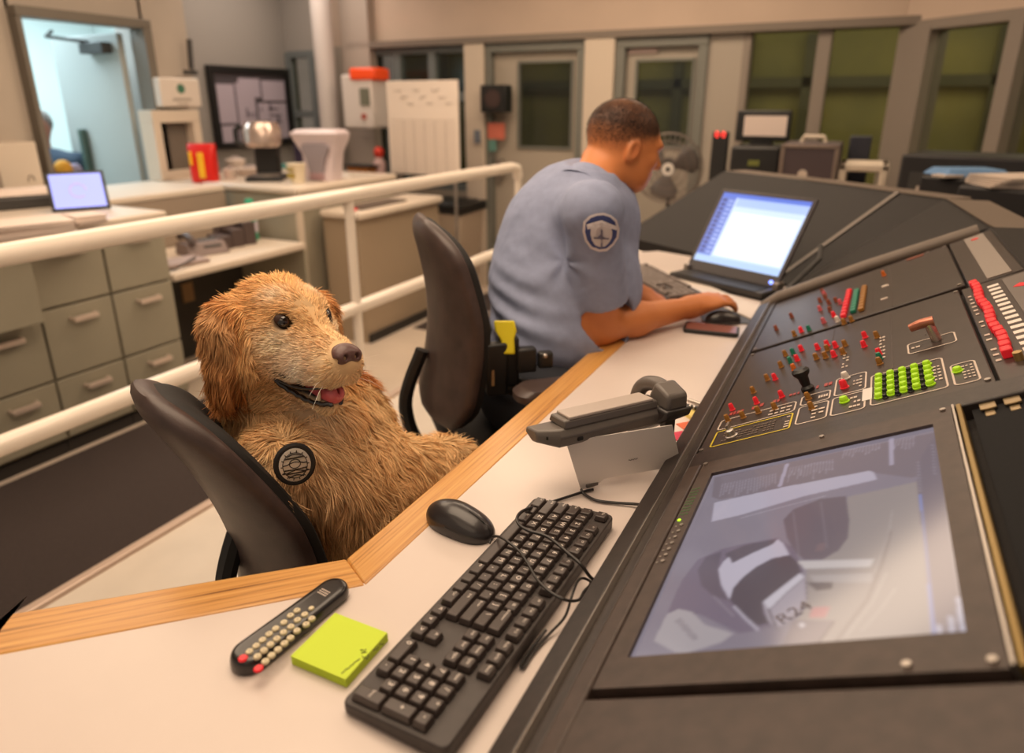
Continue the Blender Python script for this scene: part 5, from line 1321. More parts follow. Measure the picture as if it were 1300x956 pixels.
s.ell(oh(.090, 0, -.050), (.010, .022, .006), OR, k=.008); s.ell(oh(.088, 0, -.061), (.010, .019, .007), OR, k=.008)
s.ell(oh(.104, 0, -.0555), (.012, .022, .0015), OR, k=.003, sub=True)
NB = (RS+LS)/2-fd*.01+up*.03
s.cone(oh(-.030, 0, -.050), NB, .058, .068, k=.03)
s.ell(oh(-.078, 0, -.050), (.022, .040, .018), OR, k=.02)                 # nape fold
# trunk under the shirt (hidden), arms
s.cone(NB-up*.06, Va(706, 430, 1.80), .09, .11, k=.05)
s.chain([RS, L_(Vector(RS), Vector(RE), .5), RE], [.052, .050, .044], k=.03)
s.chain([RE, L_(Vector(RE), Vector(RW), .35), RW], [.044, .044, .028], k=.03)
s.chain([LS, LE], [.050, .042], k=.03); s.chain([LE, LW_], [.042, .029], k=.03)
s.cone(NB-up*.07+rt*.02, RS, .06, .052, k=.05); s.cone(NB-up*.07-rt*.02, LS, .06, .052, k=.05)
def hand(wr, d, nrm_, side, curl=.5, spread=1.0, g=1.12, arch=.0):
    d = np.array(d, float); d /= np.linalg.norm(d); n = np.array(nrm_, float); n -= d*(n @ d); n /= np.linalg.norm(n)
    lat = np.cross(n, d)*side                              # towards the thumb
    R = np.stack([d, lat, n], 1)
    s.cone(wr, wr+d*.03*g, .027*g, .026*g, k=.02)
    s.ell(wr+d*.052*g+n*arch, (.048*g, .040*g, .018*g), R, k=.018)
    s.ell(wr+d*.028*g+lat*.026*g-n*.004, (.026*g, .018*g, .015*g), R, k=.015)
    tips = []
    for i, (la, ln, r) in enumerate(((.029, .072, .0088), (.0095, .080, .0092), (-.0100, .074, .0087), (-.029, .058, .0078))):
        la, ln, r = la*g, ln*g, r*g*.97
        b = wr+d*(.085-.006*abs(i-1))*g+lat*la+n*arch*1.2; a_ = la*.25*spread
        p1 = b+(d*math.cos(curl*.4)-n*math.sin(curl*.4)+lat*a_*4)*ln*.46
        p2 = p1+(d*math.cos(curl*1.2)-n*math.sin(curl*1.2)+lat*a_*2)*ln*.30
        p3 = p2+(d*math.cos(curl*2.0)-n*math.sin(curl*2.0))*ln*.24
        s.cone(wr+d*.05*g+lat*la*.9+n*arch, b, r*1.15, r*1.14, k=.008)
        s.cone(b, p1, r*1.12, r, k=.004); s.cone(p1, p2, r*1.03, r*.92, k=.003); s.cone(p2, p3, r*.92, r*.8, k=.003); tips.append((p3, d*math.cos(curl*2)-n*math.sin(curl*2), lat))
    t0 = wr+d*.025*g+lat*.030*g; t1 = t0+d*.030*g+lat*.022*g-n*.008; t2 = t1+d*.030*g+lat*.002-n*.008
    s.cone(t0, t1, .0125*g, .0105*g, k=.010); s.cone(t1, t2, .0105*g, .0085*g, k=.004)
    return tips
hdir = Va(944, 398, 2.04)-RW; hdir[2] = .012
tips = hand(RW, hdir, up+CR*-.05-CF*.12, 1, .52, 1.5, 1.14, .006)
ld_ = Va(845, 384, 2.10)-LW_; ld_[2] = -.035
LW_[2] = max(LW_[2], .80)
tips2 = hand(LW_, ld_, up+rt*.1, -1, .5)
vs, q = s.mesh(); vs = smooth_mesh(vs, q, 2)
l = (vs-OH) @ OR; c = np.zeros_like(vs)+srgb('#d08049')
def mixc(c, w, col): w = np.clip(w, 0, 1)[:, None]; return c*(1-w)+srgb(col)*w
c = mixc(c, .3*np.clip(vnoise(vs, 25, 2)+.3, 0, 1), '#d68f5c')
hair = np.clip((l[:, 2]-(-.012+.040*np.clip((l[:, 0]+.03)/.1, -1, 1)))/.030, 0, 1)*np.clip((.072-l[:, 0]+ (l[:, 2]-.03)*.2)/.015, 0, 1)*(l[:, 2] > -.045)
hair = hair*(np.linalg.norm(l, axis=1) < .16)
c = mixc(c, hair*.85*np.clip((l[:, 2]+.02)/.07, .25, 1), '#241712'); c = mixc(c, np.exp(-((l[:, 0]+.05)**2+(l[:, 1]-.02)**2+(l[:, 2]-.115)**2)/.035**2)*.45, '#b07c5c')
lips_ = np.exp(-(((l[:, 0]-.092)/.014)**2+(l[:, 1]/.02)**2+((l[:, 2]+.055)/.008)**2)); c = mixc(c, lips_*.6, '#a0524a')
brow = np.exp(-(((l[:, 0]-.088)/.02)**2+((np.abs(l[:, 1])-.03)/.016)**2+((l[:, 2]-.030)/.005)**2)); c = mixc(c, brow*.9, '#2a1a14')
ear_ = np.exp(-((l[:, 0]/.02)**2+((np.abs(l[:, 1])-.082)/.012)**2+((l[:, 2]+.01)/.03)**2)); c = mixc(c, ear_*.3, '#c8623c')
bo = mesh_np('body', vs, q, M_flesh, off, world=True); set_col(bo, c)
for y in (-1, 1):
    eo = obj('eye', MB().ell(tuple(oh(.074, y*.031, .010)), (.0115, .0115, .0115), Matrix([[*r] for r in OR])), mat('eye_white', '#e8e0d8', .2), off, smooth=True, world=True)
    obj('pupil', MB().ell(tuple(oh(.0825, y*.031, .008)), (.004, .005, .005), Matrix([[*r] for r in OR])), mat('dark_pupil', '#1a0e08', .1), eo, smooth=True, world=True)
# short cropped hair: fine stubble blades on the scalp
nrm, fa = normals(vs, q)
w = fa*hair[q].mean(1)*np.clip((l[q, 2].mean(1)+.02)/.08, .05, 1); rg = np.random.default_rng(5); N = 14000
ix = rg.choice(len(q), N, p=w/w.sum()); P0 = vs[q[ix]].mean(1)+rg.normal(size=(N, 3))*.0012; n = nrm[q[ix]].mean(1)
d0 = n*.5-hd_u*.5-hd_f*.3+rg.normal(size=(N, 3))*.15; d0 /= np.linalg.norm(d0, axis=1)[:, None]; sd = np.cross(d0, n); sd /= np.linalg.norm(sd, axis=1)[:, None]+1e-9
Lh = (.002+.004*hair[q[ix]].mean(1))[:, None]
V_ = np.stack([P0-sd*.0005, P0+sd*.0005, P0+d0*Lh], 1).reshape(-1, 3)
ho = mesh_np('hair', V_, np.arange(3*N).reshape(-1, 3), mat('cropped_black_hair', '#1f1512', .6), off, world=True, smooth=False); ho['kind'] = 'stuff'
# nails
mb = MB()
for p3, dd_, la_ in tips+tips2:
    mb.ell(tuple(p3+up*.0052+dd_*.001), (.0055, .0045, .002), Matrix([[*r] for r in np.stack([dd_/np.linalg.norm(dd_), la_, np.cross(dd_, la_)], 1)]), n=8, m=6)
obj('fingernails', mb, mat('nail', '#d9a58a', .3), off, smooth=True, world=True)
# shirt
s = SDF((-1.05, 1.15, .55), (-.30, 2.25, 1.32), .0048)
pel = Va(690, 455, 1.78)
back = [Va(733, 262, 1.86), Va(708, 305, 1.87), Va(697, 360, 1.86), Va(694, 425, 1.83)]
s.ell(back[0], (.15, .15, .10), k=.06)
s.chain([back[0], back[1], back[2], back[3]], [.120, .145, .150, .146], k=.06)
s.chain([Va(752, 300, 1.86), Va(742, 370, 1.88), Va(735, 425, 1.86)], [.115, .135, .13], k=.08)   # chest and belly
s.cone(NB-up*.04, RS+up*.006, .075, .074, k=.06); s.cone(NB-up*.04, LS, .075, .070, k=.06)
s.cone(NB-up*.03, NB+up*.035+hd_f*.01, .080, .068, k=.03)
ds = np.array(RE)-np.array(RS); ds /= np.linalg.norm(ds)
slv_end = np.array(RS)+ds*.185
s.cone(RS, slv_end+ds*.03, .068, .074, k=.014)
dl = np.array(LE)-np.array(LS); dl /= np.linalg.norm(dl); s.cone(LS, LS+dl*.2, .068, .068, k=.03)
# cut sleeve end and open neck
s.ell(slv_end+ds*.115, (.085, .085, .085), k=.004, sub=True); s.ell(slv_end+ds*.10, (.09, .09, .07), k=.004, sub=True)
s.cone(NB+up*.01, oh(-.02, 0, -.03), .0605, .064, k=.004, sub=True)
s.ell(NB+up*.115+fd*.0, (.12, .12, .045), OR, k=.004, sub=True)
vs, q = s.mesh(); vs = smooth_mesh(vs, q, 2)
nrm, fa = normals(vs, q)
wv = np.array([.55, .2, .81]); fold = vnoise(vs*np.array([1, 1, .6]), 22, 21)*.0045+vnoise(vs, 60, 22)*.0012
# creases radiating from the armpit
ap = Va(716, 330, 1.70); dap = np.linalg.norm(vs-ap, axis=1); rel = vs-ap; ang = np.arctan2(rel @ up, rel @ CR)
fold += .0035*np.sin(ang*5+dap*22+vnoise(vs, 14, 31)*3)*np.exp(-(dap/.13)**2)*np.clip(dap/.05, 0, 1)
elb = np.exp(-((np.linalg.norm(vs-Va(640, 410, 1.75), axis=1))/.12)**2); fold += elb*.006*np.sin(vs[:, 2]*120+vs[:, 0]*30)
vs = vs+nrm*fold[:, None]
sh_o = mesh_np('shirt', vs, q, M_shirt, off, world=True)
def surf(px, py):                                         # nearest shirt point seen along a ray
    d = ray(px, py); d = d/np.linalg.norm(d); o = np.array([0, 0, EYE]); r_ = vs-o; t = r_ @ d; dist = np.linalg.norm(r_-t[:, None]*d, axis=1)
    m_ = dist < .012
    if not m_.any(): m_ = dist < dist.min()+.004
    i = np.where(m_)[0][np.argmin(t[m_])]; return vs[i], nrm[i], t[i]
def decal(name, pts, m, parent, lift=.003, th=.0015):     # patch laid on the shirt surface
    c0 = surf(*np.mean(pts, 0)); P3 = []
    dense = []
    for i in range(len(pts)):
        a_, b_ = np.array(pts[i]), np.array(pts[(i+1) % len(pts)])
        for t in (0, .34, .67): dense.append(a_*(1-t)+b_*t)
    for p_ in dense:
        v_, n_, t_ = surf(*p_); d = ray(*p_); d = d/np.linalg.norm(d); P3.append(np.array([0, 0, EYE])+d*(t_)+n_*lift)
    ctr_ = c0[0]+c0[1]*lift; k = len(P3); mid = []
    cp = np.mean(pts, 0)
    for p_ in dense:
        pm = (p_+cp)/2; v_, n_, t_ = surf(*pm); d = ray(*pm); d = d/np.linalg.norm(d); mid.append(np.array([0, 0, EYE])+d*t_+n_*lift)
    V3 = P3+mid+[ctr_]; F3 = [(i, (i+1) % k, k+(i+1) % k, k+i) for i in range(k)]+[(k+i, k+(i+1) % k, 2*k) for i in range(k)]
    return obj(name, MB().add(V3, F3), m, parent, smooth=True, world=True)
pt = [(741, 281), (748, 274), (757, 271), (766, 270), (775, 273), (782, 279), (785, 290), (784, 301), (778, 311), (770, 318), (760, 319), (750, 315), (743, 305), (740, 293)]
cpt = np.mean(pt, 0)
p1_ = decal('shoulder_patch', pt, mat('patch_white', '#dcd4d8', .7), sh_o, .0035)
decal('patch_field', [tuple(cpt+(np.array(p_)-cpt)*.86) for p_ in pt], mat('patch_navy', '#39457c', .7), p1_, .0048)
decal('patch_emblem', [tuple(cpt+(np.array(p_)-cpt)*np.array([.58, .66])+np.array([0, 2])) for p_ in pt], mat('patch_pale', '#cfc8cc', .7), p1_, .006)
decal('patch_banner', [(745, 284), (763, 279), (781, 286), (781, 291), (763, 285), (746, 290)], mat('patch_pale2', '#dcd6da', .7), p1_, .0062)
decal('patch_bar', [(753, 299), (772, 300), (771, 302), (754, 301)], mat('patch_grey', '#6f6a80', .7), p1_, .0075)
decal('patch_bar', [(762, 290), (764, 290), (764, 312), (762, 312)], MATS['patch_grey'], p1_, .0075)
# collar
col_m = MB(); ring = []
nd_ = oh(-.03, 0, -.05)-NB; nd_ /= np.linalg.norm(nd_); cx_ = np.cross(nd_, rt); cx_ /= np.linalg.norm(cx_); cy_ = np.cross(nd_, cx_)
rings = []
for r_, h_ in ((.079, .010), (.0735, .050), (.0715, .052), (.0785, .034), (.092, .004), (.0935, .001)):
    rings.append([Vector(NB+(cx_*math.cos(t)*r_+cy_*math.sin(t)*r_)+nd_*(h_-.01*math.cos(t)*0)) for t in np.linspace(0, 2*math.pi, 33)[:-1]])
obj('collar', MB().loft(rings, caps=False), M_shirt, sh_o, smooth=True, world=True)
# trousers, belt
s = SDF((-1.0, 1.2, .02), (-.1, 2.3, .80), .008)
s.ell(pel-up*.10, (.17, .17, .12), k=.05)
kn = [pel*np.array([1, 1, 0])+fd*.40+rt*.13+up*.55, pel*np.array([1, 1, 0])+fd*.40-rt*.13+up*.55]
for k_, sg in zip(kn, (1, -1)):
    s.cone(pel-up*.11+rt*sg*.09, k_, .085, .066, k=.04); s.cone(k_, k_+up*-.46+fd*.02, .062, .045, k=.03)
v2, q2 = s.mesh(); mesh_np('trousers', smooth_mesh(v2, q2, 2), q2, M_navy, off)
for k_ in kn:
    ft_ = k_*np.array([1, 1, 0])+fd*.02; mb = SDF(ft_+np.array([-.25, -.25, -.02]), ft_+np.array([.25, .25, .2]), .006)
    mb.cone(ft_+up*.05, ft_+up*.035+fd*.17, .042, .033, k=.03); mb.ell(ft_+up*-.05+fd*.08, (.3, .3, .05), k=.004, sub=True)
    v2, q2 = mb.mesh(); mesh_np('shoe', smooth_mesh(v2, q2, 1), q2, mat('black_shoe', '#141212', .3), off)
bl_ = []
pb_ = pel-up*.018; 
for t in np.linspace(0, 2*math.pi, 41)[:-1]: bl_.append(Vector(pb_+fd*(.005+.168*math.cos(t))+rt*.172*math.sin(t)))
mbb = MB(); n_ = len(bl_)
mbb.add([p_+Vector((0, 0, -.024)) for p_ in bl_]+[p_+Vector((0, 0, .024)) for p_ in bl_], [(i, (i+1) % n_, n_+(i+1) % n_, n_+i) for i in range(n_)])
belt = obj('duty_belt', mbb, M_black, off, smooth=True, world=True); md = belt.modifiers.new('s', 'SOLIDIFY'); md.thickness = .008
def pouch(px, py, dep, sz, m, name, rz=0):
    c_ = Vector(Va(px, py, dep)); return obj(name, MB().box(c_, sz, (0, 0, math.radians(-50)+rz)), m, belt, bevel=.006, world=True)
tz = pouch(646, 458, 1.61, (.03, .045, .12), M_black, 'holster'); 
M_yel = mat('safety_yellow', '#d9c918', .45)
obj('yellow_grip', MB().loft([[Vector(Va(px+dx, py, 1.575+dd_)) for dx, dd_ in ((-w_, 0), (w_, 0), (w_, .03), (-w_, .03))] for px, py, w_ in ((640, 407, 13), (642, 420, 14), (644, 430, 9), (646, 450, 8))]), M_yel, belt, bevel=.004, world=True)
pouch(668, 456, 1.60, (.03, .045, .06), M_black, 'belt_pouch'); pouch(692, 456, 1.605, (.025, .035, .04), M_black, 'belt_pouch')
pouch(630, 468, 1.60, (.03, .05, .13), M_black, 'holster')
obj('belt_snap', MB().ell(tuple(Va(692, 452, 1.58)), (.006, .006, .006)), M_steel, belt, smooth=True, world=True)
obj('key_ring', MB().tube([Va(626, 470+4*i, 1.585) for i in range(6)], .004, 6), mat('tan_keys', '#8a6a48', .4, metal=.5), belt, world=True)
# watch on the left wrist
wd_ = np.array(ld_)/np.linalg.norm(ld_); wc_ = LW_-wd_*.0
wt = obj('wristwatch', MB().tube([Vector(wc_+np.cross(wd_, up)*.031*math.cos(t)+up*.031*math.sin(t)) for t in np.linspace(0, 2*math.pi, 25)[:-1]], .008, 8, closed=True), M_black, off, smooth=True, world=True)
obj('watch_face', MB().ell(tuple(wc_+up*.032+rt*.01), (.017, .017, .006)), M_black, wt, smooth=True, world=True)
# ================================================================ BACKGROUND THINGS
def PL(px, py, p0, n):            # pixel -> point on a vertical plane through p0
    d = ray(px, py); o = np.array([0, 0, EYE]); t = (np.array(p0)-o) @ np.array(n)/(d @ np.array(n)); return Vector(o+d*t)
def spot(px, py, z):              # base point on a surface and metres per pixel there
    p = P(px, py, z); dep = (np.array(p)-np.array([0, 0, EYE])) @ CF; return p, dep/FPX
# notice / plan board
pA_ = PX(262, 82, -5.06); pB_ = PX(366, 88, -5.06); pC_ = PX(283, 166, -5.06)
y0, y1, z0, z1 = pA_.y, pB_.y, .98, (pA_.z+pB_.z)/2
bdn = thing('plan_board', 'large black framed board with pale floor plan sheets on the alcove wall', 'notice board', (-5.09, (y0+y1)/2, z0))
mb = MB()
for a_, b_, c_, d_ in ((y0, y1, z1-.05, z1), (y0, y1, z0, z0+.04), (y0, y0+.05, z0+.04, z1-.05), (y1-.05, y1, z0+.04, z1-.05)): mb.box((-5.065, (a_+b_)/2, (c_+d_)/2), (.04, b_-a_, d_-c_))
obj('frame', mb, M_black, bdn, world=True)
obj('board_back', MB().box((-5.08, (y0+y1)/2, (z0+z1)/2), (.015, y1-y0-.1, z1-z0-.09)), mat('board_dark', '#4c464c', .6), bdn, world=True)
pm = mat('plan_sheet', '#b3a7b4', .6)
for _i, (a_, b_, c_, d_) in enumerate(((.08, .28, .30, .78), (.30, .52, .05, .80), (.34, .60, .62, .86), (.55, .92, .08, .55), (.62, .92, .58, .84), (.08, .27, .06, .27))):
    obj('plan_sheet', MB().box((-5.0685+.0012*_i, y0+(y1-y0)*(a_+b_)/2, z0+(z1-z0)*(c_+d_)/2), (.004, (y1-y0)*(b_-a_), (z1-z0)*(d_-c_))), pm, bdn, world=True)
mb = MB(); rg = random.Random(9)
for i in range(14): mb.box((-5.058, y0+(y1-y0)*rg.uniform(.35, .85), z0+(z1-z0)*rg.uniform(.3, .75)), (.003, rg.uniform(.03, .16), .012) if i % 2 else (.003, .012, rg.uniform(.03, .10)))
obj('plan_lines', mb, mat('plan_ink', '#5b5560', .7), bdn, world=True)
# dispenser on the wall end and the cream framed hatch below
dp = thing('towel_dispenser', 'white wall box with a small green emblem beside the open doorway', 'dispenser', (-4.36, 3.52, 1.2))
a_ = PX(200, 98, -4.36); b_ = PX(256, 136, -4.36)
obj('housing', MB().box((-4.42, (a_.y+b_.y)/2, (a_.z+b_.z)/2), (.14, b_.y-a_.y, a_.z-b_.z)), mat('dispenser_white', '#d5cabf', .5), dp, bevel=.012, world=True)
obj('green_emblem', MB().cyl((-4.352, (a_.y+b_.y)/2, a_.z-.07), (-4.348, (a_.y+b_.y)/2, a_.z-.07), .032, n=14), mat('emblem_green', '#3f6f58', .5), dp, world=True)
obj('printed_lettering', MB().box((-4.349, (a_.y+b_.y)/2, a_.z-.14), (.003, .15, .018)).box((-4.349, (a_.y+b_.y)/2, a_.z-.17), (.003, .09, .010)), mat('grey_print', '#a89e94', .6), dp, world=True)
hc = thing('wall_hatch', 'cream framed grey hatch standing on the ledge under the white dispenser', 'cabinet', (-4.40, 3.5, .84))
ya_, yb_ = PX(192, 180, -4.38).y, PX(252, 180, -4.38).y; mb = MB(); zt_ = PX(215, 140, -4.38).z
for yy in (ya_+.03, yb_-.03): mb.box((-4.40, yy, (zt_+.82)/2), (.139, .06, zt_-.08-.90))
mb.box((-4.40, (ya_+yb_)/2, zt_-.04), (.14, yb_-ya_, .0805)).box((-4.40, (ya_+yb_)/2, .87), (.14, yb_-ya_, .06))
obj('frame', mb, M_cream, hc, bevel=.004, world=True)
obj('hatch_panel', MB().box((-4.43, (ya_+yb_)/2, (zt_+.84)/2), (.03, yb_-ya_-.1, zt_-.84-.1)), mat('hatch_grey', '#6e655c', .5), hc, world=True)
o = obj('wall_conduit', MB().tube([PX(240, 50, -4.42), PX(243, 88, -4.42)], .018, 8).box(tuple(PX(242, 92, -4.42)), (.03, .10, .03)), M_dgrey); tag(o, 'dark conduit stub on the wall corner above the white dispenser', 'conduit')
# column and wall dispenser with an orange top
struct('trim_7', MB().cyl((-4.38, 5.0, .80), (-4.38, 5.0, 2.62), .085, n=28).cyl((-4.38, 5.0, -.2), (-4.38, 5.0, .80), .085, n=28), mat('white_column', '#cfc6c2', .5), smooth=True)
struct('trim_8', MB().box((-4.18, 5.23, 1.2), (.30, .10, 2.85)), mat('corner_pier', '#a99c92', .7))
ad = thing('wall_monitor_box', 'white wall box with a grey window and an orange top near the column', 'dispenser', (-4.0, 4.95, 1.15))
a_ = PY(433, 95, 4.85); b_ = PY(476, 163, 4.85)
obj('housing', MB().box(((a_.x+b_.x)/2, 4.95, (a_.z+b_.z)/2), (b_.x-a_.x, .22, a_.z-b_.z)), mat('box_white', '#dcd3ce', .45), ad, bevel=.015, world=True)
c_ = PY(445, 88, 4.85); d_ = PY(478, 103, 4.85)
obj('orange_top', MB().box(((c_.x+d_.x)/2, 4.93, (c_.z+d_.z)/2+.01), (d_.x-c_.x, .22, c_.z-d_.z)), mat('orange_plastic', '#f2501e', .4, emit='#f2501e', estr=.15), ad, bevel=.02, world=True)
e_ = PY(457, 112, 4.84); f_ = PY(470, 134, 4.84)
obj('window', MB().box(((e_.x+f_.x)/2, 4.835, (e_.z+f_.z)/2), (f_.x-e_.x, .01, e_.z-f_.z)), mat('grey_green_glass', '#77786a', .3), ad, world=True)
obj('red_button', MB().cyl(tuple(PY(462, 148, 4.84)), tuple(PY(462, 148, 4.825)), .025, n=12), mat('dull_red', '#a8564c', .5), ad, world=True)
obj('mounting_plate', MB().box(((a_.x+b_.x)/2, 5.12, (a_.z+b_.z)/2), (.12, .13, .12)), M_dgrey, ad, world=True)
# white board sheet on a stand
a_ = PY(491, 103, 4.62); b_ = PY(584, 224, 4.62)
wb = thing('chart_board', 'tall white board ruled with a faint grid before the blue-grey window', 'board', ((a_.x+b_.x)/2, 4.62, -.2))
obj('board', MB().box(((a_.x+b_.x)/2, 4.62, (a_.z+b_.z)/2), (b_.x-a_.x, .025, a_.z-b_.z)), mat('board_white', '#e6d8cc', .5), wb, bevel=.003, world=True)
mb = MB(); W_ = b_.x-a_.x; H_ = a_.z-b_.z
for i in range(1, 6): mb.box((a_.x+W_*(.08+.15*i), 4.606, b_.z+H_*.30), (.004, .002, H_*.56))
for i in range(14): mb.box(((a_.x+b_.x)/2, 4.606, b_.z+H_*(.03+.043*i)), (W_*.92, .002, .004))
obj('ruled_grid', mb, mat('grid_grey', '#b5a79c', .6), wb, world=True)
mb = MB(); rg = random.Random(3)
for i in range(9): mb.tube([(a_.x+W_*(.12+.09*i)+.012*k, 4.605, a_.z-.07-.05*(i % 3)+rg.uniform(-.012, .012)) for k in range(6)], .003, 4)
obj('handwriting', mb, mat('marker_grey', '#a3968c', .6), wb, world=True)
mb = MB()
for x in (a_.x+.06, b_.x-.06): mb.cyl((x, 4.65, -.2), (x, 4.65, a_.z-.02), .014, n=8).box((x, 4.65, -.185), (.04, .42, .02))
obj('stand', mb, M_steel, wb, world=True)
# black speaker, notices beside door 1
sp_ = thing('wall_speaker', 'black speaker box fixed to the pilaster left of the nearer door', 'speaker', (wx(627), 5.1, 1.4))
a_ = PY(611, 108, 5.12); b_ = PY(643, 143, 5.12)
obj('cabinet', MB().box(((a_.x+b_.x)/2, 5.16, (a_.z+b_.z)/2), (b_.x-a_.x, .12, a_.z-b_.z)), M_black, sp_, bevel=.006, world=True)
obj('grille', MB().cyl(((a_.x+b_.x)/2, 5.10, (a_.z+b_.z)/2), ((a_.x+b_.x)/2, 5.095, (a_.z+b_.z)/2), .07, n=20), mat('grille_brown', '#3a2824', .7), sp_, world=True)
def note(x0, y0_, x1, y1_, yy, col, label):
    a_ = PY(x0, y0_, yy); b_ = PY(x1, y1_, yy); o = obj('notice', MB().box(((a_.x+b_.x)/2, yy, (a_.z+b_.z)/2), (b_.x-a_.x, .004, a_.z-b_.z)), mat('notice_'+col[1:], col, .6)); return tag(o, label, 'notice')
note(619, 156, 641, 177, 5.205, '#c46a55', 'small red notice on the wall under the black speaker')
note(620, 175, 630, 192, 5.208, '#5f8a80', 'small teal notice below the red one near the door')
note(602, 165, 610, 182, 5.165, '#6d7480', 'small grey switch plate on the pilaster below the black speaker')
note(483, 100, 492, 134, 5.20, '#cbb8c2', 'narrow pale sheet on the window left of the white chart board')
# trash can
tr = thing('trash_bin', 'tall beige waste bin with a black lid behind the officer chair', 'bin', (-2.98, 4.52, -.19))
b0 = P(572, 262, .52); tr.location = (b0.x, b0.y, -.19)
obj('bin_body', MB().taper((0, 0, 0), (.34, .32), (.44, .40), .72), mat('bin_beige', '#b3a08c', .5), tr, bevel=.02)
obj('bin_lid', MB().box((0, 0, .735), (.47, .43, .04)).box((0, 0, .76), (.36, .32, .02)), M_black, tr, bevel=.012)
obj('bin_bag', MB().tube([(-.22, -.2, .70), (.22, -.2, .69), (.225, .2, .70), (-.22, .2, .69)], .018, 6, closed=True), M_black, tr)
# pedestal fan
FY = 4.25; hb = PY(848, 213, FY)
fn = thing('pedestal_fan', 'grey pedestal fan with a white hub behind the officer head', 'fan', (hb.x, FY, -.19))
fp = fn.location; k = lambda z: z+.19
zc = hb.z+.19; tilt = math.radians(14)
face = -Vector((hb.x, FY, 0)).normalized(); ang = math.atan2(face.y, face.x)+math.pi/2
obj('base', MB().lathe((0, 0, 0), [(.20, 0), (.20, .015), (.06, .03), (.02, .06)], 24), M_dgrey, fn, smooth=True)
obj('pole', MB().cyl((0, .06, .03), (0, .06, zc-.30), .016, n=12).cyl((0, .06, zc-.30), (0, .06, zc-.1), .012, n=12).cyl((0, .06, zc-.36), (0, .06, zc-.26), .028, n=12), M_black, fn, smooth=True)
Rf = Euler((math.pi/2, 0, ang)).to_matrix()
def ringpts(r, off, n=28): return [Vector((0, 0, zc))+Rf@Vector((r*math.cos(t), r*math.sin(t), off)) for t in np.linspace(0, 2*math.pi, n+1)[:-1]]
r_f = .205; mb = MB()
for r_, o_ in ((r_f, 0), (r_f*.99, .05), (r_f*.97, -.05), (.16, .075), (.115, .088), (.07, .095)): mb.tube(ringpts(r_, o_), .0035, 5, closed=True)
for i in range(36):
    t = 2*math.pi*i/36; c_, s_2 = math.cos(t), math.sin(t)
    mb.tube([Vector((0, 0, zc))+Rf@Vector((r_*c_, r_*s_2, o_)) for r_, o_ in ((.035, .10), (.115, .09), (.17, .07), (r_f, 0), (.17, -.06), (.08, -.08))], .0016, 4)
obj('cage', mb, mat('fan_wire', '#7c706a', .4, metal=.5), fn)
mb = MB()
for i in range(3):
    t0 = i*2*math.pi/3+.4; pts = []
    for r_, w_ in ((.03, .30), (.09, .55), (.15, .60), (.185, .42)):
        pts.append([Vector((0, 0, zc))+Rf@Vector((r_*math.cos(t0+a_), r_*math.sin(t0+a_), .02*math.sin(a_/w_*1.4)+.01)) for a_ in (-w_, -w_/3, w_/3, w_)])
    vs_ = [p for r_ in pts for p in r_]; mb.add(vs_, [(r_*4+c_, r_*4+c_+1, r_*4+c_+5, r_*4+c_+4) for r_ in range(3) for c_ in range(3)])
bo_ = obj('blades', mb, mat('fan_blade', '#6a6563', .4), fn, smooth=True); bo_.modifiers.new('s', 'SOLIDIFY').thickness = .003
hubc = Vector((0, 0, zc))+Rf@Vector((0, 0, .10)); hub2 = hubc+Rf@Vector((0, 0, .014))
obj('hub', MB().cyl(hubc, hub2, .036, n=20), mat('hub_white', '#e6dfd8', .35), fn, smooth=True)
obj('hub_ring', MB().cyl(hub2, hub2+(hub2-hubc)*.15, .015, n=16), M_dgrey, fn, smooth=True)
obj('motor', MB().cyl(Vector((0, 0, zc))+Rf@Vector((0, 0, -.01)), Vector((0, 0, zc))+Rf@Vector((0, 0, -.13)), .05, n=16), M_dgrey, fn, smooth=True)
o = obj('fan_cord', MB().tube(catmull([fp+Vector((.03, .06, zc-.25)), fp+Vector((.14, .1, zc-.34)), fp+Vector((.24, .2, zc-.52)), fp+Vector((.3, .3, .2)), fp+Vector((.35, .35, .01))]), .006, 6), M_dgrey); tag(o, 'thin dark power cord hanging beside the pedestal fan pole', 'cord')

# ------------------------------------------------ equipment along the right windows
ZT = .80
st = thing('equipment_table', 'pale edged dark shelf table along the far windows carrying printers', 'table', (0, 4.3, -.2))
tb = [(-.86, 3.98), (1.0, 3.60), (1.9, 2.85), (2.3, 2.85), (1.05, 4.0), (.30, 4.72), (-.86, 4.72)]
obj('table_top', MB().prism(tb, ZT-.035, ZT), M_top, st, bevel=.004, world=True)
for x, y in ((-.82, 4.03), (-.82, 4.66), (.6, 3.75), (.25, 4.6)): obj('leg', MB().box((x, y, (ZT-.235)/2), (.05, .05, ZT-.035+.2)), M_cream, st, world=True)
obj('lower_shelf', MB().box((-.30, 4.36, .42), (1.0, .55, .03)), M_top, st, world=True)
obj('back_panel', MB().box((-.30, 4.66, .3), (1.05, .02, .9)), M_dark, st, world=True)
def dev(name, label, cat, px0, px1, pyt, pyb, yb, d, mats, rz=0, zbase=ZT, bev=.01):
    a_ = PY((px0+px1)/2, pyb, yb); w = PY(px1, pyb, yb).x-PY(px0, pyb, yb).x; h = PY((px0+px1)/2, pyt, yb).z-zbase
    t = thing(name, label, cat, (a_.x, yb+d/2, zbase), rz); return t, w, h
t, w, h = dev('printer', 'black printer on the shelf left of the white sheet holder', 'printer', 922, 984, 186, 238, 4.14, .40, None)
obj('printer_body', MB().box((0, 0, h/2), (w, .38, h)), M_black, t, bevel=.015); obj('paper_slot', MB().box((0, -.192, h*.45), (w*.8, .006, .03)), M_dgrey, t); obj('green_label', MB().box((0, -.195, h*.72), (.06, .004, .03)), mat('olive_label', '#6b7030', .5), t)
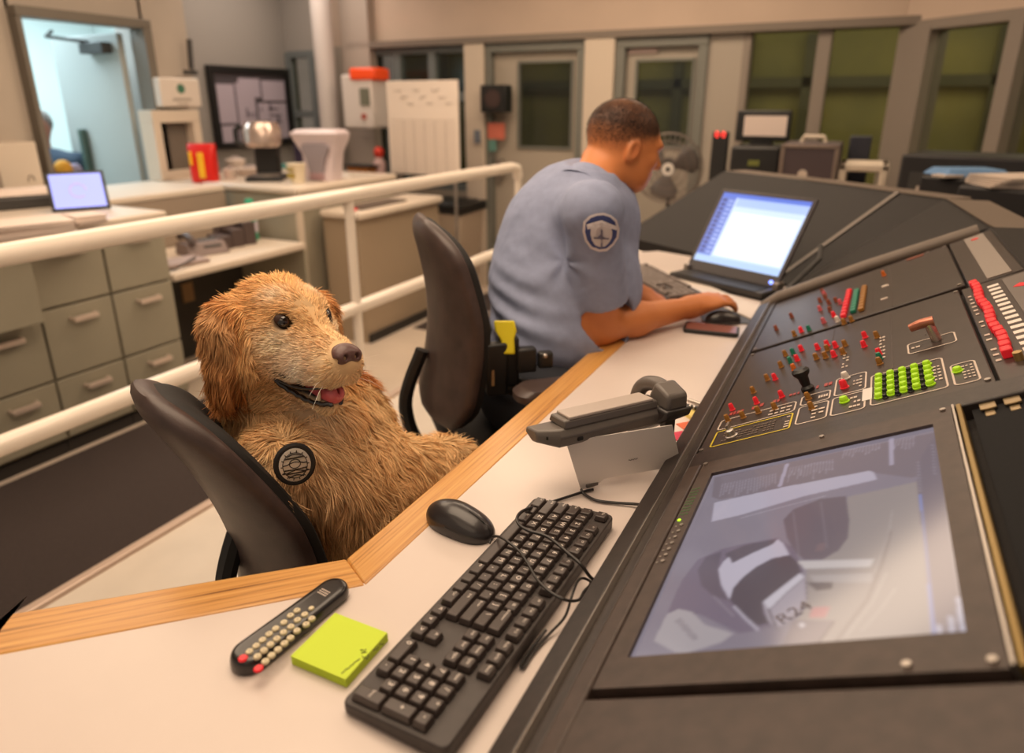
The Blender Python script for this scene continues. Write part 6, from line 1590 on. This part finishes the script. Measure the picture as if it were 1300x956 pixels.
t2, w2, h2 = dev('monitor', 'small black framed display with a pale screen standing on the black printer', 'monitor', 931, 1000, 140, 184, 4.30, .06, None, zbase=ZT+h)
obj('bezel', MB().box((0, 0, h2/2+.01), (w2, .04, h2-.02)), M_black, t2, bevel=.01); obj('screen', MB().box((.012, -.021, h2/2+.01), (w2*.78, .004, h2*.58)), mat('pale_screen', '#cdb9ab', .4, emit='#cdb9ab', estr=.12), t2); obj('foot', MB().box((0, 0, .01), (.12, .1, .02)), M_black, t2)
rd = thing('desk_clock', 'small dark device with glowing red digits left of the pale display', 'clock', (0, 0, 0)); c0 = PY(920, 172, 4.24); rd.location = (c0.x, 4.24, ZT); h = 0
obj('clock_body', MB().box((0, 0, (c0.z-ZT-h)/2+.01), (.09, .05, c0.z-ZT-h+.02)), M_black, rd, bevel=.005)
for dx in (-.018, .018): tt_ = link('digits', text_mesh('0', .05), rd); tt_.location = (dx, -.027, c0.z-ZT-h+.005); tt_.rotation_euler = (math.pi/2, 0, 0); tt_.data.materials.clear(); tt_.data.materials.append(mat('red_digits', '#ff3a30', .4, emit='#ff4038', estr=2.5))
rd.location.x = c0.x-.02
t, w, h = dev('equipment_case', 'grey box with corner trims and a round white emblem beside the printer', 'box', 984, 1058, 183, 240, 4.02, .42, None)
obj('case_body', MB().box((0, 0, h/2), (w, .40, h)), mat('case_mauve', '#4c3f42', .5), t, bevel=.012)
obj('round_emblem', MB().cyl((-.02, -.202, h*.55), (-.02, -.206, h*.55), .024, n=18), M_pr, t); obj('corner_trim', MB().box((-w/2+.012, -.2, h/2), (.02, .012, h*.96)).box((w/2-.012, -.2, h/2), (.02, .012, h*.96)).box((0, -.2, h-.012), (w*.96, .012, .016)), mat('trim_pewter', '#8a7a70', .4, metal=.4), t, bevel=.002)
obj('handle', MB().tube([(-.06, 0, h), (-.05, 0, h+.03), (.05, 0, h+.03), (.06, 0, h)], .012, 8), M_cream, t)
c = P(975, 224, ZT+.02)
wv_ = thing('intercom_handset', 'white curved handset shape on the shelf in front of the grey box', 'handset', (PY(975, 230, 3.98).x, 4.0, ZT))
obj('shell', MB().tube(catmull([(-.05, 0, .10), (-.01, 0, .12), (.03, 0, .09), (.05, 0, .03), (.04, 0, .012)]), .025, 10, rs=None), mat('soft_white', '#d9c6bd', .5), wv_, smooth=True)
t, w, h = dev('speaker_box', 'small navy upright box on the shelf before the window mullions', 'speaker', 1073, 1101, 173, 214, 4.42, .12, None)
obj('cabinet', MB().box((0, 0, h/2), (w, .12, h)), mat('navy_box', '#20222f', .5), t, bevel=.006); obj('dial', MB().cyl((0, -.061, .05), (0, -.066, .05), .014, n=12), M_pr, t)
t, w, h = dev('sheet_holder', 'pale arched frame holding a grey tray on the shelf', 'tray', 1060, 1124, 208, 240, 4.05, .30, None)
obj('arch', MB().box((-w/2+.02, 0, h/2), (.04, .3, h)).box((w/2-.02, 0, h/2), (.04, .3, h)).box((0, 0, h-.02), (w, .3, .04)), M_cream, t, bevel=.01); obj('tray', MB().box((0, -.01, h*.35), (w-.1, .26, .05)), M_dgrey, t)
def rightbox(name, label, cat, cx, cy, w, d, h, m, rz):
    t = thing(name, label, cat, (cx, cy, ZT), rz); obj('body', MB().box((0, 0, h/2), (w, d, h)), m, t, bevel=.012); return t
M_blk2 = mat('matte_black_case', '#1d1a1c', .6)
c0 = PY(1160, 195, 3.95); c1 = PY(1130, 250, 3.95)
t = rightbox('copier', 'large black copier block in front of the angled windows', 'printer', .47, 4.02, .60, .42, c0.z-ZT, M_blk2, math.radians(-16))
obj('front_panel', MB().box((0, -.212, (c0.z-ZT)*.55), (.5, .006, .12)), M_dgrey, t); obj('button', MB().cyl((-.2, -.214, .16), (-.2, -.22, .16), .012, n=10), M_pr, t)
for i, (px, py, lab) in enumerate(((1232, 226, 'black paper tray box under the blue folder, left of its twin'), (1290, 240, 'black paper tray box with pale papers at the right frame edge'))):
    yy = 3.45-.36*i; c0 = PY(px-8, py, yy); t = rightbox('paper_tray', lab, 'tray', c0.x+.02, yy+.12, .26, .26, max(.08, c0.z-ZT), M_blk2, math.radians(-30))
    t['group'] = 'black trays by the angled windows'
    obj('front_slot', MB().box((0, -.132, (c0.z-ZT)*.5), (.2, .005, .05)), M_dgrey, t)
    zt2 = ZT+max(.08, c0.z-ZT)
    if i == 0:
        o = thing('folder', 'blue plastic folder lying on the black tray box by the windows', 'folder', (c0.x+.02, yy+.13, zt2), .4); obj('cover', MB().taper((0, 0, .001), (.28, .20), (.22, .15), .03), mat('blue_plastic', '#5f87b4', .5), o, bevel=.006)
        obj('paper', MB().box((-.10, -.07, .006), (.13, .07, .01), (0, 0, .3)), M_pr, o)
    else:
        o = thing('paper_stack', 'stack of pale papers on the right-hand tray box by the windows', 'papers', (c0.x+.02, yy+.12, zt2), .3)
        for q_ in range(5): obj('sheet', MB().box((.004*q_, .003*(q_ % 3), .004+.008*q_), (.24, .2, .006), (0, 0, .08*q_)), M_pr, o)
# ------------------------------------------------ things on the left counters
def on(px, py, z, name, label, cat, rz=0, group=None):
    p = P(px, py, z); dep = (np.array(p)-np.array([0, 0, EYE])) @ CF; return thing(name, label, cat, tuple(p), rz, group), dep/FPX
ZC = .8345; ZL = .8375; ZB = .845
t, k_ = on(105, 268, ZC, 'tablet', 'tilted tablet with a glowing pale blue screen on the left worktop', 'tablet', math.radians(62))
w_, h_ = .255, .20; tl_ = math.radians(24)
def tp(u_, v_, o_=0): return Vector((u_, v_*math.sin(tl_)+o_*math.cos(tl_), v_*math.cos(tl_)-o_*math.sin(tl_)+.006))
def tslab(u0, u1, v0, v1, o0, o1):
    ps = [tp(u_, v_, o_) for o_ in (o0, o1) for u_, v_ in ((u0, v0), (u1, v0), (u1, v1), (u0, v1))]
    return MB().add(ps, [(3, 2, 1, 0), (4, 5, 6, 7), (0, 1, 5, 4), (1, 2, 6, 5), (2, 3, 7, 6), (3, 0, 4, 7)])
obj('tablet_body', tslab(-w_/2, w_/2, 0, h_, 0, .012), M_black, t, bevel=.003)
obj('screen', tslab(-w_/2+.015, w_/2-.015, .014, h_-.014, -.002, 0), mat('tablet_glow', '#8d9cf0', .3, emit='#8c9cf6', estr=.95), t)
obj('screen_ring', MB().tube([tp(.035*math.cos(a_), h_/2+.035*math.sin(a_), -.003) for a_ in np.linspace(0, 5.4, 20)], .0022, 5), mat('lilac_mark', '#b79ad6', .4, emit='#b79ad6', estr=.8), t)
obj('kickstand', MB().box((0, .10, .07), (.16, .006, .15), (math.radians(-30), 0, 0)), M_dgrey, t)
# papers, box and clutter at the left edge
def papers(px, py, z, n, w, d, rz, label, m=None):
    t, _ = on(px, py, z, 'paper_stack', label, 'papers', rz); m = m or mat('paper_white', '#e4d3c8', .7)
    for i in range(n): obj('sheet', MB().box((.006*math.sin(i*2.1), .006*math.cos(i*1.7), .003+.009*i), (w, d, .007), (0, 0, .05*math.sin(i*1.3))), m, t)
    return t
papers(28, 300, ZC, 7, .34, .24, math.radians(70), 'stack of loose white papers at the left end of the worktop')
papers(108, 284, ZC, 5, .13, .16, math.radians(80), 'small overlapping pile of paper sheets between stack and tablet')
t, _ = on(30, 262, ZC, 'document_tray', 'dark tray with an open white booklet behind the paper stack', 'tray', math.radians(70))
obj('tray', MB().box((0, 0, .03), (.34, .26, .06)), M_dgrey, t, bevel=.01); obj('booklet', MB().taper((.02, 0, .062), (.28, .2), (.24, .16), .03), MATS['paper_white'], t, bevel=.006)
pq = P(20, 250, ZC)
t = thing('file_box', 'cream upright file box with a ring pull at the left frame edge', 'box', (pq.x-.05, pq.y+.03, ZC), math.radians(12)); hh = .30
obj('box_body', MB().box((0, 0, hh/2), (.16, .26, hh)), M_cream, t, bevel=.006); obj('ring_pull', MB().tube([(.083, .05+.02*math.cos(a_), .08+.035*math.sin(a_)) for a_ in np.linspace(0, math.pi, 9)], .004, 6), mat('ring_grey', '#9a8f85', .4), t)
t, _ = on(76, 232, ZC, 'cloth_bundle', 'yellow and brown cloth bundle between the file box and the tablet', 'bundle', 0)
for nm_, c_, r_, col in (('yellow_cloth', (.02, .03, .09), (.05, .06, .06), '#c8912a'), ('brown_cloth', (-.01, -.05, .07), (.05, .05, .07), '#7a5a48'), ('lilac_cloth', (.0, .12, .07), (.04, .05, .05), '#8d86a0')):
    obj(nm_, MB().ell(c_, r_), mat(nm_, col, .8), t, smooth=True)
# person in the corridor doorway
hd0 = Va(48, 160, 5.05)
ps = thing('person', 'distant person in a dark blue shirt sitting beyond the open doorway', 'person', (hd0[0], hd0[1], -.2))
s = SDF(hd0+np.array([-.55, -.55, -1.4]), hd0+np.array([.5, .5, .3]), .014)
s.ell(hd0, (.085, .085, .115), k=.03); s.cone(hd0-up*.08, hd0-up*.2, .055, .06, k=.03)
v2, q2 = s.mesh(); b2o = mesh_np('body', v2, q2, mat('distant_skin', '#a06a55', .6), ps)
s = SDF(hd0+np.array([-.6, -.6, -1.45]), hd0+np.array([.55, .55, .3]), .016); sd_ = CR
s.ell(hd0-up*.42+sd_*.05, (.19, .17, .26), k=.06); s.cone(hd0-up*.27+sd_*-.14, hd0-up*.27+sd_*.24, .085, .085, k=.06)
s.cone(hd0-up*.28+sd_*.26, hd0-up*.52+sd_*.32, .065, .055, k=.03); s.cone(hd0-up*.28-sd_*.16, hd0-up*.52-sd_*.22, .065, .055, k=.03)
v2, q2 = s.mesh(); mesh_np('shirt', v2, q2, mat('distant_shirt', '#1f3348', .8), ps)
s = SDF(hd0+np.array([-.6, -.6, -1.45]), hd0+np.array([.55, .55, .0]), .018)
for sg in (-1, 1): s.cone(hd0-up*.66+sd_*(.05+.1*sg), hd0-up*.70+sd_*(.05+.12*sg)+CF*-.38*np.array([1, 1, 0]), .095, .07, k=.03); s.cone(hd0-up*.70+sd_*(.05+.12*sg)+CF*-.38*np.array([1, 1, 0]), hd0-up*1.12+sd_*(.05+.12*sg)+CF*-.38*np.array([1, 1, 0]), .07, .05, k=.02)
v2, q2 = s.mesh(); mesh_np('trousers', v2, q2, M_navy, ps)
obj('hair', MB().ell(tuple(hd0+up*.03+CF*.02), (.09, .09, .10)), mat('grey_hair', '#6f6762', .8), ps, smooth=True, world=True)
# red and yellow canister, coffee maker, cups ...
t, k_ = on(262, 231, ZL, 'canister', 'red bag with yellow stripes standing on the ledge corner', 'bag', math.radians(20))
W_ = 36*k_; H_ = 47*k_
obj('bag_body', MB().loft([[Vector((x, y*yy, z)) for x, y in rrect(W_*ww, .10, .03)] for z, ww, yy in ((0, .86, 1), (H_*.1, .9, 1), (H_*.6, .92, .9), (H_*.92, 1.0, .5), (H_, 1.02, .2))]), mat('glossy_red', '#d41f14', .35), t, smooth=True)
for x0_, z0_, z1_, w__ in ((.012, .12, .78, .042), (-.058, .45, .80, .02)): obj('yellow_stripe', MB().box((x0_, -.053, H_*(z0_+z1_)/2), (w__, .012, H_*(z1_-z0_))), mat('glossy_yellow', '#f0b81e', .4), t, bevel=.003)
t, k_ = on(340, 228, ZB, 'coffee_maker', 'chrome and black coffee maker on the counter before the plan board', 'coffee maker', math.radians(35)); K = k_
obj('base', MB().box((0, 0, .015), (.24, .30, .03)), M_black, t, bevel=.01)
obj('tower', MB().box((0, .09, .17), (.16, .12, .32)), M_black, t, bevel=.02)
obj('brew_head', MB().lathe((0, -.02, .22), [(.10, 0), (.125, .03), (.125, .12), (.10, .16), (.03, .17)], 24), mat('chrome_head', '#c7b3a8', .25, metal=.7), t, smooth=True)
obj('carafe_plate', MB().lathe((0, -.03, .03), [(.09, 0), (.09, .012), (.08, .014)], 20), M_steel, t, smooth=True)
obj('handle', MB().tube([(-.13, -.03, .36), (-.17, -.03, .33), (-.17, -.03, .26), (-.13, -.03, .23)], .018, 8), M_black, t, smooth=True)
for px, py, w__, h__, lab in ((300, 214, .16, .07, 'white bowl stack left of the coffee maker'), (318, 222, .20, .05, 'low white tub in front of the coffee maker'), (293, 226, .10, .06, 'small white packet beside the red bag')):
    t, _ = on(px, py, ZB, 'container', lab, 'container'); obj('tub', MB().lathe((0, 0, 0), [(w__*.4, 0), (w__*.5, h__*.8), (w__*.52, h__), (w__*.3, h__*1.15)], 18), mat('tub_white', '#dccbbf', .5), t, smooth=True)
    obj('contents', MB().lathe((0, 0, h__*1.1), [(w__*.25, 0), (w__*.2, h__*.3)], 12), mat('tub_grey', '#a79a98', .5), t, smooth=True)
t, _ = on(378, 232, ZB, 'paper_cup', 'pale cup with yellow marks between coffee maker and white scanner', 'cup')
obj('cup', MB().lathe((0, 0, 0), [(.045, 0), (.062, .12), (.066, .125), (.06, .126)], 20), mat('cup_cream', '#e3d6bc', .5), t, smooth=True); obj('yellow_marks', MB().box((0, -.055, .05), (.05, .02, .03)).box((0, -.058, .09), (.05, .02, .012)), mat('mustard', '#a08a3a', .6), t)
t, _ = on(366, 214, ZB, 'sponge', 'teal sponge lying behind the pale cup', 'sponge'); obj('pad', MB().box((0, 0, .02), (.09, .06, .04)), mat('teal_pad', '#4f9a98', .8), t, bevel=.008)
# white hooded device
t, k_ = on(412, 228, ZB, 'counter_scanner', 'white flared hood device with a grey mouth on the counter end', 'scanner', math.radians(14))
M_dev = mat('device_white', '#d3c4c8', .4)
H_ = .33
obj('hood', MB().loft([[Vector((x, y+yo, z)) for x, y in rrect(ww, dd_, .03)] for z, ww, dd_, yo in ((0, .20, .18, 0), (.04, .21, .18, 0), (.18, .25, .17, .01), (.27, .34, .20, .0), (.31, .36, .22, -.01), (.335, .30, .18, .0))]), M_dev, t, smooth=True)
obj('mouth', MB().loft([[Vector((x, y-.095, z)) for x, y in rrect(ww, .03, .012)] for z, ww in ((.05, .10), (.15, .14), (.22, .21), (.245, .17))]), mat('mouth_grey', '#8e858c', .5), t, smooth=True)
obj('foot', MB().box((0, -.10, .03), (.10, .03, .05)), mat('foot_mauve', '#9a7c80', .5), t, bevel=.006)
t, _ = on(437, 226, ZB, 'cup_lid', 'small round white lid beside the scanner', 'lid'); obj('dome', MB().lathe((0, 0, 0), [(.05, 0), (.045, .02), (.01, .035)], 16), M_white, t, smooth=True)
# things behind, on a rear shelf by the window
t = thing('rear_shelf', 'dark shelf under the window behind the white scanner', 'shelf', (-3.95, 4.75, -.2)); q0 = PY(470, 222, 4.72)
obj('shelf_body', MB().box((q0.x-.06, 4.84, (q0.z-.2)/2), (.50, .24, q0.z+.2)), mat('shelf_taupe', '#5d5047', .6), t, bevel=.005, world=True)
zq = q0.z
t, = (thing('orange_box', 'flat orange box on the dark shelf left of the chart board', 'box', (PY(472, 215, 4.8).x-.10, 4.80, zq)),); obj('box_body', MB().box((0, 0, .035), (.22, .14, .06)), mat('amber_box', '#c07a3c', .6), t, bevel=.004); obj('lid', MB().box((0, 0, .068), (.28, .18, .01)), M_dgrey, t)
t = thing('squeeze_bottle', 'small bright red knob topped bottle on the shelf by the chart board', 'bottle', (PY(481, 195, 4.9).x, 4.90, zq)); obj('bottle', MB().lathe((0, 0, 0), [(.05, 0), (.055, .08), (.03, .13)], 14), mat('pale_pink', '#d9b6b4', .5), t, smooth=True); obj('red_top', MB().ell((0, 0, .17), (.045, .045, .05)), mat('bright_red', '#e0402e', .4), t, smooth=True)
t = thing('purple_pack', 'dark purple pack leaning by the column behind the scanner', 'box', (PY(403, 168, 4.7).x, 4.2, ZB)); t.location = (-3.98, 4.24, ZB); zpk = 1.13-ZB
obj('pack', MB().box((0, 0, zpk/2), (.16, .10, zpk)), mat('dark_purple', '#2c2442', .5), t, bevel=.006); obj('red_label', MB().box((0, -.052, zpk*.75), (.07, .004, .05)), LC['r'], t)
# low desk telephone, bottles
ZS = .5105
t, k_ = on(258, 321, ZS, 'telephone', 'grey desk telephone propped on the low pale desk', 'telephone', math.radians(75))
obj('base', MB().taper((0, 0, 0), (.24, .20), (.22, .15), .07, sh=(0, .02)), mat('telephone_mauve', '#7b6a66', .5), t, bevel=.006); obj('keypad', MB().box((.03, -.03, .062), (.10, .10, .01), (.35, 0, 0)), M_dgrey, t)
obj('handset', MB().tube(catmull([(-.085, -.08, .07), (-.085, -.06, .10), (-.085, .06, .12), (-.085, .09, .09)]), .020, 8), mat('telephone_dark', '#4c403e', .5), t, smooth=True)
t, k_ = on(298, 312, ZS, 'desk_organiser', 'dark tiered organiser behind the low desk telephone', 'organiser', math.radians(75))
for i in range(3): obj('tier', MB().box((-.09+.09*i, .02*i, .04+.015*i), (.08, .16, .08+.03*i)), mat('organiser_brown', '#4d3f3c', .6), t, bevel=.005)
obj('screen_hood', MB().box((.02, .08, .11), (.20, .02, .14), (.3, 0, 0)), mat('organiser_grey', '#6b5e5c', .5), t, bevel=.004)
t, k_ = on(228, 335, ZS, 'cable_tray', 'flat grey tray with cables at the near end of the low desk', 'tray', math.radians(80)); obj('tray', MB().box((0, 0, .012), (.26, .18, .02)), mat('tray_mauve', '#a3918c', .5), t, bevel=.005)
obj('cable', MB().tube(catmull([(-.14, -.1, .008), (-.10, -.14, .008), (-.02, -.12, .03), (.06, -.05, .03), (.13, .04, .008)]), .005, 6), M_black, t, smooth=True)
t, k_ = on(322, 304, ZS, 'bottle', 'green sanitiser bottle on the low desk against the counter block', 'bottle')
obj('bottle_body', MB().lathe((0, 0, 0), [(.034, 0), (.036, .01), (.036, .15), (.02, .19), (.014, .20)], 18), mat('bottle_green', '#2f9a78', .35), t, smooth=True); obj('label', MB().lathe((0, 0, .05), [(.0372, 0), (.0372, .07)], 18), mat('label_pale', '#cfc6d6', .6), t, smooth=True)
obj('green_cap', MB().lathe((0, 0, .19), [(.025, 0), (.027, .01), (.027, .06), (.02, .07)], 16), mat('cap_green', '#1fa37c', .4), t, smooth=True)
t, k_ = on(249, 300, ZS, 'bottle', 'white capped bottle at the back of the low desk', 'bottle')
obj('bottle_body', MB().lathe((0, 0, 0), [(.04, 0), (.042, .01), (.042, .13), (.025, .17)], 18), mat('bottle_white', '#cdbfb2', .4), t, smooth=True); obj('cap', MB().lathe((0, 0, .17), [(.032, 0), (.034, .01), (.034, .05), (.03, .055)], 16), mat('cap_white', '#eadfd2', .5), t, smooth=True)
# dark brown tray on the side desk
t = thing('letter_tray', 'dark flat tray lying on the top of the side desk behind the post', 'tray', (-2.98, 3.80, .691)); obj('tray', MB().box((0, 0, .006), (.16, .50, .012)), mat('tray_dark', '#5a4c42', .6), t, bevel=.003)
obj('red_bit', MB().box((.05, -.30, .008), (.03, .05, .014)), LC['r'], t, bevel=.003)
